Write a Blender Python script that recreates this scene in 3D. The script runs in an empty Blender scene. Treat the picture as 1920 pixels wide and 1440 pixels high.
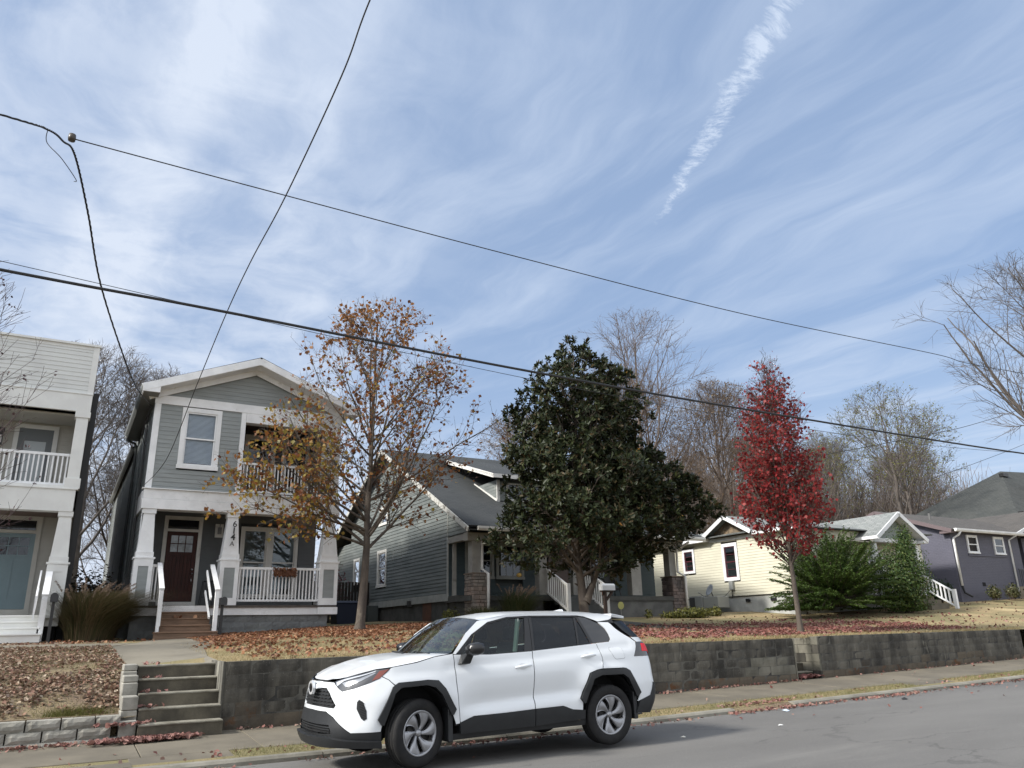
import bpy, bmesh, math, random
import numpy as np
from math import sin, cos, radians, pi, hypot, atan2
from mathutils import Vector, Matrix

random.seed(7)
RNG = np.random.default_rng(11)
SC = bpy.context.scene
COL = SC.collection

# ------------------------------------------------------------------ camera (origin of the world is the eye)
YAW, PIT, ROL = radians(29.88), radians(17.81), radians(-1.227)
cd = bpy.data.cameras.new('camera')
cam = bpy.data.objects.new('camera', cd); COL.objects.link(cam)
cd.sensor_fit = 'HORIZONTAL'; cd.sensor_width = 36.0; cd.lens = 36.0 * 1441 / 1920
cd.clip_start = .05; cd.clip_end = 6000
_f = Vector((sin(YAW) * cos(PIT), cos(YAW) * cos(PIT), sin(PIT)))
_r = Vector((cos(YAW), -sin(YAW), 0)); _u = _r.cross(_f)
_r2 = _r * cos(ROL) + _u * sin(ROL); _u2 = -_r * sin(ROL) + _u * cos(ROL)
cam.matrix_world = Matrix((( _r2.x, _u2.x, -_f.x, 0), (_r2.y, _u2.y, -_f.y, 0), (_r2.z, _u2.z, -_f.z, 0), (0, 0, 0, 1)))
SC.camera = cam

# ------------------------------------------------------------------ world: daylight sky with thin cirrus and a contrail
SUN_AZ, SUN_EL = radians(-87), radians(37)
world = bpy.data.worlds.new('World'); SC.world = world; world.use_nodes = True


class NG:
    """small helper for node graphs"""
    def __init__(s, tree): s.t = tree; s.n = tree.nodes; s.l = tree.links
    def node(s, typ, **kw):
        n = s.n.new(typ)
        for k, v in kw.items(): setattr(n, k, v)
        return n
    def put(s, sock, v):
        if v is None: return
        if isinstance(v, bpy.types.NodeSocket): s.l.new(v, sock)
        else: sock.default_value = v
    def math(s, op, a, b=None, c=None, clamp=False):
        n = s.node('ShaderNodeMath', operation=op, use_clamp=clamp)
        s.put(n.inputs[0], a); s.put(n.inputs[1], b)
        if c is not None: s.put(n.inputs[2], c)
        return n.outputs[0]
    def sstep(s, v, a, b, lo=0., hi=1.):
        n = s.node('ShaderNodeMapRange', interpolation_type='SMOOTHSTEP')
        s.put(n.inputs[0], v); n.inputs[1].default_value = a; n.inputs[2].default_value = b
        n.inputs[3].default_value = lo; n.inputs[4].default_value = hi
        return n.outputs[0]
    def noise(s, vec, scale, detail=4, rough=.55, dist=0., col=False):
        n = s.node('ShaderNodeTexNoise'); s.put(n.inputs['Vector'], vec)
        n.inputs['Scale'].default_value = scale; n.inputs['Detail'].default_value = detail
        n.inputs['Roughness'].default_value = rough; n.inputs['Distortion'].default_value = dist
        return n.outputs['Color' if col else 'Fac']
    def mapping(s, vec, rot=(0, 0, 0), scale=(1, 1, 1), loc=(0, 0, 0)):
        n = s.node('ShaderNodeMapping'); s.put(n.inputs[0], vec)
        n.inputs[1].default_value = loc; n.inputs[2].default_value = rot; n.inputs[3].default_value = scale
        return n.outputs[0]
    def mix(s, f, a, b, mode='MIX'):
        n = s.node('ShaderNodeMix', data_type='RGBA', blend_type=mode)
        s.put(n.inputs[0], f); s.put(n.inputs[6], a if not isinstance(a, tuple) else (*a[:3], 1))
        s.put(n.inputs[7], b if not isinstance(b, tuple) else (*b[:3], 1))
        return n.outputs[2]
    def comb(s, x, y, z=0.):
        n = s.node('ShaderNodeCombineXYZ'); s.put(n.inputs[0], x); s.put(n.inputs[1], y); s.put(n.inputs[2], z)
        return n.outputs[0]
    def sep(s, v):
        n = s.node('ShaderNodeSeparateXYZ'); s.put(n.inputs[0], v); return n.outputs


g = NG(world.node_tree); g.n.clear()
sky = g.node('ShaderNodeTexSky', sky_type='NISHITA')
sky.sun_disc = False; sky.sun_elevation = SUN_EL; sky.sun_rotation = SUN_AZ
sky.altitude = 150; sky.air_density = 1.0; sky.dust_density = 1.5; sky.ozone_density = 2.0
tc = g.node('ShaderNodeTexCoord')
x, y, z = g.sep(tc.outputs['Generated'])
zc = g.math('MAXIMUM', z, 0.03)
px = g.math('DIVIDE', x, zc); py = g.math('DIVIDE', y, zc)
P = g.comb(px, py)
warp = g.noise(P, 1.3, 3, .5, col=True)
Pw = g.node('ShaderNodeVectorMath', operation='MULTIPLY_ADD')
g.put(Pw.inputs[0], warp); Pw.inputs[1].default_value = (.5, .5, 0); g.put(Pw.inputs[2], P)
Pw = Pw.outputs[0]
streak = g.noise(g.mapping(Pw, rot=(0, 0, radians(12)), scale=(2.7, .62, 1), loc=(.7, .2, 0)), 1.15, 8, .58, .25)
streak2 = g.noise(g.mapping(Pw, rot=(0, 0, radians(-14)), scale=(6.5, 1.3, 1), loc=(3.1, 1.2, 0)), 1.0, 7, .6, .2)
puffs = g.noise(Pw, 3.6, 8, .6, .2)
broad = g.noise(P, .55, 2, .5)
ca = g.math('ADD', g.sstep(streak, .40, .72), g.math('MULTIPLY', g.sstep(streak2, .45, .8), .55))
lefty = g.sstep(g.math('SUBTRACT', px, g.math('MULTIPLY', py, .33)), .62, -.45)     # more high cloud towards the sun
cb = g.math('MULTIPLY', g.sstep(puffs, .30, .66), lefty)
low = g.sstep(z, .34, .04)                                                          # haze and cloud thicken at the horizon
cl = g.math('ADD', g.math('MULTIPLY', ca, .37), g.math('MULTIPLY', cb, .48))
cl = g.math('ADD', cl, .06)
cl = g.math('ADD', cl, g.math('MULTIPLY', lefty, .10))
cl = g.math('ADD', cl, g.math('MULTIPLY', low, g.math('MULTIPLY_ADD', puffs, .7, .15)))
# an old spread trail (broad soft band, left)
def line_mask(ax, ay, bx, by, w0, w1, nz, nscale, soft):
    L = hypot(bx - ax, by - ay); tx, ty = (bx - ax) / L, (by - ay) / L
    dx = g.math('SUBTRACT', px, ax); dy = g.math('SUBTRACT', py, ay)
    al = g.math('DIVIDE', g.math('ADD', g.math('MULTIPLY', dx, tx), g.math('MULTIPLY', dy, ty)), L)
    ac = g.math('ADD', g.math('MULTIPLY', dx, -ty), g.math('MULTIPLY', dy, tx))
    n = g.noise(P, nscale, 6, .65)
    ac = g.math('ADD', ac, g.math('MULTIPLY', g.math('SUBTRACT', n, .5), nz))
    w = g.math('MULTIPLY_ADD', al, w1 - w0, w0)
    w = g.math('MAXIMUM', w, .0005)
    e = g.math('DIVIDE', g.math('ABSOLUTE', ac), w)
    m = g.sstep(e, 1.0, soft)
    return m, al
m1, al1 = line_mask(.93, .662, 1.235, 1.385, .054, .009, .085, 13, .0)
fade = g.math('MULTIPLY', g.sstep(al1, 1.02, .75), g.sstep(al1, -.6, -.05))
tex = g.sstep(g.noise(g.mapping(Pw, rot=(0, 0, .4), scale=(1, 1.8, 1)), 24, 8, .75), .36, .66, .12, 1)
con = g.math('MULTIPLY', g.math('MULTIPLY', m1, fade), g.math('MULTIPLY', tex, .95))
m2, al2 = line_mask(.185, .60, .02, 1.9, .05, .16, .10, 5, .0)
con2 = g.math('MULTIPLY', m2, .42)
cl = g.math('MAXIMUM', cl, g.math('ADD', con, g.math('MULTIPLY', cl, .5)))
cl = g.math('ADD', cl, con2)
cl = g.math('ADD', cl, g.math('MULTIPLY', g.sstep(y, .25, -.45), g.math('MULTIPLY_ADD', puffs, .8, .25)))   # unseen cloud added behind the viewer as fill for the house fronts
cl = g.math('MINIMUM', cl, 1.0)
skyc = g.mix(.78, sky.outputs[0], (1.15, 1.60, 2.46))
cloudc = g.mix(lefty, (2.60, 3.00, 3.70), (2.85, 3.16, 3.74))
cloudc = g.mix(g.sstep(y, .30, -.40), cloudc, (4.7, 4.9, 5.3))                      # added rear cloud made brighter to lift light on street-facing walls
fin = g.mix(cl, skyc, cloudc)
dv = g.node('ShaderNodeVectorMath', operation='DOT_PRODUCT'); g.put(dv.inputs[0], tc.outputs['Generated']); dv.inputs[1].default_value = (sin(SUN_AZ) * cos(SUN_EL), cos(SUN_AZ) * cos(SUN_EL), sin(SUN_EL))
aur = g.sstep(dv.outputs['Value'], .80, 1.0)                                        # thin cloud glowing round the veiled sun
fin = g.mix(aur, fin, (10, 10.3, 10.8))
fin = g.mix(g.sstep(z, 0.0, -.05), fin, (1.6, 1.6, 1.5))
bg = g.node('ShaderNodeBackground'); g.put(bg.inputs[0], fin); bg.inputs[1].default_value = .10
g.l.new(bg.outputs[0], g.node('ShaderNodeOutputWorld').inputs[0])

sd = bpy.data.lights.new('sun', 'SUN'); sun = bpy.data.objects.new('sun', sd); COL.objects.link(sun)
sd.energy = 2.1; sd.angle = radians(8.0); sd.color = (1, .95, .88)
SDIR = Vector((sin(SUN_AZ) * cos(SUN_EL), cos(SUN_AZ) * cos(SUN_EL), sin(SUN_EL)))
sun.rotation_mode = 'QUATERNION'; sun.rotation_quaternion = SDIR.to_track_quat('Z', 'Y')
sun.location = (-20, 10, 30)

SC.view_settings.view_transform = 'Standard'; SC.view_settings.look = 'None'
SC.view_settings.exposure = 1.36; SC.view_settings.gamma = 1.0; SC.view_settings.use_curve_mapping = False
SC.view_settings.use_white_balance = True; SC.view_settings.white_balance_temperature = 6520; SC.view_settings.white_balance_tint = 9
SC.render.engine = 'CYCLES'
SC.cycles.max_bounces = 6; SC.cycles.transparent_max_bounces = 12; SC.cycles.use_denoising = True
SC.cycles.caustics_reflective = False; SC.cycles.caustics_refractive = False


# ------------------------------------------------------------------ materials
MATS = {}
def mat(name, col, col2=None, scale=3., rough=.7, bump=0., bscale=30., metal=0., spec=.5, rnd=0., stretch=(1, 1, 1),
        thr=(.35, .65), coat=0., dirt=None, speck=None, detail=5):
    """col/col2 mixed by world-position noise; rnd: per-object brightness spread; dirt=(colour, scale, lo, hi)"""
    if name in MATS: return MATS[name]
    m = bpy.data.materials.new(name); m.use_nodes = True; MATS[name] = m
    q = NG(m.node_tree); b = q.n['Principled BSDF']
    pos = q.node('ShaderNodeNewGeometry').outputs['Position']
    c = (*col, 1)
    if col2:
        n = q.noise(q.mapping(pos, scale=stretch), scale, detail, .6)
        c = q.mix(q.sstep(n, *thr), tuple(col), tuple(col2))
    if speck:
        n = q.noise(pos, speck[1], 2, .5); c = q.mix(q.sstep(n, speck[2], speck[3]), c, tuple(speck[0]))
    if dirt:
        n = q.noise(q.mapping(pos, scale=dirt[4] if len(dirt) > 4 else (1, 1, 1)), dirt[1], 6, .65)
        c = q.mix(q.sstep(n, dirt[2], dirt[3]), c, tuple(dirt[0]))
    if rnd:
        r = q.node('ShaderNodeObjectInfo').outputs['Random']
        hs = q.node('ShaderNodeHueSaturation'); q.put(hs.inputs['Color'], c)
        q.put(hs.inputs['Value'], q.math('MULTIPLY_ADD', r, 2 * rnd, 1 - rnd)); c = hs.outputs[0]
    q.put(b.inputs['Base Color'], c)
    b.inputs['Roughness'].default_value = rough; b.inputs['Metallic'].default_value = metal
    b.inputs['Specular IOR Level'].default_value = spec
    if coat: b.inputs['Coat Weight'].default_value = coat; b.inputs['Coat Roughness'].default_value = .04
    if bump:
        n = q.noise(q.mapping(pos, scale=stretch), bscale, 4, .6)
        bp = q.node('ShaderNodeBump'); bp.inputs['Strength'].default_value = 1.0; bp.inputs['Distance'].default_value = bump
        q.put(bp.inputs['Height'], n); q.l.new(bp.outputs[0], b.inputs['Normal'])
    return m


def leafmat(name, cols, trans=.35, rough=.5, spec=.35):
    """colour picked per leaf (random per island)"""
    if name in MATS: return MATS[name]
    m = bpy.data.materials.new(name); m.use_nodes = True; MATS[name] = m
    q = NG(m.node_tree); b = q.n['Principled BSDF']; out = q.n['Material Output']
    r = q.node('ShaderNodeNewGeometry').outputs['Random Per Island']
    cr = q.node('ShaderNodeValToRGB'); q.put(cr.inputs[0], r)
    e = cr.color_ramp; e.interpolation = 'LINEAR'
    while len(e.elements) < len(cols): e.elements.new(.5)
    for i, c in enumerate(cols): e.elements[i].position = i / max(1, len(cols) - 1); e.elements[i].color = (*c, 1)
    q.put(b.inputs['Base Color'], cr.outputs[0]); b.inputs['Roughness'].default_value = rough
    b.inputs['Specular IOR Level'].default_value = spec
    if trans:
        t = q.node('ShaderNodeBsdfTranslucent'); q.put(t.inputs[0], cr.outputs[0])
        mx = q.node('ShaderNodeMixShader'); mx.inputs[0].default_value = trans
        q.l.new(b.outputs[0], mx.inputs[1]); q.l.new(t.outputs[0], mx.inputs[2]); q.l.new(mx.outputs[0], out.inputs[0])
    return m


def glassmat(name, tint, clear, rough=.02, ior=1.5, refl=1.3):
    """pane: fresnel reflection over a tinted see-through (clear=1) or dark body (clear=0)"""
    if name in MATS: return MATS[name]
    m = bpy.data.materials.new(name); m.use_nodes = True; MATS[name] = m
    q = NG(m.node_tree); out = q.n['Material Output']; q.n.remove(q.n['Principled BSDF'])
    fr = q.node('ShaderNodeFresnel'); fr.inputs[0].default_value = ior
    gl = q.node('ShaderNodeBsdfGlossy'); gl.inputs['Roughness'].default_value = rough; gl.inputs[0].default_value = (.9, .95, 1, 1)
    tr = q.node('ShaderNodeBsdfTransparent'); tr.inputs[0].default_value = (*tint, 1)
    di = q.node('ShaderNodeBsdfDiffuse'); di.inputs[0].default_value = (.012, .013, .015, 1)
    mx = q.node('ShaderNodeMixShader'); mx.inputs[0].default_value = clear
    q.l.new(di.outputs[0], mx.inputs[1]); q.l.new(tr.outputs[0], mx.inputs[2])
    m2 = q.node('ShaderNodeMixShader'); q.l.new(q.math('MULTIPLY', fr.outputs[0], refl, clamp=True), m2.inputs[0])
    q.l.new(mx.outputs[0], m2.inputs[1]); q.l.new(gl.outputs[0], m2.inputs[2]); q.l.new(m2.outputs[0], out.inputs[0])
    return m


WHITE = mat('white_painted_trim', (.80, .81, .82), (.70, .71, .72), 2.2, .55, .0006, 40, dirt=((.48, .48, .46), 5, .58, .85), rnd=.03)
WHITE2 = mat('warm_white_paint', (.70, .69, .66), (.60, .59, .56), 2.0, .6, .0006, 40, dirt=((.30, .29, .27), 4, .58, .85), rnd=.03)
GREY_SIDE = mat('grey_painted_siding', (.27, .292, .292), (.235, .256, .256), 1.6, .7, .0008, 60, stretch=(1, 1, 6), rnd=.035)
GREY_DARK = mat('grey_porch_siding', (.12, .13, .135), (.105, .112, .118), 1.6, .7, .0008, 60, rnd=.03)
OFFW_SIDE = mat('offwhite_painted_siding', (.60, .615, .60), (.55, .56, .55), 1.6, .65, .0006, 60, rnd=.02)
BEIGE_SIDE = mat('pale_beige_siding', (.50, .49, .45), (.45, .44, .40), 1.6, .65, .0006, 60, rnd=.02)
TEAL_SIDE = mat('weathered_greygreen_siding', (.175, .192, .186), (.125, .142, .140), .8, .65, .001, 30, stretch=(1, 1, 3), rnd=.07, dirt=((.27, .28, .26), 1.1, .60, .78))
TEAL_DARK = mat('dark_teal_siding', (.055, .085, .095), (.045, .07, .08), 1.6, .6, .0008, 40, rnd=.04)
CREAM_SIDE = mat('cream_vinyl_siding', (.58, .56, .45), (.53, .51, .41), .9, .55, .0004, 60, rnd=.02)
TAUPE = mat('taupe_trim', (.34, .33, .30), (.27, .26, .24), 2.0, .65, .0008, 40, dirt=((.16, .15, .13), 3, .55, .8))
DARKROOF = None
def roofmat(name, c1, c2, c3, course=.14):
    m = bpy.data.materials.new(name); m.use_nodes = True; q = NG(m.node_tree); b = q.n['Principled BSDF']
    uv = q.node('ShaderNodeUVMap').outputs[0]
    br = q.node('ShaderNodeTexBrick'); q.put(br.inputs[0], uv)
    br.inputs['Color1'].default_value = (*c1, 1); br.inputs['Color2'].default_value = (*c2, 1); br.inputs['Mortar'].default_value = (*[v * .45 for v in c1], 1)
    br.inputs['Scale'].default_value = 1; br.inputs['Mortar Size'].default_value = .008; br.inputs['Brick Width'].default_value = .30
    br.inputs['Row Height'].default_value = course; br.inputs['Bias'].default_value = 0.
    n = q.noise(uv, .8, 4, .6); n2 = q.noise(uv, 60, 2, .5)
    c = q.mix(q.sstep(n, .35, .7), br.outputs[0], tuple(c3)); c = q.mix(.55, br.outputs[0], c)
    c = q.mix(q.math('MULTIPLY', n2, .35), c, (c1[0] * .5, c1[1] * .5, c1[2] * .5))
    q.put(b.inputs['Base Color'], c); b.inputs['Roughness'].default_value = .9
    bp = q.node('ShaderNodeBump'); bp.inputs['Distance'].default_value = .012
    q.put(bp.inputs['Height'], q.math('SUBTRACT', n2, q.math('MULTIPLY', br.outputs[1], 1.5))); q.l.new(bp.outputs[0], b.inputs['Normal'])
    return m
ROOF_DARK = roofmat('dark_slate_shingle', (.036, .041, .044), (.052, .057, .060), (.062, .066, .066), .13)
ROOF_GREY = roofmat('pale_grey_shingle', (.20, .215, .21), (.30, .31, .30), (.24, .255, .25), .14)
ROOF_BROWN = roofmat('brown_grey_shingle', (.085, .078, .072), (.115, .106, .098), (.13, .118, .105), .14)
ROOF_OLD = roofmat('weathered_shingle', (.045, .050, .047), (.068, .072, .068), (.08, .082, .076), .20)
BLACK = mat('black_paint', (.012, .012, .013), rough=.4)
DARK = mat('dark_void', (.006, .006, .007), rough=.9)
BLOCK = mat('stained_concrete_block', (.125, .115, .094), (.026, .024, .020), 1.5, .92, .004, 28, stretch=(1.6, 1.6, .45), thr=(.30, .66), rnd=.07, detail=8,
            dirt=((.22, .205, .165), 3.2, .60, .74, (2.2, 2.2, .30)), speck=((.20, .19, .17), 45, .64, .78))
BLOCK_LOW = mat('brown_stained_concrete_block', (.105, .086, .062), (.042, .037, .030), .9, .95, .006, 28, stretch=(1.2, 1.2, .6), rnd=.08,
                dirt=((.10, .045, .018), 2.2, .55, .70))
BLOCK_PALE = mat('patched_concrete_block', (.20, .188, .152), (.10, .095, .075), 1.6, .92, .005, 28, stretch=(1, 1, .4), rnd=.1)
MORTAR = mat('dark_mortar', (.11, .105, .09), (.03, .029, .027), 2.6, .95, .004, 40)
CONC = mat('weathered_concrete', (.155, .135, .10), (.108, .094, .07), 1.1, .9, .0025, 45, rnd=.05, detail=8, dirt=((.11, .10, .08), .9, .55, .8))
CONC_STEP = mat('old_concrete_steps', (.135, .118, .085), (.045, .040, .030), 1.4, .92, .004, 40, thr=(.3, .62), detail=8)
CONC_TREAD = mat('worn_concrete_tread', (.26, .245, .20), (.13, .118, .09), 3, .9, .003, 45)
KERB = mat('kerb_concrete', (.25, .235, .195), (.155, .145, .118), 1.4, .9, .004, 40, rnd=.08)
PAVER = mat('pale_retaining_stone', (.33, .315, .275), (.22, .21, .18), 4, .95, .006, 50, rnd=.12, dirt=((.15, .14, .115), 3, .58, .8))
PAINTBLOCK = mat('grey_painted_splitface_block', (.18, .19, .19), (.145, .152, .155), 3, .9, .012, 14, rnd=.08)
WOOD = mat('brown_stained_deck_wood', (.22, .135, .085), (.14, .085, .052), 4, .7, .0015, 30, stretch=(.6, 6, 6), rnd=.12)
MAHOG = mat('dark_mahogany_door', (.060, .013, .008), (.030, .007, .005), 6, .5, .0008, 20, stretch=(6, 6, .5), spec=.25)
BLUEDOOR = mat('slate_blue_door', (.165, .235, .26), (.15, .215, .24), 2, .45)
GREYDOOR = mat('grey_door', (.13, .145, .155), rough=.5)
PANE = glassmat('window_glass', (.75, .8, .8), .85)
PANE_DARK = glassmat('dark_window_glass', (.3, .3, .3), .05)
BLIND = mat('pale_window_blind', (.80, .82, .86), (.72, .74, .80), 3, .6)
METAL = mat('brushed_metal', (.5, .5, .5), rough=.35, metal=1)
BARK = mat('brown_grey_bark', (.105, .085, .068), (.058, .047, .040), 3, .9, .02, 22, stretch=(1.5, 1.5, .5), dirt=((.17, .15, .12), 2.0, .58, .75))
BARK_PALE = mat('pale_grey_bark', (.20, .18, .155), (.13, .115, .10), 3, .9, .015, 25, stretch=(1.5, 1.5, .5))
BARK_TWIG = mat('thin_brown_bark', (.085, .062, .052), (.06, .045, .038), 4, .9)
BARK_FAR = mat('grey_brown_bark', (.13, .112, .10), (.085, .073, .066), 2, .9)
BARK_FAR2 = mat('reddish_brown_bark', (.14, .105, .085), (.09, .068, .055), 2, .9)
BARK_RED = mat('purple_brown_twig', (.075, .048, .045), (.05, .034, .034), 4, .85)


# ------------------------------------------------------------------ object helpers
ROOTS = {}
def thing(name, label, cat, loc=(0, 0, 0), group=None):
    o = bpy.data.objects.new(name, None); COL.objects.link(o)
    o.empty_display_size = .3; o.location = loc; o['label'] = label; o['category'] = cat
    if group: o['group'] = group
    ROOTS[o.name] = Vector(loc)
    return o
def structure(name, kind='structure', loc=(0, 0, 0)):
    o = bpy.data.objects.new(name, None); COL.objects.link(o); o.location = loc; o['kind'] = kind
    ROOTS[o.name] = Vector(loc); return o
def rootloc(o):
    while o is not None and o.parent is not None: o = o.parent
    return ROOTS.get(o.name, Vector((0, 0, 0))) if o is not None else Vector((0, 0, 0))
def link(name, me, parent=None, label=None, kind=None, cat=None, group=None, loc=None):
    o = bpy.data.objects.new(name, me); COL.objects.link(o)
    if parent is not None: o.parent = parent
    if loc is not None: o.location = loc
    if label: o['label'] = label
    if kind: o['kind'] = kind
    if cat: o['category'] = cat
    if group: o['group'] = group
    return o
def mesh(name, V, F, m, smooth=False, uv=None):
    me = bpy.data.meshes.new(name); me.from_pydata([tuple(v) for v in V], [], F); me.materials.append(m)
    if smooth: me.shade_smooth()
    if uv is not None:
        l = me.uv_layers.new(name='UVMap')
        for i, lp in enumerate(me.loops): l.data[i].uv = uv[lp.vertex_index]
    me.update(); return me
def mk(name, V, F, m, parent=None, smooth=False, **kw):
    """world-space vertices; becomes an object under its thing"""
    R = rootloc(parent); V = [(v[0] - R.x, v[1] - R.y, v[2] - R.z) for v in V]
    return link(name, mesh(name, V, F, m, smooth), parent, **kw)
class MB:
    """collects several solids into one mesh"""
    def __init__(s): s.V = []; s.F = []
    def add(s, V, F):
        n = len(s.V); s.V += [tuple(v) for v in V]; s.F += [tuple(i + n for i in f) for f in F]; return s
    def hexa(s, b, t):                       # 4 bottom + 4 top points
        return s.add(list(b) + list(t), [(3, 2, 1, 0), (4, 5, 6, 7), (0, 1, 5, 4), (1, 2, 6, 5), (2, 3, 7, 6), (3, 0, 4, 7)])
    def box(s, x0, x1, y0, y1, z0, z1):
        return s.hexa([(x0, y0, z0), (x1, y0, z0), (x1, y1, z0), (x0, y1, z0)], [(x0, y0, z1), (x1, y0, z1), (x1, y1, z1), (x0, y1, z1)])
    def frus(s, a, z0, b, z1):               # a, b = (x0,x1,y0,y1)
        return s.hexa([(a[0], a[2], z0), (a[1], a[2], z0), (a[1], a[3], z0), (a[0], a[3], z0)], [(b[0], b[2], z1), (b[1], b[2], z1), (b[1], b[3], z1), (b[0], b[3], z1)])
    def slab(s, pts, th):                    # planar polygon thickened downwards along its normal
        p = [Vector(q) for q in pts]; n = (p[1] - p[0]).cross(p[2] - p[0]).normalized()
        if n.z < 0: n = -n
        k = len(p); lo = [q - n * th for q in p]
        up = (p[1] - p[0]).cross(p[2] - p[0]).z > 0
        F = [tuple(range(k)), tuple(range(2 * k - 1, k - 1, -1))] + [(i, i + k, (i + 1) % k + k, (i + 1) % k) for i in range(k)]
        if not up: F = [f[::-1] for f in F]
        return s.add(p + lo, F)
    def beam(s, a, b, w, h, up=(0, 0, 1)):   # box along a line
        a = Vector(a); b = Vector(b); d = (b - a).normalized(); u = Vector(up); sd_ = d.cross(u).normalized(); u = sd_.cross(d)
        q = [(-1, -1), (1, -1), (1, 1), (-1, 1)]
        return s.hexa([a + sd_ * (w / 2 * i) + u * (h / 2 * j) for i, j in q], [b + sd_ * (w / 2 * i) + u * (h / 2 * j) for i, j in q])
    def tube(s, pts, r, n=8, cap=True):
        pts = [Vector(p) for p in pts]; rr = r if isinstance(r, (list, tuple)) else [r] * len(pts); base = len(s.V)
        ref = None
        for i, p in enumerate(pts):
            d = (pts[min(i + 1, len(pts) - 1)] - pts[max(i - 1, 0)]).normalized()
            if ref is None: ref = d.orthogonal().normalized()
            ref = (ref - d * ref.dot(d)).normalized(); w = d.cross(ref)
            for k in range(n): a = 2 * pi * k / n; s.V.append(tuple(p + (ref * cos(a) + w * sin(a)) * rr[i]))
        for i in range(len(pts) - 1):
            for k in range(n):
                a = base + i * n + k; b = base + i * n + (k + 1) % n; s.F.append((a, b, b + n, a + n))
        if cap: s.F.append(tuple(base + k for k in range(n))[::-1]); s.F.append(tuple(base + (len(pts) - 1) * n + k for k in range(n)))
        return s
    def lathe(s, prof, c=(0, 0, 0), axis='z', n=32, closed=False):
        base = len(s.V); k = len(prof)
        for j in range(n):
            a = 2 * pi * j / n
            for r, h in prof:
                if axis == 'z': v = (c[0] + r * cos(a), c[1] + r * sin(a), c[2] + h)
                elif axis == 'y': v = (c[0] + r * cos(a), c[1] + h, c[2] + r * sin(a))
                else: v = (c[0] + h, c[1] + r * cos(a), c[2] + r * sin(a))
                s.V.append(v)
        for j in range(n):
            j2 = (j + 1) % n
            for i in range(k - 1 + (1 if closed else 0)):
                i2 = (i + 1) % k; s.F.append((base + j * k + i, base + j2 * k + i, base + j2 * k + i2, base + j * k + i2))
        return s
    def done(s, name, m, parent=None, smooth=False, bevel=0, **kw):
        o = mk(name, s.V, s.F, m, parent, smooth, **kw)
        if bevel: bm_bevel(o.data, bevel)
        return o
def bm_bevel(me, w, seg=1):
    bm = bmesh.new(); bm.from_mesh(me); bmesh.ops.remove_doubles(bm, verts=bm.verts, dist=1e-5)
    bmesh.ops.bevel(bm, geom=list(bm.edges), offset=w, segments=seg, affect='EDGES', clamp_overlap=True); bm.to_mesh(me); bm.free()
def box(name, x0, x1, y0, y1, z0, z1, m, parent=None, bevel=0, **kw):
    return MB().box(x0, x1, y0, y1, z0, z1).done(name, m, parent, bevel=bevel, **kw)
def fast_mesh(name, V, F, m, smooth=False):
    """numpy arrays: V (n,3), F (k,j)"""
    me = bpy.data.meshes.new(name); V = np.asarray(V, np.float32); F = np.asarray(F, np.int32); k, j = F.shape
    me.vertices.add(len(V)); me.vertices.foreach_set('co', V.ravel())
    me.loops.add(k * j); me.loops.foreach_set('vertex_index', F.ravel())
    me.polygons.add(k); me.polygons.foreach_set('loop_start', np.arange(0, k * j, j, dtype=np.int32))
    try: me.polygons.foreach_set('loop_total', np.full(k, j, np.int32))
    except Exception: pass
    me.materials.append(m); me.update(calc_edges=True)
    if smooth: me.shade_smooth()
    return me
def copy_tree(o, loc, label, rz=None, scale=None, parent=None):
    c = o.copy(); COL.objects.link(c)
    if parent is None:
        c.location = loc
        if rz is not None: c.rotation_euler = (0, 0, rz)
        if scale is not None: c.scale = scale if isinstance(scale, tuple) else (scale,) * 3
        c['label'] = label; ROOTS[c.name] = Vector(loc)
    else: c.parent = parent
    for ch in list(o.children): copy_tree(ch, None, None, parent=c)
    return c


# ------------------------------------------------------------------ ground model
def lerp_tab(x, xs, ys): return float(np.interp(x, xs, ys))
def zkerb(X): return lerp_tab(X, [-40, 6, 8.3, 12, 14.6, 19.6, 30, 60, 120], [-1.45, -1.434, -1.408, -1.348, -1.312, -1.234, -1.03, -.4, .3])
YK = 10.7                                   # kerb face
def zroad(X, Y):                            # crowned carriageway
    return zkerb(X) - .075 + .018 * max(0., min(YK - Y, 5.0)) - .018 * max(0., min(YK - 5 - Y, 6))
def zwalk(X, Y): return zkerb(X) + .02 + .07 * (Y - 11.6) / 1.6
TX = [-60, -4, 1.15, 2.4, 7, 12, 15, 21, 26, 31, 36, 50, 90]
TY = [13.3, 14.1, 15.3, 18, 21, 24, 28, 60, 150]
TZ = {1.15: [-1.06, -.74, -.43, -.24, -.10, -.01, .05, .1, .3]}
TZ[-4] = [-1.10, -.80, -.46, -.24, -.10, -.01, .05, .1, .3]; TZ[-60] = TZ[-4]
_r = [(-.40, .0), (-.345, .20), (-.32, .33), (-.30, .36), (-.285, .42), (-.26, .60), (-.14, .84), (-.0, 1.10), (.4, 1.6), (1.6, 3.0)]
for X_, (a, b) in zip(TX[3:], _r):
    TZ[X_] = [a + (b - a) * (Y - 13.3) / (24 - 13.3) if Y <= 24 else b + .02 * (Y - 24) for Y in TY]
TZ[2.4] = [-.40, -.385, -.34, -.22, -.10, -.01, .05, .1, .3]
def zlawn(X, Y):
    X = min(max(X, TX[0]), TX[-1]); i = min(max(int(np.searchsorted(TX, X)) - 1, 0), len(TX) - 2)
    f = (X - TX[i]) / (TX[i + 1] - TX[i])
    a = lerp_tab(Y, TY, TZ[TX[i]]); b = lerp_tab(Y, TY, TZ[TX[i + 1]])
    return a * (1 - f) + b * f
def gz(X, Y):
    if Y < YK: return zroad(X, Y)
    if Y < 13.2: return zwalk(X, max(Y, 10.8))
    return zlawn(X, Y)

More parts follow.
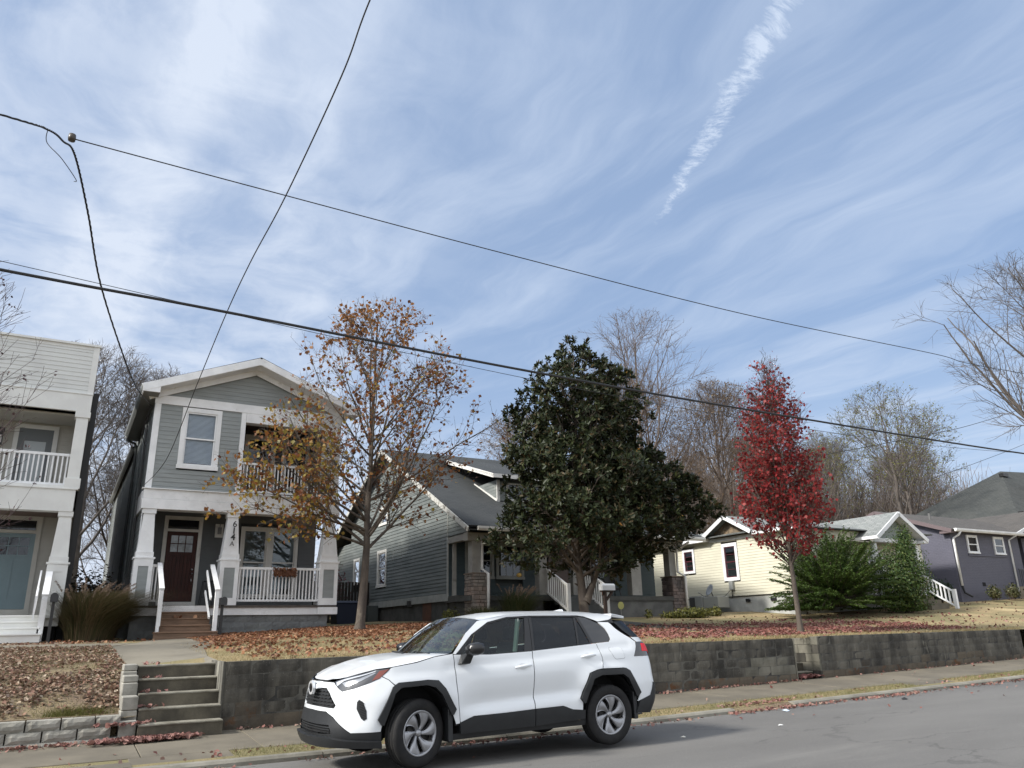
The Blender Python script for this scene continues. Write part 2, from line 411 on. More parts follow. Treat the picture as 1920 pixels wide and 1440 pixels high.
GRASS = mat('dry_autumn_lawn', (.32, .24, .125), (.19, .165, .075), .55, .95, .02, 60, thr=(.38, .62), detail=9,
            dirt=((.42, .33, .18), .35, .55, .70), speck=((.12, .09, .05), 30, .58, .70))
BANK = mat('bare_soil_under_leaves', (.17, .12, .08), (.23, .18, .10), .9, .95, .03, 40, speck=((.05, .035, .025), 25, .55, .70))
ASPH = mat('worn_asphalt', (.150, .145, .136), (.112, .108, .102), .35, .88, .004, 160, thr=(.3, .7), detail=8, stretch=(.5, 1.2, 1),
           speck=((.20, .192, .18), 75, .58, .72), dirt=((.18, .173, .16), .6, .55, .8, (.3, 1.6, 1)))

q = NG(ASPH.node_tree); b = q.n['Principled BSDF']; base_ = b.inputs['Base Color'].links[0].from_socket       # cracks and a long tar seam
pos = q.node('ShaderNodeNewGeometry').outputs['Position']; w_ = q.node('ShaderNodeVectorMath', operation='MULTIPLY_ADD'); q.put(w_.inputs[0], q.noise(pos, 1.4, 5, .6, col=True)); w_.inputs[1].default_value = (.9, .9, 0); q.put(w_.inputs[2], q.mapping(pos, scale=(.35, 1.1, 0)))
vo = q.node('ShaderNodeTexVoronoi', feature='DISTANCE_TO_EDGE'); q.put(vo.inputs['Vector'], w_.outputs[0]); vo.inputs['Scale'].default_value = .55
ck = q.math('MULTIPLY', q.sstep(vo.outputs['Distance'], .010, .002), q.sstep(q.noise(pos, .35, 3, .5), .46, .60))
q.put(b.inputs['Base Color'], q.mix(q.math('MULTIPLY', ck, .42), base_, (.035, .034, .033)))

def sheet(name, xs, ys, zf, m, parent=None, drop=0, **kw):
    V = [(x, y, zf(x, y)) for y in ys for x in xs]; n = len(xs)
    F = [(j * n + i, j * n + i + 1, (j + 1) * n + i + 1, (j + 1) * n + i) for j in range(len(ys) - 1) for i in range(n - 1)]
    return mk(name, V, F, m, parent, smooth=True, **kw)
xs = [-400, -150, -60] + list(np.arange(-40, 41, 1.0)) + [45, 50, 60, 75, 90, 120, 200, 400]
sheet('road', xs, [-9, -4, 0, 3, 5.7, 7, 8, 9, 10, 10.72], zroad, ASPH, kind='structure')
sheet('ground', [-900, -400, -150, -60, 0, 60, 120, 400, 900], [-700, -200, -60, -20, 10.9, 13.5, 60, 150, 400, 1500],
      lambda X, Y: (-1.75 if Y < 14 else -1.2) if Y < 60 else (.0 if X < 60 else min(2.2, (X - 20) * .02)), GRASS, kind='structure')
sheet('verge', xs[2:], [10.86, 11.2, 11.62], lambda X, Y: zkerb(X) - .005 + .02 * (Y - 10.86), GRASS, kind='structure')
fine = lambda a, b, s: list(np.arange(a, b + 1e-6, s))
sheet('lawn', [-60, -30] + fine(-12, 1.0, .5) + [1.17], [13.05, 13.3] + fine(13.7, 24, .5) + [26, 28, 40, 60, 150], zlawn, BANK, kind='structure')
sheet('lawn', [2.42] + fine(3, 14.9, .6) + [14.98], [13.38] + fine(13.8, 24, .5) + [26, 28, 40, 60, 150], zlawn, GRASS, kind='structure')
sheet('lawn', [15.85] + fine(16.5, 60, 1.0) + [75, 90], [13.38] + fine(13.8, 24, .6) + [26, 28, 40, 60, 150], zlawn, GRASS, kind='structure')

sheet('lawn', [1.16, 1.6, 2.0, 2.43], [14.2] + fine(14.7, 24, .5) + [26, 28, 40, 60, 150], lambda X, Y: zlawn(X, Y) - .004, GRASS, kind='structure')
sheet('verge', [10.3, 10.6, 11, 11.5, 11.9, 12.1], [10.66, 10.76, 10.87], lambda X, Y: zkerb(X) - .078 + .35 * (Y - 10.66), BANK, kind='structure')
# front path of the grey house, and the strip from its steps
def strip(name, pts_l, pts_r, m, dz=.012, th=.10, kind='structure'):
    o = MB()
    for i in range(len(pts_l) - 1):
        q = [pts_l[i], pts_r[i], pts_r[i + 1], pts_l[i + 1]]
        top = [(x, y, zlawn(x, y) + dz) for x, y in q]; bot = [(x, y, zlawn(x, y) - th) for x, y in q]
        o.hexa(bot, top)
    return o.done(name, m, kind=kind)
PATHC = mat('path_concrete', (.20, .18, .14), (.145, .13, .10), .8, .9, .0025, 45, detail=8, dirt=((.15, .135, .105), 1.2, .55, .8))
strip('path', [(1.17, 14.05), (1.16, 15.5), (1.05, 17.5), (.90, 19.2), (1.7, 21.0), (2.1, 22.6)], [(2.42, 14.05), (2.45, 15.5), (2.7, 17.5), (3.1, 19.2), (3.65, 20.9), (3.8, 22.6)], PATHC)
strip('path', [(-9, 20.2), (-4, 20.2), (0, 20.0), (.9, 19.6)], [(-9, 21.3), (-4, 21.3), (0, 21.3), (1.7, 21.05)], PATHC, .010)
strip('path', [(14.98, 14.9), (15.0, 17), (15.2, 20), (15.3, 22.6)], [(15.86, 14.9), (15.9, 17), (16.3, 20), (16.8, 22.6)], mat('dark_path', (.075, .07, .06), (.05, .047, .04), 2, .95), .016)

# sidewalk slabs
sw = structure('sidewalk')
xe = [-30.0, -24, -18, -13, -8.2, -4.0, -.6, 1.15]; x_ = 1.15
while x_ < 62: x_ += 1.52 + random.uniform(-.05, .05); xe.append(x_)
for a, b in zip(xe[:-1], xe[1:]):
    y0 = 11.55; g_ = .006
    jit = random.uniform(-.004, .004)
    o = MB(); q = [(a + g_, y0), (b - g_, y0), (b - g_, 13.26), (a + g_, 13.26)]
    o.hexa([(x, y, zwalk(x, y) - .12) for x, y in q], [(x, y, zwalk(x, y) + jit) for x, y in q])
    o.done('slab', CONC, sw, bevel=.006)
for a, b in ((1.0, 2.2), (16.2, 17.6)):                                # landing strips across the verge
    q = [(a, 10.87), (b, 10.87), (b, 11.54), (a, 11.54)]
    MB().hexa([(x, y, zkerb(x) - .12) for x, y in q], [(x, y, zwalk(x, y) + .002) for x, y in q]).done('slab', CONC, sw, bevel=.006)
MB().hexa(*[[(x, y, zwalk(x, 11.6) - dz_) for x, y in ((-9, 10.87), (1.0, 10.87), (1.0, 11.3), (-9, 11.54))] for dz_ in (.14, .012)]).done('slab', CONC, sw)

# kerb: cast lengths with joints, one gap where it dips away
kb = structure('kerb')
x_ = -30.0
while x_ < 70:
    L_ = random.uniform(2.6, 3.3); a, b = x_ + .008, x_ + L_ - .008; x_ += L_
    if a < 10.65 < b: b = 10.5
    if a < 11.9 < b: a = 12.0
    if 10.5 <= a and b <= 12.0: continue
    if b - a < .3: continue
    o = MB()
    V = []
    for x in (a, b):
        zt = zkerb(x)
        for yy, zz in ((YK + .0, zt - .16), (YK + .015, zt - .03), (YK + .045, zt), (YK + .16, zt + .004), (YK + .16, zt - .16)): V.append((x, yy, zz))
    o.add(V, [(0, 1, 6, 5), (1, 2, 7, 6), (2, 3, 8, 7), (3, 4, 9, 8), (4, 3, 2, 1, 0), (5, 6, 7, 8, 9)])
    o.done('kerb_stone', KERB, kb)


# ------------------------------------------------------------------ block pieces
def rough_block(L, H, D, amp, seed, bev, name, m, nx=4, nz=3):
    """block with a slightly uneven front face (front = -Y), origin at bottom front left"""
    r = random.Random(seed); V = []; F = []
    for k in range(nz + 1):
        for i in range(nx + 1):
            e = i in (0, nx) or k in (0, nz)
            x = L * i / nx; zz = H * k / nz
            if i == 0: x += bev * .5
            if i == nx: x -= bev * .5
            V.append((x + (0 if e else r.uniform(-.1, .1) * L / nx), (bev if e else -r.uniform(0, amp)), zz + (0 if e else r.uniform(-.1, .1) * H / nz)))
    n = nx + 1
    for k in range(nz):
        for i in range(nx): F.append((k * n + i, k * n + i + 1, (k + 1) * n + i + 1, (k + 1) * n + i))
    c = [0, nx, nz * n + nx, nz * n]; b0 = len(V)
    for i in c: V.append((V[i][0], D, V[i][2]))
    ring_b = list(range(0, nx + 1)); ring_t = list(range(nz * n, nz * n + nx + 1))
    F.append(tuple(ring_b[::-1]) + (b0, b0 + 1)); F.append(tuple(ring_t) + (b0 + 2, b0 + 3))
    F.append(tuple(k * n for k in range(nz + 1)) + (b0 + 3, b0)); F.append(tuple(k * n + nx for k in range(nz, -1, -1)) + (b0 + 1, b0 + 2))
    return mesh(name, V, F, m)

def block_wall(root, X0, X1, zb, zt, Y, ncourse=5, L=.40, D=.2, name='block'):
    """courses of blocks following the slope of the pavement"""
    cache = {}
    R = rootloc(root)
    for c in range(ncourse):
        x = X0 + (0 if c % 2 == 0 else -L / 2)
        while x < X1 - .02:
            a, b = max(x, X0), min(x + L, X1); x += L
            if b - a < .04: continue
            xm = (a + b) / 2
            h = (zt(xm) - zb(xm)) / ncourse; z0 = zb(a) + c * (zt(a) - zb(a)) / ncourse
            m = BLOCK_LOW if c == 0 or (c == 1 and random.random() < .15) else BLOCK
            if 13.4 < xm < 14.85 and c in (1, 2): m = BLOCK_PALE
            key = (round(b - a, 1), m.name, random.randrange(3))
            if key not in cache: cache[key] = rough_block(1.0, 1.0, 1.0, .005, len(cache) * 13, .006, name, m)
            o = link(name, cache[key], root, loc=(a - R.x + .0015, Y - R.y + random.uniform(-.003, .003), z0 - R.z + .0012))
            o.scale = (b - a - .003, 1, h - .0024)
            sl = math.atan2(zb(b) - zb(a), b - a); o.rotation_euler = (0, -sl, 0)
# block depth: the unit mesh is 1 deep, so give the pieces their own depth through a shallower unit
def _fix_depth(root, D):
    seen = set()
    for o in root.children:
        if o.data and o.data.name not in seen and o.name.startswith('block'):
            seen.add(o.data.name)
            for v in o.data.vertices:
                if v.co.y > .5: v.co.y = D

W1B = lambda X: lerp_tab(X, [2.3, 10.8, 15.0], [-1.36, -1.245, -1.262]); W1T = lambda X: lerp_tab(X, [2.3, 10.8, 15.0], [-.367, -.31, -.30])
wall1 = thing('retaining_wall', 'long black stained concrete block retaining wall behind the white car', 'wall', (2.36, 13.2, -1.36))
block_wall(wall1, 2.36, 14.98, W1B, W1T, 13.2); _fix_depth(wall1, .19)
o = MB()
for a, b in zip(np.arange(2.37, 14.9, .9), np.append(np.arange(3.27, 14.9, .9), 14.97)):
    o.hexa([(a, 13.206, W1B(a) - .1), (b, 13.206, W1B(b) - .1), (b, 13.39, W1B(b) - .1), (a, 13.39, W1B(a) - .1)],
           [(a, 13.206, W1T(a) - .006), (b, 13.206, W1T(b) - .006), (b, 13.39, W1T(b) - .006), (a, 13.39, W1T(a) - .006)])
o.done('mortar', MORTAR, wall1)
o = MB(); o.hexa([(2.335, 13.19, -1.4), (2.37, 13.19, -1.4), (2.37, 14.3, -1.4), (2.335, 14.3, -1.4)], [(2.335, 13.19, -.36), (2.37, 13.19, -.36), (2.37, 14.3, -.36), (2.335, 14.3, -.36)])
o.done('end_render', mat('streaky_cement_render', (.26, .25, .21), (.07, .066, .055), 2.2, .95, .006, 25, stretch=(3, 3, .35), thr=(.35, .6)), wall1)
W2B = lambda X: lerp_tab(X, [15.8, 24.6], [-1.235, -1.075]); W2T = lambda X: lerp_tab(X, [15.8, 24.6], [-.272, -.262])
wall2 = thing('retaining_wall', 'stained concrete block retaining wall right of the gap beside the red tree', 'wall', (15.8, 13.2, -1.235))
block_wall(wall2, 15.86, 24.5, W2B, W2T, 13.2); _fix_depth(wall2, .19)
o = MB()
for a, b in zip(np.arange(15.87, 24.4, .9), np.append(np.arange(16.77, 24.4, .9), 24.49)):
    o.hexa([(a, 13.206, W2B(a) - .1), (b, 13.206, W2B(b) - .1), (b, 13.39, W2B(b) - .1), (a, 13.39, W2B(a) - .1)],
           [(a, 13.206, W2T(a) - .006), (b, 13.206, W2T(b) - .006), (b, 13.39, W2T(b) - .006), (a, 13.39, W2T(a) - .006)])
o.done('mortar', MORTAR, wall2)
# return of the second wall beside the gap (faces left, seen obliquely)
R_ = rootloc(wall2); side_blocks = {}
for c in range(5):
    for j in range(4):
        y0 = 13.205 + j * .4 - (.2 if c % 2 else 0); y1 = y0 + .4; y0 = max(y0, 13.205); y1 = min(y1, 14.8)
        if y1 - y0 < .05: continue
        m = BLOCK_PALE if (c + j) % 3 else BLOCK
        zz = -1.235 + c * .193
        MB().box(15.80, 15.858, y0 + .003, y1 - .003, zz + .003, zz + .19).done('block', m, wall2, bevel=.004)
box('mortar', 15.812, 15.87, 13.21, 14.79, -1.3, -.275, MORTAR, wall2)
# left return of first wall at the gap
box('end_render', 14.975, 15.0, 13.19, 14.8, -1.3, -.305, BLOCK_PALE, wall1)

# concrete steps in the two gaps
def steps(label, x0, x1, y0, zb, zt, n, run, group=None, leaves=False):
    t = thing('concrete_steps', label, 'steps', ((x0 + x1) / 2, y0, zb))
    r = (zt - zb) / n
    for k in range(n):
        y = y0 + run * k; wob = random.uniform(-.006, .006)
        MB().box(x0 + .002, x1 - .002, y, y0 + run * n + .15 - .001 * k, zb + r * k - (.2 if k == 0 else 0), zb + r * (k + 1) - .03).done('riser', CONC_STEP, t)
        MB().box(x0 + .002, x1 - .002, y - .012 + wob, y + run + .02, zb + r * (k + 1) - .03, zb + r * (k + 1)).done('tread', CONC_TREAD, t, bevel=.008)
    return t
steps('old concrete steps rising from the sidewalk to the grey house path', 1.20, 2.34, 12.86, -1.345, -.392, 5, .265)
steps('narrow dark concrete steps set in the gap between the two retaining walls', 15.0, 15.8, 13.45, -1.24, -.29, 5, .27)

# cheek of pale blocks left of the steps, and the low pale stone wall
R0 = random.Random(3)
cheek = thing('step_cheek_wall', 'pale cement block stack stepping up the left edge of the steps', 'wall', (1.08, 12.95, -1.3))
for k, (y0, y1, z0, z1) in enumerate([(12.98, 13.30, -1.45, -1.10), (13.12, 13.46, -1.22, -.98), (13.12, 13.46, -.975, -.79), (13.47, 13.8, -.98, -.62), (13.52, 13.82, -.615, -.52), (13.83, 14.2, -.9, -.47), (13.86, 14.2, -.465, -.37)]):
    MB().box(.96 + .005 * k, 1.185, y0, y1, z0, z1).done('block', PAVER, cheek, bevel=.012)
low = thing('low_stone_wall', 'low wall of pale rough split stones below the leafy left bank', 'wall', (0, 12.95, -1.3))
mesh_cache = [rough_block(.42, .135, .26, .013, s, .016, 'stone', PAVER, 6, 3) for s in range(5)]
for c in range(3):
    x = -9.0 + (.21 if c == 1 else 0)
    while x < .98 - .1:
        zb_ = -1.462 + .139 * c + .0045 * (x + 4)
        w = min(.42, .98 - x)
        if w > .12:
            o = link('stone', R0.choice(mesh_cache), low, loc=(x, 0.0 + .02 * c + R0.uniform(-.008, .008), zb_ + 1.3))
            o.scale = (w / .42 * .994, 1, 1.02)
        x += .42
box('backfill', -9, .95, 13.22, 13.4, -1.4, -1.02, BANK, low)


# ------------------------------------------------------------------ house building helpers
class Face:
    """a wall plane: point(u, z, d) with d outward"""
    def __init__(s, O, U, N): s.O = Vector(O); s.U = Vector(U); s.N = Vector(N)
    def p(s, u, z, d=0): q = s.O + s.U * u + s.N * d; return (q.x, q.y, q.z + z)
    def box(s, mb, u0, u1, z0, z1, d0, d1):
        mb.hexa([s.p(u0, z0, d1), s.p(u1, z0, d1), s.p(u1, z0, d0), s.p(u0, z0, d0)], [s.p(u0, z1, d1), s.p(u1, z1, d1), s.p(u1, z1, d0), s.p(u0, z1, d0)]); return mb
    def bar(s, mb, a, b, w, d0, d1):         # board between two (u,z) points, w wide, in the wall plane
        a = Vector((a[0], a[1])); b = Vector((b[0], b[1])); n = Vector((-(b - a).y, (b - a).x)).normalized() * (w / 2)
        q = [a - n, b - n, b + n, a + n]
        mb.hexa([s.p(v.x, v.y, d0) for v in q], [s.p(v.x, v.y, d1) for v in q]); return mb
def front(Y): return Face((0, Y, 0), (1, 0, 0), (0, -1, 0))     # faces the street
def leftside(X): return Face((X, 0, 0), (0, 1, 0), (-1, 0, 0))  # u is Y

def clip_course(poly, z0, z1):
    def half(P, zc, keep_above):
        out = []
        for i in range(len(P)):
            a, b = P[i], P[(i + 1) % len(P)]
            ia = (a[1] >= zc) if keep_above else (a[1] <= zc); ib = (b[1] >= zc) if keep_above else (b[1] <= zc)
            if ia: out.append(a)
            if ia != ib: t = (zc - a[1]) / (b[1] - a[1]); out.append((a[0] + (b[0] - a[0]) * t, zc))
        return out
    return half(half(poly, z0, True), z1, False)
def siding(face, root, poly, holes, expo, m, name='siding_board', th=.014, jitter=0.):
    zs = [p[1] for p in poly]; z = min(zs)
    while z < max(zs) - .01:
        z1 = min(z + expo, max(zs)); q = clip_course(poly, z, z1)
        if len(q) >= 3:
            bu = [p[0] for p in q if abs(p[1] - z) < 1e-6]; tu = [p[0] for p in q if abs(p[1] - z1) < 1e-6]
            if bu:
                b0, b1 = min(bu), max(bu)
                t0, t1 = (min(tu), max(tu)) if tu else ((b0 + b1) / 2 - .005, (b0 + b1) / 2 + .005)
                spans = [(0., 1.)]
                for h in holes:
                    if min(z1, h[3]) - max(z, h[2]) > .25 * (z1 - z):
                        W_ = max(b1 - b0, 1e-3); f0, f1 = (h[0] - b0) / W_, (h[1] - b0) / W_
                        spans = [s for a, b in spans for s in ((a, min(b, f0)), (max(a, f1), b)) if s[1] - s[0] > .004]
                for a, b in spans:
                    ba, bb = b0 + (b1 - b0) * a, b0 + (b1 - b0) * b
                    ta = t0 if a == 0 else max(ba, t0); tb = t1 if b == 1 else min(bb, t1)
                    if tb - ta < .002: continue
                    j = random.uniform(-jitter, jitter) if jitter else 0
                    mb = MB()
                    mb.hexa([face.p(ba, z + j, th), face.p(bb, z + j, th), face.p(bb, z + j, -.002), face.p(ba, z + j, -.002)],
                            [face.p(ta, z1 + .004, .003), face.p(tb, z1 + .004, .003), face.p(tb, z1 + .004, -.002), face.p(ta, z1 + .004, -.002)])
                    mb.done(name, m, root)
        z = z1
def window(face, root, u0, u1, z0, z1, trim=.09, tm=WHITE, sash=WHITE, d=.0, blind=None, split=True, cols=1, rows=1, pane=PANE, label=None, sill=True, dark=True, flush=0.):
    if flush: dark = False; blind = None
    """outer trim rectangle u0..u1, z0..z1"""
    w = MB(); t = trim
    face.box(w, u0, u0 + t, z0, z1, -.01, .035 + d); face.box(w, u1 - t, u1, z0, z1, -.01, .035 + d)
    face.box(w, u0 + t, u1 - t, z1 - t, z1, -.01, .035 + d)
    if sill: face.box(w, u0 - .02, u1 + .02, z0, z0 + t * .9, -.01, .055 + d)
    else: face.box(w, u0 + t, u1 - t, z0, z0 + t, -.01, .035 + d)
    win = w.done('window', tm, root, label=label)
    a, b, c, e = u0 + t, u1 - t, z0 + t * (.9 if sill else 1), z1 - t
    s = .045; f = MB(); zm = (c + e) / 2
    o_ = [(c, zm + s / 2, -.035), (zm - s / 2, e, -.012)] if split else [(c, e, -.02)]
    o_ = [(lo, hi, dd + flush) for lo, hi, dd in o_]
    for lo, hi, dd in o_:
        face.box(f, a, a + s, lo, hi, dd - .02, dd + .02); face.box(f, b - s, b, lo, hi, dd - .02, dd + .02)
        face.box(f, a + s, b - s, lo, lo + s, dd - .02, dd + .02); face.box(f, a + s, b - s, hi - s, hi, dd - .02, dd + .02)
        for i in range(1, cols): uu = a + s + (b - a - 2 * s) * i / cols; face.box(f, uu - .010, uu + .010, lo + s, hi - s, dd - .010, dd + .012)
        for i in range(1, rows): zz = lo + s + (hi - lo - 2 * s) * i / rows; face.box(f, a + s, b - s, zz - .010, zz + .010, dd - .009, dd + .011)
    f.done('sash', sash, win)
    for lo, hi, dd in o_:
        g_ = MB(); face.box(g_, a + s * .6, b - s * .6, lo + s * .6, hi - s * .6, dd - .004, dd + .002); g_.done('pane', pane, win)
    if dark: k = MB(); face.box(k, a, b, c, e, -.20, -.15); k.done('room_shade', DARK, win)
    if blind:
        k = MB(); zz = e - .02; i = 0
        lim = c + (e - c) * (1 - blind)
        while zz > lim + .03:
            k.add([face.p(a + .02, zz, -.086), face.p(b - .02, zz, -.086), face.p(b - .02, zz - .031, -.070), face.p(a + .02, zz - .031, -.070)], [(0, 1, 2, 3)])
            zz -= .036
        k.done('blind', BLIND, win)
    return win
def uvroof(name, quad, m, parent, th=.05):
    """sloping roof plane: quad = eave-left, eave-right, ridge-right, ridge-left (world), with UV in metres"""
    P_ = [Vector(q) for q in quad]; R = rootloc(parent)
    U = (P_[1] - P_[0]).normalized(); n = (P_[1] - P_[0]).cross(P_[3] - P_[0]).normalized()
    if n.z < 0: n = -n
    W = n.cross(U) if n.cross(U).z > 0 else -n.cross(U)
    k = len(P_); V = [p - R for p in P_] + [p - R - n * th for p in P_]
    uv = [((p - P_[0]).dot(U), (p - P_[0]).dot(W)) for p in P_] * 2
    F = [tuple(range(k)), tuple(range(2 * k - 1, k - 1, -1))] + [(i, i + k, (i + 1) % k + k, (i + 1) % k) for i in range(k)]
    if (P_[1] - P_[0]).cross(P_[3] - P_[0]).z < 0: F = [f[::-1] for f in F]
    return link(name, mesh(name, V, F, m, uv=uv), parent)
def railing(face, root, u0, u1, z0, z1, n, m=WHITE, d=0., bw=.035, name='baluster', rh=.07, slope=0.):
    S_ = lambda u: slope * (u - u0)
    a = MB()
    for lo, hi in ((z1 - rh, z1), (z0, z0 + .06)):
        a.hexa([face.p(u0, lo, d + .035), face.p(u1, lo + S_(u1), d + .035), face.p(u1, lo + S_(u1), d - .035), face.p(u0, lo, d - .035)],
               [face.p(u0, hi, d + .035), face.p(u1, hi + S_(u1), d + .035), face.p(u1, hi + S_(u1), d - .035), face.p(u0, hi, d - .035)])
    r = a.done('railing', m, root)
    R = rootloc(root)
    me = None
    for i in range(n):
        u = u0 + (u1 - u0) * (i + .5) / n
        if me is None:
            k = MB(); h = z1 - rh - z0 - .06
            k.hexa([(-bw / 2, -bw / 2, 0), (bw / 2, -bw / 2, 0), (bw / 2, bw / 2, 0), (-bw / 2, bw / 2, 0)], [(-bw / 2, -bw / 2, h), (bw / 2, -bw / 2, h), (bw / 2, bw / 2, h), (-bw / 2, bw / 2, h)])
            me = mesh(name, k.V, k.F, m)
        q = Vector(face.p(u, z0 + .06 + S_(u), d)) - R
        link(name, me, r, loc=q)
    return r
def craftsman_column(root, cx, yf, z0, zc, z1, wb=.50, wt=.29, panel=GREY_SIDE, m=WHITE, d=.5):
    """square pedestal with inset panel, ledge, tapered shaft, capital; yf = front of pedestal"""
    h = wb / 2; yb = yf + d; k = MB()
    k.box(cx - h, cx + h, yf, yb, z0, zc)
    k.box(cx - h - .035, cx + h + .035, yf - .035, yb + .035, zc, zc + .045)
    k.box(cx - h + .015, cx + h - .015, yf + .01, yb - .01, zc + .045, zc + .19)
    a = h - .035; b = wt / 2; ym = (yf + yb) / 2
    k.frus((cx - a, cx + a, ym - a, ym + a), zc + .19, (cx - b, cx + b, ym - b, ym + b), z1 - .13)
    k.box(cx - b - .03, cx + b + .03, ym - b - .03, ym + b + .03, z1 - .13, z1)
    fr = MB(); F_ = front(yf)
    F_.box(fr, cx - h, cx - h + .11, z0 + .0, zc, 0, .018); F_.box(fr, cx + h - .11, cx + h, z0, zc, 0, .018)
    F_.box(fr, cx - h + .11, cx + h - .11, z0, z0 + .20, 0, .018); F_.box(fr, cx - h + .11, cx + h - .11, zc - .2, zc, 0, .018)
    col = k.done('porch_column', m, root)
    fr.done('panel_frame', m, col)
    p = MB(); F_.box(p, cx - h + .11, cx + h - .11, z0 + .2, zc - .2, 0, .004); p.done('inset_panel', panel, col)
    return col
def stair_rail(root, x, y0, z0, y1, z1, zbase, m=WHITE, w=.10):
    """sloping cap rail from the porch (y0,z0) to a newel at y1 whose top is z1"""
    k = MB()
    k.beam((x, y0, z0), (x, y1 - .05, z1 + .02), w + .02, .05)
    k.box(x - w / 2, x + w / 2, y1 - .05, y1 + .05, zbase, z1 - .01)
    return k.done('stair_rail', m, root)

# ================================================================== grey two-storey house "614 A"
GH = thing('grey_house', 'narrow two storey grey house with white trim and dark wooden front door', 'house', (4.5, 24, .0))
F = front(24.0); L = leftside(1.70)
DARKW = mat('shaded_wall_core', (.09, .095, .10), rough=.9)
# wall cores
box('wall', 1.72, 7.26, 26.22, 44, .55, 7.0, DARKW, GH)
box('wall', 1.72, 4.12, 24.24, 26.0, 4.06, 6.98, DARKW, GH)
mb = MB(); mb.add([F.p(1.72, 6.85, 0), F.p(7.24, 6.85, 0), F.p(4.46, 8.0, 0), F.p(1.72, 6.85, -20), F.p(7.24, 6.85, -20), F.p(4.46, 8.0, -20)], [(0, 1, 2), (5, 4, 3), (0, 3, 4, 1), (1, 4, 5, 2), (2, 5, 3, 0)]); mb.done('gable_core', DARKW, GH)
# siding: upper front, gable, side wall, porch back wall
siding(F, GH, [(1.84, 4.05), (4.13, 4.05), (4.13, 6.6), (1.84, 6.6)], [(2.44, 3.56, 4.72, 6.57)], .125, GREY_SIDE)
siding(F, GH, [(1.74, 6.85), (7.2, 6.85), (4.46, 7.96)], [], .125, GREY_SIDE)
siding(L, GH, [(24.12, .6), (44, .6), (44, 6.95), (24.12, 6.95)], [], .125, GREY_SIDE, th=.016)
FB = front(26.0)
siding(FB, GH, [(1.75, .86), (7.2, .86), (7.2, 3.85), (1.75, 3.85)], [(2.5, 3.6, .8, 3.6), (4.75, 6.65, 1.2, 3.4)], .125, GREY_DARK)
# corner boards and bands
mb = MB(); F.box(mb, 1.69, 1.84, 4.05, 6.6, -.02, .03); F.box(mb, 4.13, 4.27, 4.05, 6.6, -.1, .03); F.box(mb, 6.77, 7.28, 4.05, 6.6, -.35, .03)
L.box(mb, 24.0, 24.12, 4.05, 6.9, 0, .028); L.box(mb, 24.0, 24.12, .6, 4.0, 0, .02)
mb.done('corner_board', WHITE, GH)
mb = MB(); F.box(mb, 1.66, 7.31, 6.6, 6.86, -.02, .045); F.box(mb, 4.275, 6.765, 6.30, 6.6, -.3, .035); mb.done('frieze_board', WHITE, GH)
mb = MB(); mb.box(1.64, 7.34, 23.9, 24.35, 3.50, 3.78); mb.box(1.66, 7.32, 23.915, 24.3, 3.785, 4.06); mb.box(1.60, 7.38, 23.86, 24.1, 4.06, 4.085); mb.box(1.64, 1.98, 24.36, 26.1, 3.5, 4.05)
mb.done('porch_beam', WHITE, GH, bevel=.006)
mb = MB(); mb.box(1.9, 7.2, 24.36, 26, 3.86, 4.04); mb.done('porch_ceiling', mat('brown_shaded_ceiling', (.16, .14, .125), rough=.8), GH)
# porch floor, skirt, foundation blocks
box('porch_floor', 1.66, 7.34, 23.82, 26.0, .80, .86, mat('dark_deck_board', (.09, .075, .065), (.06, .05, .045), 5, .8), GH)
mb = MB(); mb.box(1.63, 2.14, 23.80, 24.3, .595, .80); mb.box(2.14, 6.78, 23.88, 24.0, .595, .80); mb.box(6.78, 7.38, 23.80, 24.3, .595, .80); mb.box(1.64, 1.75, 24.3, 26, .595, .8); mb.done('porch_skirt', WHITE, GH)
fnd = {}
R_ = ROOTS[GH.name]
for c in range(5):
    zb_ = -.40 + c * .2; x = 1.72 - (.2 if c % 2 else 0)
    while x < 7.14:
        a, b = max(x, 1.72), min(x + .4, 7.14); x += .4
        if b - a < .05: continue
        key = (round(b - a, 1), random.randrange(3))
        if key not in fnd: fnd[key] = rough_block(key[0], .2, .15, .022, len(fnd) * 7, .004, 'block', PAINTBLOCK, 5, 3)
        o = link('block', fnd[key], GH, loc=(a - R_.x, 23.98 - R_.y, zb_ - R_.z)); o.scale = ((b - a) / key[0] * .992, 1, .985)
box('foundation', 1.71, 7.13, 23.995, 44, -.5, .595, PAINTBLOCK, GH)
# columns
for i, (cx, wb) in enumerate(((1.875, .48), (4.15, .52), (7.08, .56))):
    craftsman_column(GH, cx, 23.86, .865, 2.11, 3.5, wb, .29, GREY_SIDE)
# house number on the middle column
for i, (ch, z_, s_) in enumerate((('6', 3.10, .25), ('1', 2.91, .25), ('4', 2.72, .25), ('A', 2.55, .19))):
    fc = bpy.data.curves.new('house_number', 'FONT'); fc.body = ch; fc.size = s_; fc.extrude = .004; fc.offset = .007 if ch in '14' else (.003 if ch == '6' else 0); fc.align_x = 'CENTER'
    o = bpy.data.objects.new('tmp', fc); COL.objects.link(o); fc.materials.append(BLACK)
    me = bpy.data.meshes.new_from_object(o.evaluated_get(bpy.context.evaluated_depsgraph_get())); bpy.data.objects.remove(o)
    o = link('house_number', me, GH)
    o.location = (4.19 - R_.x - .012 * i, 23.868 - .02 * (4 - i) * 0 - R_.y + .0, z_ - R_.z - .02); o.rotation_euler = (pi / 2, 0, 0)
    o.location.y -= .03
# second-floor window
window(F, GH, 2.44, 3.56, 4.72, 6.57, .13, WHITE, WHITE, blind=.97, pane=glassmat('clear_glass', (.90, .93, .95), .95, refl=.55))
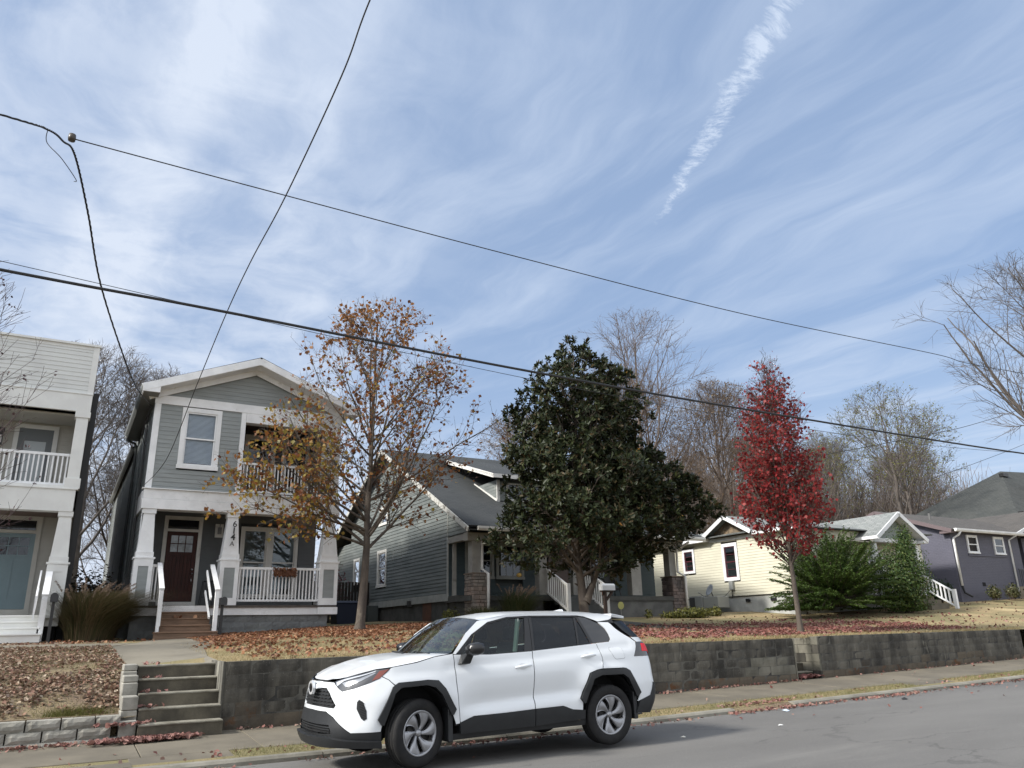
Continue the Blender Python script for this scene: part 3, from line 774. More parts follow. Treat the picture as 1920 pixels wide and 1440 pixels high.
# balcony
railing(F, GH, 4.28, 6.77, 4.15, 5.06, 24, d=-.03, bw=.032, rh=.06)
box('balcony_floor', 4.27, 6.77, 24.0, 25.8, 4.03, 4.12, WHITE, GH)
FBB = front(25.8)
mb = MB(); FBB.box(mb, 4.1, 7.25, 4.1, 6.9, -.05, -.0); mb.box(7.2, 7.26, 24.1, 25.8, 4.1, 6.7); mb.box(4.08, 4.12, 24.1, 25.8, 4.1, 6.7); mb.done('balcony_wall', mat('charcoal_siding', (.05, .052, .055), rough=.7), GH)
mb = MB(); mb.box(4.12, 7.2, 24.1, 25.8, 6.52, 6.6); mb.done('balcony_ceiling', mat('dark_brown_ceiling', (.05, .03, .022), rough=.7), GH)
mb = MB(); FBB.box(mb, 4.62, 5.62, 4.12, 6.38, 0, .03); bd = mb.done('balcony_door', WHITE2, GH)
mb = MB(); FBB.box(mb, 4.76, 5.48, 4.5, 6.2, .03, .035); mb.done('pane', PANE_DARK, bd)
window(FBB, GH, 5.85, 6.75, 4.6, 6.3, .08, WHITE2, WHITE2, pane=PANE_DARK, flush=.055, d=.03)
# front door
mb = MB(); FB.box(mb, 2.49, 2.60, 1.0, 3.61, 0, .05); FB.box(mb, 3.49, 3.60, 1.0, 3.61, 0, .05); FB.box(mb, 2.60, 3.49, 3.50, 3.61, 0, .05); FB.box(mb, 2.60, 3.49, 3.14, 3.22, 0, .045); FB.box(mb, 2.5, 3.6, .87, 1.04, 0, .06)
fr = mb.done('door_frame', WHITE2, GH)
mb = MB(); FB.box(mb, 2.62, 3.47, 3.24, 3.48, .01, .016); mb.done('transom_pane', PANE_DARK, fr)
mb = MB(); a, b = 2.61, 3.48
for q in ((a, a + .12, 1.05, 3.13), (b - .12, b, 1.05, 3.13), (a + .12, b - .12, 1.05, 1.30), (a + .12, b - .12, 3.02, 3.13), (a + .12, b - .12, 2.42, 2.52)): FB.box(mb, *q, 0, .03)
for i in range(1, 3): FB.box(mb, a + .12 + i * (b - a - .24) / 3 - .012, a + .12 + i * (b - a - .24) / 3 + .012, 2.52, 3.02, .002, .026)
FB.box(mb, a + .12, b - .12, 2.76, 2.785, .002, .027)
for i in range(6): w_ = (b - a - .24) / 6; FB.box(mb, a + .123 + i * w_, a + .117 + (i + 1) * w_, 1.30, 2.42, 0, .016)
dr = mb.done('front_door', MAHOG, GH)
mb = MB(); FB.box(mb, a + .11, b - .11, 2.51, 3.03, .004, .010); mb.done('pane', mat('bright_door_glass', (.20, .23, .24), (.12, .14, .15), 5, .08, spec=.8), dr)
mb = MB(); mb.tube([FB.p(3.41, 1.78, .05), FB.p(3.41, 1.66, .10), FB.p(3.41, 1.55, .05)], .012); mb.lathe([(0, -.07), (.03, -.065), (.03, -.03)], FB.p(3.41, 2.0, 0), 'y', 12); mb.lathe([(0, -.08), (.028, -.07), (.02, -.03)], FB.p(3.41, 1.88, 0), 'y', 12)
mb.done('door_handle', METAL, dr, smooth=True)
# porch front windows
mb = MB(); FB.box(mb, 5.64, 5.74, 1.25, 3.30, -.02, .05)
w1 = window(FB, GH, 4.78, 5.69, 1.15, 3.38, .09, WHITE2, WHITE2, blind=.9, pane=PANE); w2 = window(FB, GH, 5.69, 6.62, 1.15, 3.38, .09, WHITE2, WHITE2, blind=.9)
# railings
railing(F, GH, 4.42, 6.80, .97, 1.95, 23, d=.02, bw=.036)
railing(F, GH, 2.12, 2.3, .97, 1.98, 2, d=-.1)
stair_rail(GH, 2.30, 24.0, 2.0, 22.75, 1.22, -.02); stair_rail(GH, 3.70, 24.0, 1.98, 22.75, 1.20, -.02)
mb = MB(); mb.beam((3.56, 23.95, 1.8), (3.56, 22.85, 1.0), .04, .09); mb.beam((3.56, 23.95, 1.25), (3.56, 22.85, .5), .04, .07); mb.done('stair_rail', WHITE, GH)
# wooden steps
for k, (zt, yf) in enumerate(((.16, 22.62), (.335, 22.9), (.51, 23.18), (.685, 23.46))):
    x0, x1 = (2.2, 3.78) if k == 0 else (2.36, 3.64)
    MB().box(x0 + .01, x1 - .01, yf + .02, yf + .06, zt - .21 if k == 0 else zt - .175, zt - .04).done('riser', WOOD, GH)
    MB().box(x0, x1, yf - .01, yf + .30, zt - .038, zt).done('tread', WOOD, GH, bevel=.005)
box('riser', 2.36, 3.64, 23.74, 23.79, .69, .85, WHITE, GH)
box('stringer', 2.33, 2.36, 22.7, 23.9, -.1, .3, WOOD, GH)
# roof: two slopes, fascia, rakes, soffit, gutters
YF = 23.38
uvroof('roof', [(1.28, YF, 7.0), (1.28, 30.0, 7.0), (4.46, 30.0, 8.27), (4.46, YF, 8.27)], ROOF_DARK, GH)
uvroof('roof', [(7.64, YF, 7.0), (7.64, 30.0, 7.0), (4.46, 30.0, 8.27), (4.46, YF, 8.27)], ROOF_DARK, GH)
uvroof('roof', [(1.52, 30.0, 6.55), (1.52, 43.0, 6.55), (4.46, 43.0, 7.72), (4.46, 30.0, 7.72)], ROOF_DARK, GH)
mb = MB()
for s in (-1, 1):
    e = 4.46 + s * 3.2
    mb.beam((4.46, YF - .012, 8.13), (e, YF - .012, 6.87), .03, .21, (0, 0, 1)); mb.beam((4.46, 23.92, 7.98), (4.46 + s * 3.0, 23.92, 6.80), .03, .26, (0, 0, 1))
    mb.hexa([(4.46, YF, 8.01), (e, YF, 6.745), (e, 24.0, 6.745), (4.46, 24.0, 8.01)], [(4.46, YF, 8.03), (e, YF, 6.765), (e, 24.0, 6.765), (4.46, 24.0, 8.03)])
mb.box(1.26, 1.72, YF - .02, YF + .03, 6.76, 6.96); mb.box(7.26, 7.68, YF - .02, YF + .03, 6.76, 6.96)
mb.box(4.36, 4.56, YF - .03, YF + .01, 8.0, 8.2); mb.box(4.34, 4.58, 23.90, 23.94, 7.86, 8.06)
mb.done('rake_board', WHITE, GH)
SOFF = mat('grey_soffit', (.20, .20, .19), rough=.8)
box('soffit', 1.30, 1.72, YF + .03, 30.0, 6.76, 6.78, SOFF, GH)
mb = MB()
for X_, z_, y0, y1 in ((1.25, 6.93, YF, 30.02), (1.5, 6.5, 30.1, 43)):
    V = [(X_ + .11, z_ + .06), (X_ + .11, z_ - .07), (X_ + .04, z_ - .08), (X_ - .01, z_ - .02), (X_ - .03, z_ + .055), (X_ - .015, z_ + .055)]
    n = len(V); mb.add([(a, y0, b) for a, b in V] + [(a, y1, b) for a, b in V], [(i, i + n, i + 1 + n, i + 1) for i in range(n - 1)] + [tuple(range(n))[::-1], tuple(range(n, 2 * n))])
mb.done('gutter', mat('grey_metal_gutter', (.22, .23, .225), rough=.45), GH)
mb = MB(); mb.tube([(1.27, 29.7, 6.85), (1.32, 29.72, 6.70), (1.60, 29.75, 6.60), (1.64, 29.75, 6.4), (1.64, 29.75, 1.0)], .045); mb.tube([(1.66, 26.3, 6.5), (1.64, 26.3, 4), (1.64, 26.3, .3)], .04)
mb.done('downspout', mat('dark_grey_pipe', (.10, .11, .11), rough=.5), GH, smooth=True)
L.box(MB(), 0, 0, 0, 0, 0, 0)
mb = MB(); L.box(mb, 28.2, 28.4, .6, 6.8, 0, .03); L.box(mb, 36, 36.2, .6, 6.5, 0, .03); mb.done('side_trim', GREY_SIDE, GH)
mb = MB(); mb.tube([(1.60, 23.9 + .3, 6.52), (1.5, 24.5, 6.2), (1.45, 24.7, 5.8), (1.6, 24.9, 5.5), (1.64, 25.2, 5.7), (1.55, 25.3, 6.2), (1.62, 25.2, 6.5)], .012, 5)
mb.tube([(1.64, 25.6, 6.3), (1.64, 25.6, 1.2)], .022, 6); mb.box(1.55, 1.69, 25.4, 25.7, 1.2, 1.7); mb.tube([(1.55, 24.3, 6.60), (1.62, 24.3, 6.52)], .035, 8)
mb.done('service_cable', BLACK, GH)
# porch lantern on its white plaque
box('lantern_plaque', 3.98, 4.22, 25.94, 25.985, 3.0, 3.42, WHITE2, GH)
mb = MB(); mb.box(4.05, 4.15, 25.8, 25.92, 3.1, 3.3); mb.tube([(4.1, 25.86, 3.3), (4.1, 25.86, 3.42), (4.1, 25.93, 3.42)], .012, 6); mb.done('lantern', mat('pewter', (.2, .2, .2), rough=.4, metal=.6), GH)

# small things at the grey house
st = thing('metal_stool', 'thin metal stool standing beside the dark wooden door', 'stool', (3.85, 25.6, .86))
mb = MB()
for sx in (-1, 1):
    for sy in (-1, 1): mb.tube([(3.85 + sx * .20, 25.6 + sy * .16, .86), (3.85 + sx * .12, 25.6 + sy * .1, 1.62)], .012, 6)
for z_ in (1.15, 1.6): mb.box(3.67 if z_ < 1.5 else 3.72, 4.03 if z_ < 1.5 else 3.98, 25.49, 25.51, z_, z_ + .02)
mb.done('frame', BLACK, st); box('seat', 3.71, 3.99, 25.48, 25.72, 1.62, 1.64, BLACK, st)
fb = thing('rail_planter', 'rail planter filled with dry rust brown flowers on the white railing', 'planter', (5.75, 23.9, 1.8))
box('planter_box', 5.45, 6.05, 23.78, 23.93, 1.70, 1.86, mat('rust_planter', (.10, .04, .02), rough=.8), fb)

def mailbox_post(label, x, y, z0, zt, body_col=BLACK, rz=0.):
    t = thing('mailbox', label, 'mailbox', (x, y, z0), group='mailboxes by the front steps')
    MB().box(x - .035, x + .035, y - .035, y + .035, z0 - .1, zt - .2).done('post', BLACK, t)
    mb = MB(); n = 10; w, h, d = .085, .13, .24
    pr = [(-w, 0), (w, 0), (w, h)] + [(w * cos(a), h + w * sin(a)) for a in [pi * k / n for k in range(1, n)]] + [(-w, h)]
    m_ = len(pr); V = [(x + a, y - d, zt - .2 + b) for a, b in pr] + [(x + a, y + d, zt - .2 + b) for a, b in pr]
    mb.add(V, [tuple(range(m_)), tuple(range(2 * m_ - 1, m_ - 1, -1))] + [(i, i + m_, (i + 1) % m_ + m_, (i + 1) % m_) for i in range(m_)])
    mb.done('box', body_col, t)
    MB().box(x + w, x + w + .008, y + .02, y + .04, zt - .1, zt + .02).done('flag', BLACK, t)
    return t
GLB = mat('glossy_black_metal', (.015, .016, .018), rough=.3)
mailbox_post('black mailbox on a black post right of the wooden steps', 3.88, 22.9, .05, 1.03, GLB)
mailbox_post('black mailbox on a black post left of the tall dry grass clump', -.125, 22.55, -.06, 1.10, GLB)

# ================================================================== white house at the left edge
LH = thing('white_house', 'off-white flat fronted two storey house cut off by the left edge', 'house', (-2.5, 24, 0))
F = front(24.0)
box('wall', -7, .02, 26.0, 40, -.2, 7.6, BEIGE_SIDE, LH)
box('parapet_core', -7, .02, 24.02, 26, 6.10, 8.06, BEIGE_SIDE, LH)
box('side_cladding', .03, .20, 24.6, 40, .0, 6.85, mat('black_side_cladding', (.014, .014, .015), rough=.6), LH)
siding(F, LH, [(-6.9, 6.62), (-.10, 6.62), (-.10, 7.95), (-6.9, 7.95)], [], .125, OFFW_SIDE)
mb = MB(); F.box(mb, -.11, .045, 6.60, 8.05, -.05, .03); mb.box(-7, .075, 23.93, 24.1, 8.05, 8.11); mb.box(-6.9, -.105, 23.985, 24.0, 7.95, 8.05)
mb.done('corner_board', mat('offwhite_trim', (.70, .71, .69), (.64, .645, .63), 2, .6), LH); OW = MATS['offwhite_trim']
mb = MB(); mb.box(-7, .04, 23.93, 24.3, 6.10, 6.60); mb.box(-7, .055, 23.91, 24.0, 6.60, 6.62); mb.done('upper_beam', OW, LH)
mb = MB(); mb.box(-7, -.02, 23.93, 24.3, 3.31, 3.90); mb.box(-7, .02, 23.90, 24.0, 3.90, 3.93); mb.done('lower_beam', OW, LH)
for X_ in (-.13, -2.35):
    mb = MB(); mb.box(X_ - .15, X_ + .15, 23.96, 24.26, 3.93, 6.1); mb.box(X_ - .19, X_ + .19, 23.93, 24.29, 5.93, 6.1); mb.box(X_ - .19, X_ + .19, 23.93, 24.29, 3.93, 4.22); mb.done('upper_column', OW, LH, bevel=.005)
    craftsman_column(LH, X_ - .04, 23.88, .62, 1.92, 3.31, .48, .30, OW, OW)
siding(front(25.6), LH, [(-6.9, 3.95), (-.05, 3.95), (-.05, 6.15), (-6.9, 6.15)], [(-1.9, -.6, 3.9, 6.05)], .125, BEIGE_SIDE)
siding(front(26.0), LH, [(-6.9, .65), (-.05, .65), (-.05, 3.4), (-6.9, 3.4)], [(-2.0, -.72, .6, 3.4)], .125, BEIGE_SIDE)
box('wall', -6.9, -.04, 25.62, 25.9, 3.9, 6.3, BEIGE_SIDE, LH)
box('porch_ceiling', -7, -.04, 24.3, 26, 6.04, 6.09, BEIGE_SIDE, LH); box('porch_ceiling', -7, -.04, 24.3, 26, 3.4, 3.6, mat('brown_plank_ceiling', (.14, .10, .08), rough=.7), LH)
railing(F, LH, -2.2, -.28, 4.02, 4.9, 17, d=-.1, m=WHITE, bw=.038); railing(F, LH, -6.6, -2.5, 4.02, 4.9, 30, d=-.1, m=WHITE, bw=.038)
box('balcony_floor', -7, -.02, 23.95, 25.6, 3.91, 4.0, OW, LH); box('porch_floor', -7, .03, 23.85, 26, .56, .62, OW, LH)
# balcony door with frosted light
FB = front(25.6); mb = MB(); FB.box(mb, -1.78, -1.66, 4.0, 5.98, 0, .04); FB.box(mb, -.80, -.68, 4.0, 5.98, 0, .04); FB.box(mb, -1.66, -.80, 5.86, 5.98, 0, .04); dr = mb.done('door_frame', OW, LH)
mb = MB(); FB.box(mb, -1.66, -1.50, 4.02, 5.86, 0, .03); FB.box(mb, -.96, -.80, 4.02, 5.86, 0, .03); FB.box(mb, -1.5, -.96, 5.5, 5.86, 0, .03); FB.box(mb, -1.5, -.96, 4.02, 4.3, 0, .03); dr = mb.done('balcony_door', GREYDOOR, LH)
mb = MB(); FB.box(mb, -1.5, -.96, 4.3, 5.5, 0, .012); mb.done('pane', mat('frosted_pane', (.38, .42, .44), rough=.25), dr)
# front door
FB = front(26.0); mb = MB(); FB.box(mb, -1.95, -1.84, .7, 3.4, 0, .05); FB.box(mb, -.84, -.72, .7, 3.4, 0, .05); FB.box(mb, -1.84, -.84, 3.3, 3.4, 0, .05); FB.box(mb, -1.84, -.84, 2.92, 3.0, 0, .045); FB.box(mb, -1.9, -.78, .64, .84, 0, .06); mb.done('door_frame', BEIGE_SIDE, LH)
a, b = -1.84, -.84; mb = MB()
for q in ((a, a + .13, .85, 2.91), (b - .13, b, .85, 2.91), (a + .13, b - .13, .85, 1.1), (a + .13, b - .13, 2.80, 2.91), (a + .13, b - .13, 2.18, 2.32), (-1.39, -1.29, 1.1, 2.18)): FB.box(mb, *q, 0, .03)
for q in ((a + .13, -1.39, 1.1, 2.18), (-1.29, b - .13, 1.1, 2.18)): FB.box(mb, *q, 0, .014)
for i in range(1, 3): FB.box(mb, a + .13 + i * .247 - .012, a + .13 + i * .247 + .012, 2.32, 2.80, .002, .026)
FB.box(mb, a + .13, b - .13, 2.55, 2.575, .002, .027)
dr = mb.done('front_door', BLUEDOOR, LH)
mb = MB(); FB.box(mb, a + .12, b - .12, 2.31, 2.81, .003, .010); mb.done('pane', PANE_DARK, dr)
mb = MB(); FB.box(mb, a + .03, b - .03, 3.02, 3.28, .005, .012); mb.done('transom_pane', PANE_DARK, LH)
mb = MB(); mb.box(-1.92 - .30, -1.92 - .10, 25.36, 25.5, 5.3, 5.7); mb.box(-2.24, -2.0, 25.34, 25.52, 5.7, 5.78); ln = mb.done('wall_lantern', BLACK, LH)
box('lantern_glass', -2.2, -2.04, 25.35, 25.37, 5.34, 5.56, mat('frosted_lantern_glass', (.6, .6, .58), rough=.3), ln)
# white steps, skirt, stair rail
for k, (zt, yf) in enumerate(((.17, 22.55), (.32, 22.83), (.47, 23.11), (.62, 23.39))):
    MB().box(-6.0, -.36 if k else -.30, yf + .02, yf + .06, zt - .20, zt - .04).done('riser', OW, LH); MB().box(-6.0, -.34 if k else -.28, yf - .01, yf + .3, zt - .038, zt).done('tread', OW, LH, bevel=.004)
box('porch_skirt', -.34, .04, 23.95, 24.1, .36, .58, OW, LH); box('foundation', -7, 0, 24.1, 26, -.4, .56, DARK, LH)
stair_rail(LH, -.33, 24.0, 1.78, 22.9, 1.06, -.02, w=.13)
mb = MB(); mb.beam((-.52, 24, 1.74), (-.52, 22.95, 1.02), .04, .05); mb.beam((-.52, 24, 1.3), (-.52, 22.95, .58), .04, .05); mb.box(-.54, -.50, 22.9, 22.96, .5, 1.06); mb.done('stair_rail', WHITE, LH)

# ================================================================== bungalow (gable to the left, porch to the street)
BH = thing('bungalow', 'grey green bungalow with dark shingle roof, dormer and stone porch piers', 'house', (16.7, 28, .3))
XS = 12.0; L = leftside(XS); E_ = XS - .42
YE, ZE, YP, ZP = 23.30, 3.30, 32.0, 7.73
XR = 21.6
YR = 40.7
# side wall
box('wall', XS + .24, XR, 26.2, 39, .4, 3.3, mat('teal_core', (.07, .085, .085), rough=.8), BH)
XH = 18.6
mb = MB(); mb.add([(XS + .24, 25.9, 3.2), (XS + .24, 39, 3.2), (XS + .24, YP, ZP - .25), (XR, 25.9, 3.2), (XR, 39, 3.2), (XH, YP, ZP - .25)], [(0, 2, 1), (3, 4, 5), (0, 3, 5, 2), (2, 5, 4, 1), (1, 4, 3, 0)]); mb.done('gable_core', MATS['teal_core'], BH)
siding(L, BH, [(25.8, 1.33), (36.5, 1.33), (36.5, 4.0), (25.8, 4.0)], [(32.0, 33.15, 1.9, 3.5), (35.6, 36.6, 1.9, 3.3)], .134, TEAL_SIDE, th=.022, jitter=.004)
siding(L, BH, [(25.8, 4.006), (36.9, 4.006), (36.9, 5.15), (YP, ZP - .16), (24.9, 4.01)], [(32.1, 33.0, 4.6, 5.3)], .134, TEAL_SIDE, th=.022, jitter=.004)
siding(L, BH, [(36.5, 1.33), (39.0, 1.33), (39.0, 4.2), (36.5, 4.2)], [], .134, TEAL_SIDE, th=.022, jitter=.004)
siding(L, BH, [(24.0, 3.32), (25.78, 3.32), (25.78, 4.4), (24.0, 3.52)], [], .134, TEAL_SIDE, th=.02)
mb = MB(); L.box(mb, 25.74, 25.84, 1.30, 3.28, 0, .035); L.box(mb, 25.78, 25.82, 3.3, 4.45, .0, .03); mb.done('corner_board', mat('pale_greygreen_trim', (.38, .39, .37), (.30, .31, .295), 3, .6), BH); PG = MATS['pale_greygreen_trim']
for a, b in ((25.72, 29.4), (29.41, 31.2), (31.21, 34.6)):
    mb = MB(); L.box(mb, a, b, 1.06, 1.32, 0, .04); mb.done('skirt_board', PG, BH)
# stucco foundation with a rusty access panel
box('foundation', XS + .03, XR, 25.95, 39, -.3, 1.06, mat('dark_stucco', (.085, .085, .08), (.055, .055, .053), 2.5, .95, .01, 40), BH)
box('access_panel', XS + .0, XS + .03, 27.3, 28.05, .25, 1.05, mat('rusty_panel', (.12, .052, .03), (.085, .042, .028), 4, .8), BH)
box('meter_box', XS - .12, XS, 29.1, 29.35, .98, 1.2, mat('dark_box', (.05, .05, .05), rough=.6), BH)
window(L, BH, 32.0, 33.15, 1.9, 3.48, .12, WHITE2, WHITE2, pane=glassmat('grey_curtain_glass', (.6, .65, .65), .7, refl=.5), blind=.6, rows=2)
window(L, BH, 35.5, 36.4, 2.2, 3.4, .10, WHITE2, WHITE2, pane=PANE_DARK)
window(L, BH, 31.1 + .9, 32.1 + .9, 4.55, 5.36, .10, WHITE2, WHITE2, pane=PANE_DARK)
# roof
XH = 18.6
uvroof('roof', [(E_, YE, ZE + .12), (XR + .5, YE, ZE + .12), (XH, YP, ZP + .12), (E_, YP, ZP + .12)], ROOF_DARK, BH, .06)
uvroof('roof', [(E_, YR, ZE + .12), (XR + .5, YR, ZE + .12), (XH, YP, ZP + .12), (E_, YP, ZP + .12)], ROOF_DARK, BH, .06)
uvroof('roof', [(XR + .5, YE, ZE + .12), (XR + .5, YR, ZE + .12), (XH, YP + .01, ZP + .12), (XH, YP - .01, ZP + .12)], ROOF_DARK, BH, .06)  # unseen right end, shaped as a hip to lessen shadow on the cream wall
PEEL = mat('peeling_white_fascia', (.50, .50, .47), (.13, .12, .10), 5, .8, .002, 40, thr=(.50, .60), detail=8)
mb = MB(); mb.beam((E_ - .02, YE - .02, ZE - .02), (E_ - .02, YP, ZP - .01), .04, .17); mb.beam((E_ - .02, YR, ZE - .02), (E_ - .02, YP, ZP - .01), .04, .17); mb.done('rake_board', PEEL, BH)
mb = MB(); sof = [(YE, ZE - .04), (YP, ZP - .04), (YR, ZE - .04)]
for (ya, za), (yb, zb_) in zip(sof[:-1], sof[1:]): mb.add([(E_, ya, za), (XS + .03, ya, za), (XS + .03, yb, zb_), (E_, yb, zb_)], [(0, 1, 2, 3)])
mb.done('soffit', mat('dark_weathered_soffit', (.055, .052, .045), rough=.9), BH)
mb = MB(); V = [(YE + .04, 3.40), (YE + .04, 3.26), (YE - .05, 3.26), (YE - .09, 3.33), (YE - .09, 3.40), (YE - .07, 3.40)]; n = len(V)
mb.add([(E_ + .35, a, b) for a, b in V] + [(XR + .5, a, b) for a, b in V], [(i, i + 1, i + 1 + n, i + n) for i in range(n - 1)] + [tuple(range(n)), tuple(range(n, 2 * n))[::-1]]); mb.done('gutter', WHITE2, BH)
# dormer
DX0, DX1, DY = 14.15, 18.4, 25.95
DR = mk('dormer', *(lambda m_: (m_.V, m_.F))(MB().box(DX0 + .02, DX1 - .02, DY + .03, 30, 4.5, 5.62)), MATS['teal_core'], BH)
siding(front(DY), DR, [(DX0 + .1, 4.80), (DX1 - .1, 4.80), (DX1 - .1, 5.55), (DX0 + .1, 5.55)], [(DX0 + .35, DX1 - .35, 4.85, 5.5)], .12, TEAL_SIDE)
siding(leftside(DX0), DR, [(DY, 4.75), (27.9, 5.6), (DY, 5.6)], [], .12, TEAL_SIDE)
for i in range(3):
    a = DX0 + .40 + i * 1.2; mb = MB(); F_ = front(DY); F_.box(mb, a, a + .08, 4.86, 5.5, 0, .04); F_.box(mb, a + 1.0, a + 1.08, 4.86, 5.5, 0, .04); F_.box(mb, a, a + 1.08, 4.80, 4.87, 0, .05); F_.box(mb, a, a + 1.08, 5.44, 5.5, 0, .04); o = mb.done('window_frame', WHITE2, DR)
    mb = MB(); F_.box(mb, a + .08, a + 1.0, 4.87, 5.44, .0, .01); mb.done('pane', PANE_DARK, DR)
mb = MB(); F_ = front(DY); F_.box(mb, DX0 - .02, DX0 + .1, 4.75, 5.6, -.02, .03); F_.box(mb, DX1 - .1, DX1 + .02, 4.75, 5.6, -.02, .03); mb.beam((DX0 - .03, DY - .02, 4.78), (DX0 - .03, DY + 1.9, 5.72), .04, .1); mb.box(DX0 - .5, DX1 + .5, DY - .66, DY - .62, 5.55, 5.70); mb.beam((DX0 - .5, DY - .64, 5.62), (DX0 - .5, 29.5, 6.95), .04, .15); mb.done('dormer_trim', WHITE2, DR)
uvroof('dormer_roof', [(DX0 - .52, DY - .65, 5.68), (DX1 + .52, DY - .65, 5.68), (DX1 + .52, 30.6, 7.35), (DX0 - .52, 30.6, 7.35)], ROOF_DARK, DR, .1)
# porch
FW = front(25.95)
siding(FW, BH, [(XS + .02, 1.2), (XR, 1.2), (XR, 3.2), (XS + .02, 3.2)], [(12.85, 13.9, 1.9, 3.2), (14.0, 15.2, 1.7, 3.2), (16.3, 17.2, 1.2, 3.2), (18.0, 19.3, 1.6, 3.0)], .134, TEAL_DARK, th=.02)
for (a, b, c, e, cols, rows) in ((12.75, 13.95, 1.85, 3.2, 1, 3), (14.05, 15.25, 1.85, 3.2, 3, 2), (17.95, 19.35, 1.75, 3.05, 3, 2)):
    window(FW, BH, a, b, c, e, .10, PG, PG, pane=PANE_DARK, split=True, cols=cols, rows=1, blind=None)
mb = MB(); FW.box(mb, 16.35, 17.3, 1.2, 3.15, 0, .05); dr = mb.done('front_door', mat('brown_door', (.08, .035, .02), rough=.4), BH)
mb = MB(); mb.box(XS - .01, XR + .1, 24.16, 24.5, 3.02, 3.30); mb.box(XS - .01, XS + .22, 24.5, 25.8, 3.06, 3.27); mb.done('porch_beam', TAUPE, BH)
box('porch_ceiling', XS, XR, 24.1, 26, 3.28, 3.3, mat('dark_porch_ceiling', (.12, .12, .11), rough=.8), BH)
box('porch_floor', XS - .03, XR - .3, 24.0, 26, 1.0, 1.16, mat('dark_floor_slab', (.075, .075, .068), (.055, .055, .05), 3, .8), BH)
box('plinth', XS + .1, 14.9, 24.05, 25.9, .1, 1.0, MATS['dark_stucco'], BH)
PL = mat('cracked_grey_stucco', (.145, .145, .138), (.09, .09, .086), 2.0, .95, .006, 35, detail=8)
box('plinth', 17.0, 20.92, 24.05, 25.9, .1, 1.0, PL, BH)
box('half_wall', XS - .02, XS + .22, 24.9, 25.75, 1.0, 1.22, mat('dark_floor_slab', (.1, .1, .1)), BH)
mb = MB(); mb.box(12.1, 12.22, 25.55, 25.67, 1.2, 3.05); mb.done('corner_post', TAUPE, BH)
# stone piers with posts
def pier(x0, y0, s, z0, z1, post):
    k = MB(); R = rootloc(BH); z = z0; c = 0; core = MB().box(x0 + .03, x0 + s - .03, y0 + .03, y0 + s - .03, z0, z1 - .01).done('pier', mat('pier_mortar', (.15, .135, .115), rough=.95), BH)
    r = random.Random(int(x0 * 10))
    while z < z1 - .05:
        h = min(r.choice((.11, .13, .15)), z1 - z)
        for face in ('f', 'l'):
            u = 0.
            off = (0.1 if c % 2 else 0)
            while u < s - .01:
                w = min(r.uniform(.14, .30), s - u)
                if s - u - w < .08: w = s - u
                b_ = MB(); q = r.uniform(.0, .022); g_ = .006
                if face == 'f': b_.box(x0 + u + g_, x0 + u + w - g_, y0 - q, y0 + .06, z + g_, z + h - g_)
                else: b_.box(x0 - q, x0 + .06, y0 + u + g_, y0 + u + w - g_, z + g_, z + h - g_)
                b_.done('stone', STONE if x0 < 15 else STONE2, core, bevel=.010); u += w
        z += h; c += 1
    box('pier_cap', x0 - .03, x0 + s + .03, y0 - .03, y0 + s + .03, z1, z1 + .04, mat('brown_stone_cap', (.17, .13, .10), rough=.9), BH)
    px_, py_, pw = post
    MB().box(px_, px_ + pw, py_, py_ + pw, z1 + .04, 3.02).done('porch_post', TAUPE, BH)
STONE = mat('reddish_field_stone', (.25, .19, .155), (.19, .17, .15), 2, .9, .008, 25, rnd=.22, dirt=((.11, .095, .08), 5, .5, .75))
STONE2 = mat('brown_dark_field_stone', (.17, .13, .115), (.11, .095, .09), 2, .9, .008, 25, rnd=.30, dirt=((.24, .21, .18), 6, .62, .8))
pier(12.07, 23.92, .66, .25, 1.88, (12.2, 24.25, .32)); pier(20.88, 24.0, .66, .3, 1.90, (21.0, 24.25, .34))
mb = MB(); mb.tube([(12.5, 23.4, 3.2), (12.5, 23.55, 3.08), (12.52, 24.12, 2.98), (12.52, 24.14, 2.05), (12.58, 23.8, 1.88), (12.58, 23.8, .4)], .05, 8); mb.tube([(21.35, 23.4, 3.2), (21.3, 24.1, 2.98), (21.28, 24.1, 2.1), (21.42, 23.85, 1.92), (21.42, 23.85, .45)], .05, 8)
mb.done('downspout', WHITE2, BH, smooth=True)
for a, b, c in ((14.8, 15.14, 24.1), (16.25, 16.55, 24.1), (18.95, 19.42, 24.1)): MB().box(a, b, c, c + .3, 1.2, 3.02).done('porch_post', TAUPE, BH)
# steps and their white balustrades
for k in range(5): MB().box(15.2, 16.7, 22.6 + k * .29, 24.05, .1, .36 + .16 * (k + 1)).done('step', mat('grey_step', (.10, .105, .10), (.075, .08, .078), 3, .8), BH)
L2 = Face((15.13, 0, 0), (0, -1, 0), (-1, 0, 0)); L3 = Face((16.76, 0, 0), (0, -1, 0), (-1, 0, 0))
for L_ in (L2, L3):
    railing(L_, BH, -24.1, -22.78, 1.30 - .05, 2.14, 10, m=WHITE2, bw=.035, slope=-.50)
    mb = MB(); L_.box(mb, -22.83, -22.71, .3, 1.52, -.06, .06); mb.done('newel_post', WHITE2, BH)
box('stringer', 15.05, 15.18, 22.8, 24.1, .2, .6, mat('dark_floor_slab', (.1, .1, .1)), BH)

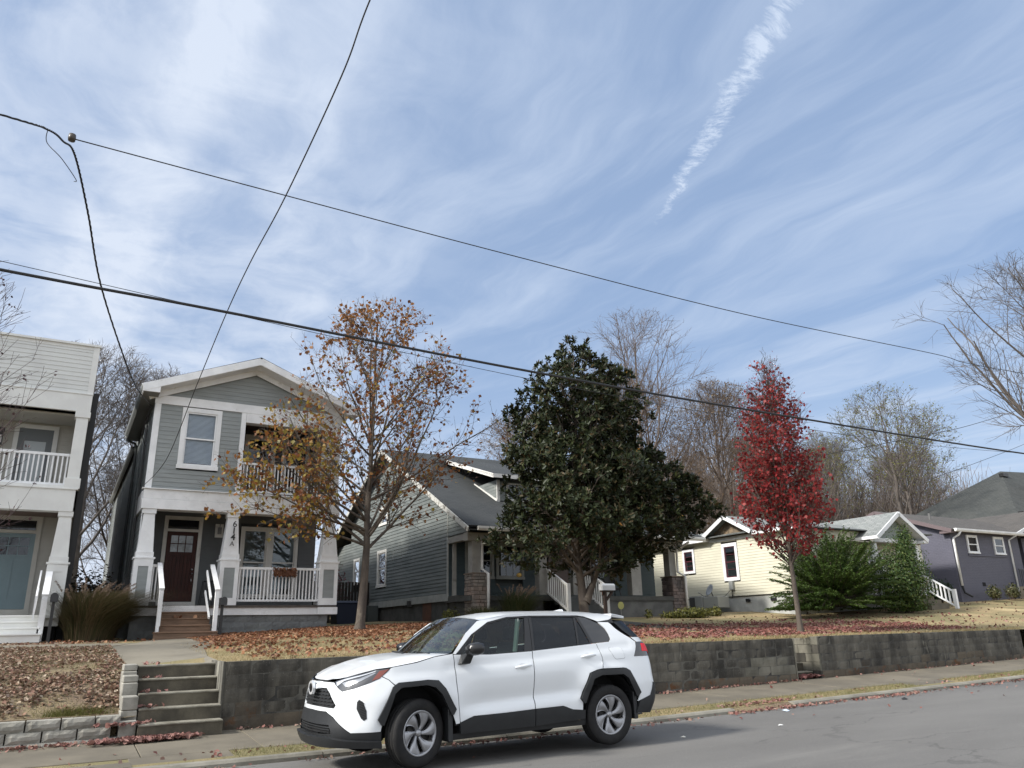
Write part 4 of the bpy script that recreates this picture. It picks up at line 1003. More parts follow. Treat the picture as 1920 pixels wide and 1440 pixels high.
# things on and by the bungalow porch
def pumpkin(x, y, z, r, label, col):
    t = thing('pumpkin', label, 'pumpkin', (x, y, z)); mb = MB(); n = 24; V = []
    for j in range(9):
        ph = pi * j / 8
        for k in range(n):
            a = 2 * pi * k / n; rr = r * sin(ph) * (1 - .10 * abs(sin(4 * a))); V.append((x + rr * cos(a), y + rr * sin(a), z + r * .8 - r * .8 * cos(ph)))
    mb.add(V, [(j * n + k, j * n + (k + 1) % n, (j + 1) * n + (k + 1) % n, (j + 1) * n + k) for j in range(8) for k in range(n)])
    mb.done('gourd', mat(label[:14], col, rough=.45), t, smooth=True)
    MB().tube([(x, y, z + r * 1.5), (x + .02, y, z + r * 1.9)], .012, 6).done('stalk', mat('dry_stalk', (.10, .09, .04)), t)
pumpkin(17.95, 24.5, 1.17, .15, 'orange pumpkin on the bungalow porch right of the steps', (.62, .13, .02))
pumpkin(14.05, 24.25, 1.80, .10, 'pale yellow gourd on the ledge behind the tall plumed grass', (.60, .38, .10))
ch = thing('round_back_chair', 'dark round backed chair on the porch behind the white mailbox', 'chair', (18.45, 25.0, 1.16))
mb = MB(); mb.lathe([(.0, 0), (.26, 0), (.30, .03), (.26, .06), (0, .06)], (18.5, 24.9, 1.75), 'y', 20); mb.done('backrest', BLACK, ch)
mb = MB(); mb.lathe([(0, 0), (.26, 0), (.27, .06), (0, .07)], (18.5, 24.65, 1.42), 'z', 16); mb.done('seat', BLACK, ch)
for sx in (-1, 1):
    for sy in (-1, 1): MB().tube([(18.5 + sx * .22, 24.7 + sy * .2, 1.16), (18.5 + sx * .17, 24.7 + sy * .15, 1.43)], .02, 6).done('leg', BLACK, ch)
wm = thing('mailbox', 'white mailbox on a dark wooden post in front of the bungalow', 'mailbox', (16.55, 22.5, .3))
mb = MB(); x, y, zt = 16.58, 22.5, 1.40; n = 10; w, h, d = .115, .14, .27
pr = [(-w, 0), (w, 0), (w, h)] + [(w * cos(a), h + w * sin(a) * .8) for a in [pi * k / n for k in range(1, n)]] + [(-w, h)]; m_ = len(pr)
mb.add([(x - d, y + a, zt - .12 + b) for a, b in pr] + [(x + d, y + a, zt - .12 + b) for a, b in pr], [tuple(range(m_))[::-1], tuple(range(m_, 2 * m_))] + [(i, (i + 1) % m_, (i + 1) % m_ + m_, i + m_) for i in range(m_)])
mb.done('box', mat('white_metal', (.68, .69, .70), rough=.35), wm)
DW = mat('dark_wood_post', (.07, .045, .035), (.045, .03, .025), 5, .85)
mb = MB(); mb.box(x - .16, x - .06, y - .05, y + .05, .2, 1.26); mb.box(x - .28, x + .24, y - .06, y + .06, 1.22, 1.275); mb.beam((x - .06, y, .95), (x + .2, y, 1.22), .07, .07); mb.done('post', DW, wm)
ys = thing('yard_sign', 'small round yellow sign on a wire stake before the stucco plinth', 'sign', (17.6, 23.2, .36))
mb = MB(); mb.lathe([(0, 0), (.135, 0), (.135, .006), (0, .006)], (17.75, 23.3, .80), 'y', 24); mb.done('disc', mat('faded_yellow', (.42, .40, .12), (.36, .34, .12), 8, .6), ys)
MB().tube([(17.75, 23.31, .30), (17.75, 23.31, .7)], .006, 5).done('stake', METAL, ys)

# bins and dark plank fence between grey house and bungalow
NAVY = mat('navy_plastic', (.010, .017, .045), rough=.45)
tb = thing('wheeled_bin', 'dark navy wheeled bin in the gap beside the grey house', 'bin', (9.6, 30, .35))
mb = MB(); mb.frus((9.25, 9.95, 29.8, 30.5), .35, (9.17, 10.03, 29.7, 30.6), 1.14); mb.done('body', NAVY, tb, bevel=.02)
mb = MB(); mb.frus((9.13, 10.07, 29.66, 30.65), 1.14, (9.2, 10.0, 29.75, 30.6), 1.23); mb.done('lid', NAVY, tb, bevel=.02)
for X_ in (9.3, 9.9): mb = MB(); mb.lathe([(0, -.03), (.1, -.03), (.1, .03), (0, .03)], (X_, 30.55, .42), 'x', 16); mb.done('wheel', BLACK, tb)
tb2 = thing('utility_box', 'grey green utility box against the bungalow behind the tree trunk', 'box', (11.7, 33, .4))
box('cabinet', 11.45, 11.9, 32.6, 33.2, .35, 1.15, mat('grey_green_box', (.06, .07, .07), rough=.6), tb2, bevel=.01)
DF = mat('black_brown_fence_plank', (.030, .024, .019), (.018, .015, .012), 4, .9, rnd=.3)
fn = thing('plank_fence', 'dark wooden plank fence closing the gap behind the bin', 'fence', (9, 34, .4))
R_ = ROOTS[fn.name]; x = 7.35; k = 0
pm = mesh('plank', *(lambda m_: (m_.V, m_.F))(MB().hexa([(0, 0, 0), (.135, 0, 0), (.135, .02, 0), (0, .02, 0)], [(0.02, 0, 1.8), (.115, 0, 1.8), (.115, .02, 1.8), (0.02, .02, 1.8)])), DF)
while x < 11.9:
    o = link('plank', pm, fn, loc=(x - R_.x, random.uniform(0, .01), .4 - R_.z + random.uniform(-.015, .015))); x += .145
box('rail', 7.3, 11.95, 34.03, 34.07, .9, 1.0, DF, fn)

# ================================================================== cream house
YH = thing('cream_house', 'cream sided single storey house with grey shingled porch roof', 'house', (28, 24, .7))
XY = 25.0; L = leftside(XY)
box('wall', XY + .24, 33.5, 21.62, 32, .7, 3.75, mat('cream_core', (.5, .46, .35)), YH)
siding(L, YH, [(21.6, 1.22), (32, 1.22), (32, 3.72), (21.6, 3.72)], [(27.08, 27.9, 2.3, 3.45), (24.4, 25.35, 1.85, 3.45)], .115, CREAM_SIDE, th=.017)
box('foundation', XY + .03, 33.5, 21.6, 32, -.2, 1.2, mat('painted_block_foundation', (.43, .44, .42), (.33, .34, .33), 2, .9, .004, 30), YH)
mb = MB(); L.box(mb, 22.6, 22.9, .95, 1.07, 0, .01); L.box(mb, 24.0, 24.25, .95, 1.08, 0, .012); mb.done('vent', DARK, YH)
box('sill_line', XY - .01, XY + .04, 21.6, 32, 1.19, 1.22, BLACK, YH)
MAROON = mat('maroon_sash', (.07, .012, .02), rough=.5)
window(L, YH, 27.1, 27.87, 2.33, 3.42, .11, WHITE, MAROON, sill=False, pane=PANE, blind=.97, rows=2)
window(L, YH, 24.42, 25.33, 1.86, 3.44, .14, WHITE, MAROON, sill=False, pane=PANE, blind=.97, rows=2)
for a, b_, c, d_ in ((27.2, 27.77, 2.88, 3.3), (24.55, 25.2, 2.66, 3.3)):
    mb = MB(); L.box(mb, a, b_, c, d_, -.075, -.07); mb.done('curtain', mat('pale_curtain', (.55, .55, .53), rough=.9), YH)
# roof over the wing: ridge and cross gable
e = XY - .32
uvroof('roof', [(e, 21.25, 3.78), (e, 32.5, 3.78), (28.5, 32.5, 4.6), (28.5, 24.6, 4.6)], ROOF_GREY, YH)
uvroof('roof', [(34, 21.25, 3.78), (34, 32.5, 3.78), (28.5, 32.5, 4.6), (28.5, 24.6, 4.6)], ROOF_GREY, YH)
uvroof('roof', [(e, 21.25, 3.78), (34, 21.25, 3.78), (28.51, 24.6, 4.6), (28.49, 24.6, 4.6)], ROOF_GREY, YH)
uvroof('roof', [(e - .1, 26.06, 3.80), (28.5, 26.06, 3.80), (28.5, 24.64, 4.58), (e - .1, 24.64, 4.58)], ROOF_GREY, YH)
uvroof('roof', [(e - .1, 23.22, 3.80), (28.5, 23.22, 3.80), (28.5, 24.64, 4.58), (e - .1, 24.64, 4.58)], ROOF_GREY, YH)
mb = MB(); mb.beam((e - .12, 26.1, 3.74), (e - .12, 24.64, 4.52), .04, .16); mb.beam((e - .12, 23.18, 3.74), (e - .12, 24.64, 4.52), .04, .16); mb.box(e - .02, XY + .02, 26.06, 32, 3.62, 3.76); mb.box(e - .02, XY + .02, 21, 23.2, 3.62, 3.76); L.box(mb, 23.3, 26.0, 3.56, 3.70, 0, .05); mb.done('rake_board', WHITE, YH)
SH = mat('brown_cedar_shingle', (.22, .16, .10), (.13, .105, .075), 4, .85, rnd=.2)
for k in range(5):
    z_ = 3.72 + k * .15; hw = (4.5 - z_) / .78 * 1.42 * .93; u = 24.64 - hw
    while u < 24.64 + hw - .03:
        w_ = random.uniform(.10, .18); u2 = min(u + w_, 24.64 + hw)
        mb = MB(); t_ = min(.145, max(.02, 4.5 - z_)); L.box(mb, u + .004, u2 - .004, z_, z_ + t_, 0, .02 + random.uniform(0, .008)); mb.done('shingle', SH, YH); u = u2
# porch with front gable
PX, PYF = 30.65, 20.5
GL, GRt = PX - 1.62, PX + 1.72
uvroof('porch_roof', [(GL, PYF, 3.47), (GL, 24.5, 3.47), (PX, 24.5, 4.52), (PX, PYF, 4.52)], ROOF_GREY, YH)
uvroof('porch_roof', [(GRt, PYF, 3.42), (GRt, 24.5, 3.42), (PX, 24.5, 4.52), (PX, PYF, 4.52)], ROOF_GREY, YH)
mb = MB(); mb.beam((GL - .03, PYF - .02, 3.38), (PX, PYF - .02, 4.44), .04, .17); mb.beam((GRt + .03, PYF - .02, 3.33), (PX, PYF - .02, 4.44), .04, .17); mb.box(GL + .1, GRt - .05, PYF + .3, PYF + .45, 3.22, 3.40); mb.box(GL - .03, GL + .02, PYF, 22.1, 3.34, 3.46); mb.box(GRt - .3, GRt + .03, PYF, PYF + .4, 3.24, 3.36)
mb.add([(GL, PYF, 3.36), (PX, PYF, 4.40), (PX, PYF + .4, 4.40), (GL, PYF + .4, 3.36)], [(0, 1, 2, 3)]); mb.add([(GRt, PYF, 3.32), (PX, PYF, 4.40), (PX, PYF + .4, 4.40), (GRt, PYF + .4, 3.32)], [(3, 2, 1, 0)])
mb.done('rake_board', WHITE, YH)
siding(front(21.6), YH, [(XY, 1.22), (33.5, 1.22), (33.5, 3.7), (XY, 3.7)], [(29.6, 30.6, 1.6, 3.0)], .115, CREAM_SIDE, th=.012)
siding(front(PYF + .4), YH, [(GL + .15, 3.40), (GRt - .15, 3.40), (PX, 4.36)], [], .15, mat('pale_greygreen_siding', (.22, .25, .235), rough=.7))
for X_ in (29.2, 32.0): MB().box(X_, X_ + .18, 20.85, 21.03, 1.1, 3.25).done('porch_post', WHITE, YH)
box('porch_floor', 26.2, 32.3, 20.8, 22.0, .95, 1.1, mat('porch_concrete', (.25, .25, .24), rough=.9), YH)
box('porch_ceiling', 27.5, 32.3, 20.8, 22.2, 3.2, 3.24, mat('beige_ceiling', (.4, .36, .30), rough=.8), YH)
railing(front(20.95), YH, 27.2, 29.3, 1.25, 2.08, 16, bw=.05); railing(front(20.95), YH, 29.4, 32.0, 1.25, 2.08, 18, bw=.05)
window(front(21.6), YH, 29.6, 30.6, 1.6, 3.0, .1, WHITE, MAROON, pane=PANE_DARK, flush=.055, d=.03)
L4 = Face((32.15, 0, 0), (0, -1, 0), (-1, 0, 0)); railing(L4, YH, -20.9, -19.6, 1.35, 2.0, 8, bw=.05, slope=-.62)
mb = MB(); L4.box(mb, -19.66, -19.54, .5, 1.28, -.06, .06); mb.done('newel_post', WHITE, YH)
for k in range(3): box('step', 30.9, 32.1, 19.9 + .3 * k, 20.9, .4, .72 + .16 * k, CONC, YH)
# air conditioner, dish and meter by the cream wall
ac = thing('air_conditioner', 'grey outdoor air conditioner unit against the cream wall', 'air conditioner', (24.4, 26.4, .8))
ACG = mat('grey_metal_case', (.30, .31, .30), rough=.5)
box('case', 24.1, 24.8, 25.9, 26.7, .78, 1.27, ACG, ac, bevel=.01); box('case', 24.15, 24.8, 25.0, 25.88, .76, 1.22, mat('pale_grey_panel', (.36, .37, .35), rough=.6), ac, bevel=.01)
box('grille', 24.08, 24.1, 26.35, 26.66, .82, 1.22, mat('dark_louvre', (.05, .05, .05)), ac)
ds = thing('satellite_dish', 'grey satellite dish tilted on an arm beside the cream wall', 'satellite dish', (24.6, 25.9, 1.2))
mb = MB(); c = Vector((24.5, 25.75, 1.50)); ax = Vector((-.75, .15, .25)).normalized(); o1 = ax.orthogonal().normalized(); o2 = ax.cross(o1)
pr = [(0, 0), (.1, .008), (.19, .03), (.27, .06), (.27, .05), (.19, .02), (0, -.01)]
for j in range(24):
    a = 2 * pi * j / 24
    for r_, h_ in pr: mb.V.append(tuple(c + (o1 * cos(a) * .8 + o2 * sin(a)) * r_ + ax * h_))
for j in range(24):
    for i in range(len(pr) - 1): mb.F.append((j * 7 + i, ((j + 1) % 24) * 7 + i, ((j + 1) % 24) * 7 + i + 1, j * 7 + i + 1))
mb.done('reflector', mat('dish_grey', (.30, .32, .34), rough=.5), ds, smooth=True)
MB().tube([(24.5, 25.7, 1.2), (24.25, 25.95, 1.28), (24.1, 26.1, 1.42)], .015, 6).tube([(24.55, 25.8, 1.48), (24.7, 25.8, 1.2)], .02, 6).done('arm', mat('dish_arm', (.12, .12, .12)), ds)
em = thing('electric_meter', 'small grey meter box with conduit on the cream wall', 'meter', (24.95, 24.9, 1.5))
box('meter_case', 24.86, 24.985, 24.78, 25.0, 1.48, 1.86, ACG, em, bevel=.01); MB().tube([(24.92, 24.9, 1.5), (24.92, 24.9, 1.15)], .02, 6).tube([(24.92, 24.95, 1.5), (24.9, 25.3, 1.25), (24.9, 25.8, 1.2), (24.8, 26.2, 1.22)], .012, 5).done('conduit', BLACK, em)

# ================================================================== purple-grey painted brick house
PB = bpy.data.materials.new('painted_purple_grey_brick'); PB.use_nodes = True; q = NG(PB.node_tree); b = q.n['Principled BSDF']
pos = q.node('ShaderNodeNewGeometry').outputs['Position']; X_, Y_, Z_ = q.sep(pos)
br = q.node('ShaderNodeTexBrick'); q.put(br.inputs[0], q.comb(q.math('ADD', X_, Y_), Z_))
for k, v in (('Color1', (.092, .092, .122, 1)), ('Color2', (.080, .080, .108, 1)), ('Mortar', (.070, .070, .095, 1))): br.inputs[k].default_value = v
br.inputs['Scale'].default_value = 1; br.inputs['Brick Width'].default_value = .21; br.inputs['Row Height'].default_value = .075; br.inputs['Mortar Size'].default_value = .008
n = q.noise(pos, 1.2, 5, .6); q.put(b.inputs['Base Color'], q.mix(q.math('MULTIPLY', n, .4), br.outputs[0], (.128, .127, .168))); b.inputs['Roughness'].default_value = .6
bp = q.node('ShaderNodeBump'); bp.inputs['Distance'].default_value = .006; q.put(bp.inputs['Height'], q.math('SUBTRACT', 1.0, br.outputs[1])); q.l.new(bp.outputs[0], b.inputs['Normal'])
PH = thing('purple_brick_house', 'low purple grey painted brick house with white gutters', 'house', (39, 24, 1))
x0, x1 = 35.75, 41.4; Yf = 21.5
mb = MB(); mb.box(x0, x1, Yf, 28.5, .7, 4.05); mb.add([(x0, Yf, 4.05), (x0, 28.5, 4.05), (x0, 25, 5.25), (x1, Yf, 4.05), (x1, 28.5, 4.05), (x1, 25, 5.25)], [(0, 2, 1), (3, 4, 5)]); mb.done('wall', PB, PH)
uvroof('roof', [(x0 - .3, Yf - .35, 4.08), (x1 + 2.6, Yf - .35, 4.08), (x1 + 2.6, 25, 5.42), (x0 - .3, 25, 5.42)], ROOF_BROWN, PH, .08)
uvroof('roof', [(x0 - .3, 28.9, 4.05), (x1 + 2.6, 28.9, 4.05), (x1 + 2.6, 25, 5.42), (x0 - .3, 25, 5.42)], ROOF_BROWN, PH, .08)
mb = MB(); mb.beam((x0 - .31, Yf - .3, 4.0), (x0 - .31, 25, 5.33), .04, .18); mb.beam((x0 - .31, 28.9, 3.98), (x0 - .31, 25, 5.33), .04, .18); mb.box(x0 - .3, x0, Yf - .3, Yf + .3, 3.92, 4.02); mb.done('rake_board', mat('dusty_mauve_fascia', (.12, .09, .095), rough=.7), PH)
mb = MB(); mb.box(x0 - .28, x1 + 2.2, Yf - .3, Yf, 4.0, 4.03); mb.done('soffit', MATS['dusty_mauve_fascia'], PH)
mb = MB(); V = [(Yf - .32, 4.12), (Yf - .32, 3.98), (Yf - .42, 3.98), (Yf - .46, 4.05), (Yf - .46, 4.12), (Yf - .44, 4.12)]; n = len(V)
mb.add([(x0 - .15, a, b_) for a, b_ in V] + [(x1 - .1, a, b_) for a, b_ in V], [(i, i + 1, i + 1 + n, i + n) for i in range(n - 1)] + [tuple(range(n)), tuple(range(n, 2 * n))[::-1]]); mb.done('gutter', WHITE, PH)
mb = MB(); mb.tube([(x0 + .25, Yf - .38, 4.0), (x0 + .2, Yf - .3, 3.85), (x0 + .12, Yf - .06, 3.7), (x0 + .12, Yf - .06, 1.55)], .055, 8); mb.tube([(x1 - .75, Yf - .38, 4.0), (x1 - .95, Yf - .08, 3.78), (x1 - .95, Yf - .06, 1.2)], .045, 8); mb.done('downspout', WHITE, PH, smooth=True)
mb = MB(); mb.tube([(x0 + .12, Yf - .06, 1.55), (x0 + .15, Yf - .1, 1.25), (x0 + .45, Yf - .25, 1.06)], .05, 8); mb.done('drain_hose', BLACK, PH)
F = front(Yf)
for a in (36.95, 39.15): window(F, PH, a, a + .86, 3.04, 3.90, .07, WHITE, WHITE, pane=PANE_DARK, flush=.055, d=.03)
mb = MB(); F.box(mb, 36.9, 40.05, 2.93, 3.0, 0, .04); mb.done('sill_course', PB, PH)
mb = MB(); F.box(mb, 37.6, 37.85, 1.55, 1.72, 0, .01); F.box(mb, 40.0, 40.2, 1.6, 1.75, 0, .01); mb.done('vent', DARK, PH)
# right-hand wing with gable, door, stoop and railing
mb = MB(); mb.box(40.45, 47, 22.4, 30, .8, 4.1); mb.add([(42.2, 21.9, 4.0), (47, 21.9, 4.0), (47, 21.9, 6.0)], [(0, 1, 2)]); mb.box(42.5, 47, 21.9, 23, .8, 4.1); mb.done('wall', PB, PH)
uvroof('roof', [(41.3, 21.4, 4.18), (41.3, 27.5, 4.18), (45.8, 27.5, 5.7), (45.8, 21.4, 5.7)], ROOF_BROWN, PH, .08)
mb = MB(); mb.beam((41.25, 21.38, 4.1), (45.8, 21.38, 5.62), .05, .15); mb.done('rake_board', WHITE, PH)
mb = MB(); front(22.4).box(mb, 40.85, 41.55, 1.75, 3.55, 0, .03); dr = mb.done('front_door', mat('pale_blue_door', (.40, .46, .52), rough=.4), PH)
mb = MB(); front(22.4).box(mb, 40.78, 41.62, 1.7, 3.62, -.01, .015); mb.done('door_frame', mat('dark_frame', (.05, .05, .06)), PH)
box('stoop', 40.5, 43.5, 21.2, 22.4, .9, 1.55, mat('tan_concrete', (.36, .31, .24), rough=.9), PH)
mb = MB()
for i in range(14): mb.box(40.6 + i * .16, 40.62 + i * .16, 21.3, 21.32, 1.55, 2.35)
mb.box(40.55, 42.9, 21.29, 21.33, 2.35, 2.39); mb.done('railing', BLACK, PH)
MB().tube([(37.8, 23.6, 4.9), (37.8, 23.6, 5.25)], .06, 8).done('roof_vent', mat('roof_vent_grey', (.12, .12, .12)), PH)

# large steep roofed house behind it
BG = thing('steep_roof_house', 'tall house with steep weathered shingle roof and brick chimney', 'house', (62, 33, 1))
box('wall', 61.5, 86, 31.8, 44.2, 0, 6.9, mat('brown_brick_far', (.2, .11, .08)), BG)
uvroof('roof', [(60.8, 31, 6.7), (88, 31, 6.7), (84, 38, 13.5), (72.8, 38, 12.9)], ROOF_OLD, BG)
uvroof('roof', [(60.8, 45, 6.7), (60.8, 31, 6.7), (72.8, 37.99, 12.9), (72.8, 38.01, 12.9)], ROOF_OLD, BG)
box('fascia', 60.7, 88, 30.9, 31.0, 6.5, 6.72, mat('cream_peeling', (.55, .5, .38), (.3, .27, .2), 3, .8), BG)
box('chimney', 70.6, 71.8, 33.6, 34.8, 8.0, 12.3, mat('red_brick_far', (.20, .07, .045), (.13, .05, .035), 9, .9), BG)
for (a, b, c) in ((71.2, 37.1, 12.15), (60.2 + 2.6, 31.9, 7.6)): MB().box(a, a + .8, b - .15, b + .25, c, c + .30).done('roof_vent', BLACK, BG)
# gable just visible behind the cream porch roof
FG = thing('brown_gable_house', 'small dark brown gable roof peeping over the porch roof', 'house', (44, 34, 1))
uvroof('roof', [(43.6, 34, 5.9), (43.6, 44, 5.9), (45.7, 44, 6.75), (45.7, 34, 6.75)], ROOF_BROWN, FG); uvroof('roof', [(48.0, 34, 5.9), (48.0, 44, 5.9), (45.7, 44, 6.75), (45.7, 34, 6.75)], ROOF_BROWN, FG)
box('wall', 44.2, 47.5, 34.4, 44, 0, 6.1, mat('far_brown_wall', (.10, .06, .05)), FG)

# ================================================================== white compact SUV
def cr(P, n=12):
    P = np.array(P, float); Q = []
    for i in range(len(P) - 1):
        p0 = P[max(i - 1, 0)]; p1 = P[i]; p2 = P[i + 1]; p3 = P[min(i + 2, len(P) - 1)]
        for k in range(n):
            s = k / n; Q.append(.5 * ((2 * p1) + (-p0 + p2) * s + (2 * p0 - 5 * p1 + 4 * p2 - p3) * s * s + (-p0 + 3 * p1 - 3 * p2 + p3) * s ** 3))
    Q.append(P[-1]); return np.array(Q)
# plan outline, near half, nose centre -> tail centre
OUTL = cr([(-1.03, 0), (-1.025, -.2), (-1.005, -.4), (-.965, -.56), (-.9, -.69), (-.8, -.79), (-.67, -.86), (-.5, -.90), (-.25, -.925), (.1, -.93), (.8, -.93), (1.6, -.93), (2.3, -.93), (2.8, -.93),
           (3.15, -.925), (3.36, -.91), (3.48, -.87), (3.55, -.78), (3.58, -.6), (3.60, -.3), (3.60, 0)])
AL = np.r_[0, np.cumsum(np.hypot(*np.diff(OUTL, axis=0).T))]
FXw, FXv = [.1, .25, .35, .45, .6, .8, .95, 1.05, 1.2], [.16, .06, 0, 0, .03, .06, .12, .25, .45]
RXw, RXv = [.2, .35, .5, .65, .8, 1.0, 1.2, 1.3, 1.6], [-.16, -.08, 0, .02, -.01, -.02, -.06, -.12, -.40]
INw, INv = [.15, .3, .45, .6, .75, .9, 1.05, 1.15, 1.25, 1.45, 1.62], [.07, .035, .012, .008, 0, .012, .035, .05, .085, .165, .25]
for nm in ('FX', 'RX', 'IN'):
    pass
_sm = {}
def smi(w, xs_, ys_):
    k = id(xs_)
    if k not in _sm:
        gx = np.linspace(xs_[0], xs_[-1], 200); gy = np.interp(gx, xs_, ys_); ker = np.hanning(23); ker /= ker.sum()
        gy = np.convolve(np.r_[np.full(11, gy[0]), gy, np.full(11, gy[-1])], ker, 'valid'); _sm[k] = (gx, gy)
    return float(np.interp(w, *_sm[k]))
def bump01(x, c, w): return math.exp(-((x - c) / w) ** 2)
def car_S(t, w, off=0.):
    x = float(np.interp(t, AL, OUTL[:, 0])); y = float(np.interp(t, AL, OUTL[:, 1]))
    f = min(max((-.35 - x) / .5, 0), 1); r = min(max((x - 2.9) / .5, 0), 1)
    ins = smi(w, INw, INv)
    if .45 < x < 2.35:                                       # sculpted doors: tuck above the sill, rising crease
        wc = .60 + .05 * (x - .5); e = min(1, (x - .45) / .35, (2.35 - x) / .35)
        ins += .050 * e * (bump01(w, wc, .16) if w > wc else bump01(w, wc, .055)) - .006 * e * bump01(w, wc + .30, .08)
    sh = .96 + .055 * x                                                  # shoulder line over the handles
    if 0.3 < x < 3.2: ins += .012 * bump01(w, sh + .07, .045) - .004 * bump01(w, sh, .05)
    for cx, rr in ((-.06, .62), (2.69, .63)):                            # haunches over the arches
        d = hypot(x - cx, (w - .40)); ins -= .018 * bump01(d, rr - .10, .11) * (1 if w < 1.0 else 0)
    y = y + ins * (-y / .93)
    x = x + f * smi(w, FXw, FXv) + r * smi(w, RXw, RXv)
    if off:
        e = 1e-3
        a = np.array(car_S(t + e, w)) - np.array(car_S(t - e, w)); b = np.array(car_S(t, w + e)) - np.array(car_S(t, w - e))
        n = np.cross(a, b); n /= (np.linalg.norm(n) + 1e-9); x -= n[0] * off * -1; y -= n[1] * off * -1; w -= n[2] * off * -1
    return x, y, w
def clip_convex(poly, x0, x1, y0, y1):
    def h(P, ax, v, ge):
        o = []
        for i in range(len(P)):
            a, b = P[i], P[(i + 1) % len(P)]; ia = a[ax] >= v if ge else a[ax] <= v; ib = b[ax] >= v if ge else b[ax] <= v
            if ia: o.append(a)
            if ia != ib: t = (v - a[ax]) / (b[ax] - a[ax]); o.append((a[0] + (b[0] - a[0]) * t, a[1] + (b[1] - a[1]) * t))
        return o
    for ax, v, ge in ((0, x0, True), (0, x1, False), (1, y0, True), (1, y1, False)):
        poly = h(poly, ax, v, ge)
        if len(poly) < 3: return []
    return poly
CARP = (3.7805, 8.7876, -1.4458); CH, CS = .01736, .00635
_U = Vector((cos(CH) * cos(CS), sin(CH) * cos(CS), sin(CS))); _V = Vector((-sin(CH), cos(CH), 0)); _W = _U.cross(_V)
car = thing('parked_car', 'white compact SUV with black wheel arch cladding parked at the kerb', 'car', tuple(Vector(CARP) + _V * .93))
car.rotation_mode = 'QUATERNION'; car.rotation_quaternion = Matrix((_U, _V, _W)).transposed().to_quaternion()
ROOTS[car.name] = Vector((0, 0, 0))                                        # its parts are written in car coordinates
CW = mat('white_car_paint', (.72, .745, .765), rough=.30, coat=.7, spec=.5)
CB = mat('black_car_plastic', (.013, .0145, .016), (.010, .011, .0125), 6, .50, .0004, 300)
CDK = mat('car_inner_dark', (.004, .004, .005), rough=.8)
CGL = glassmat('clear_tinted_car_glass', (.62, .78, .70), .95, refl=.8); CGP = glassmat('dark_privacy_glass', (.10, .11, .12), .3, refl=.7)
CWS = glassmat('windscreen_glass', (.42, .52, .48), .80, .015, 1.6)
def panel(name, poly, m, cell=.05, off=0., parent=None, mirror=True, rim=0., label=None, yscale=None):
    vid = {}; V = []; Fc = []
    def vi(p):
        k = (round(p[0], 4), round(p[1], 4))
        if k not in vid: vid[k] = len(V); V.append(car_S(p[0], p[1], off))
        return vid[k]
    xs_ = [p[0] for p in poly]; ys_ = [p[1] for p in poly]
    for i in range(int(math.floor(min(xs_) / cell)), int(math.ceil(max(xs_) / cell))):
        for j in range(int(math.floor(min(ys_) / cell)), int(math.ceil(max(ys_) / cell))):
            q = clip_convex(poly, i * cell, (i + 1) * cell, j * cell, (j + 1) * cell)
            if len(q) < 3: continue
            ids = []
            for p in q:
                k = vi(p)
                if k not in ids: ids.append(k)
            if len(ids) > 2: Fc.append(tuple(ids))
    if rim:                                                             # returned edge, so the part has thickness
        n = len(poly)
        for i in range(n):
            a, b = poly[i], poly[(i + 1) % n]; L_ = hypot(b[0] - a[0], b[1] - a[1]); k = max(1, int(L_ / cell))
            for s in range(k):
                p = (a[0] + (b[0] - a[0]) * s / k, a[1] + (b[1] - a[1]) * s / k); p2 = (a[0] + (b[0] - a[0]) * (s + 1) / k, a[1] + (b[1] - a[1]) * (s + 1) / k)
                base = len(V); V += [car_S(*p, off), car_S(*p2, off), car_S(*p2, off - rim), car_S(*p, off - rim)]; Fc.append((base, base + 1, base + 2, base + 3))
    out = []
    for s in ((1, -1) if mirror else (1,)):
        VV = [(v[0], v[1] * s, v[2]) for v in V]; FF = [f if s == 1 else f[::-1] for f in Fc]
        me = mesh(name, VV, FF, m, smooth=True)
        out.append(link(name, me, parent or car, label=label))
    return out
def cw_arch(cx, rx, top, n=20, lo=.50):
    """arch opening curve from front foot over the top to rear foot, in (t, w)"""
    return None
T0 = 1.677 + .0                                                          # t = x + T0 along the flank
T0 = float(np.interp(1.0, OUTL[:, 0][:200], AL[:200])) - 1.0
tx = lambda x: x + T0
# arches (x,w)
FAo = [(-.49, .48), (-.54, .54), (-.37, .87), (-.30, .91), (.05, .925), (.19, .91), (.28, .82), (.42, .59), (.39, .53)]
FAi = [(-.46, .48), (-.345, .80), (-.27, .86), (.04, .872), (.155, .84), (.24, .76), (.37, .53)]
RAo = [(2.255, .53), (2.205, .59), (2.385, .885), (2.52, .92), (2.96, .92), (3.03, .885), (3.18, .61), (3.14, .56)]
RAi = [(2.275, .54), (2.42, .815), (2.55, .855), (2.91, .85), (2.99, .80), (3.12, .56)]
tt = lambda L_: [(tx(a), b) for a, b in L_]
GF, GM, GR = 2.125, 3.215, 4.275                                          # panel gaps (t)
# white panels ---------------------------------------------------------------
bump_poly = [(-.0, .62), (.43, .625), (.59, .575), (.81, .445), (.86, .415), (1.19, .415), (1.20, .48), (1.14, .54), (1.31, .87), (1.335, .885), (1.255, .945), (1.13, .985), (1.0, .925), (.81, .87), (.65, .835), (.56, .87), (.435, .925), (.11, .925), (0, .925)]
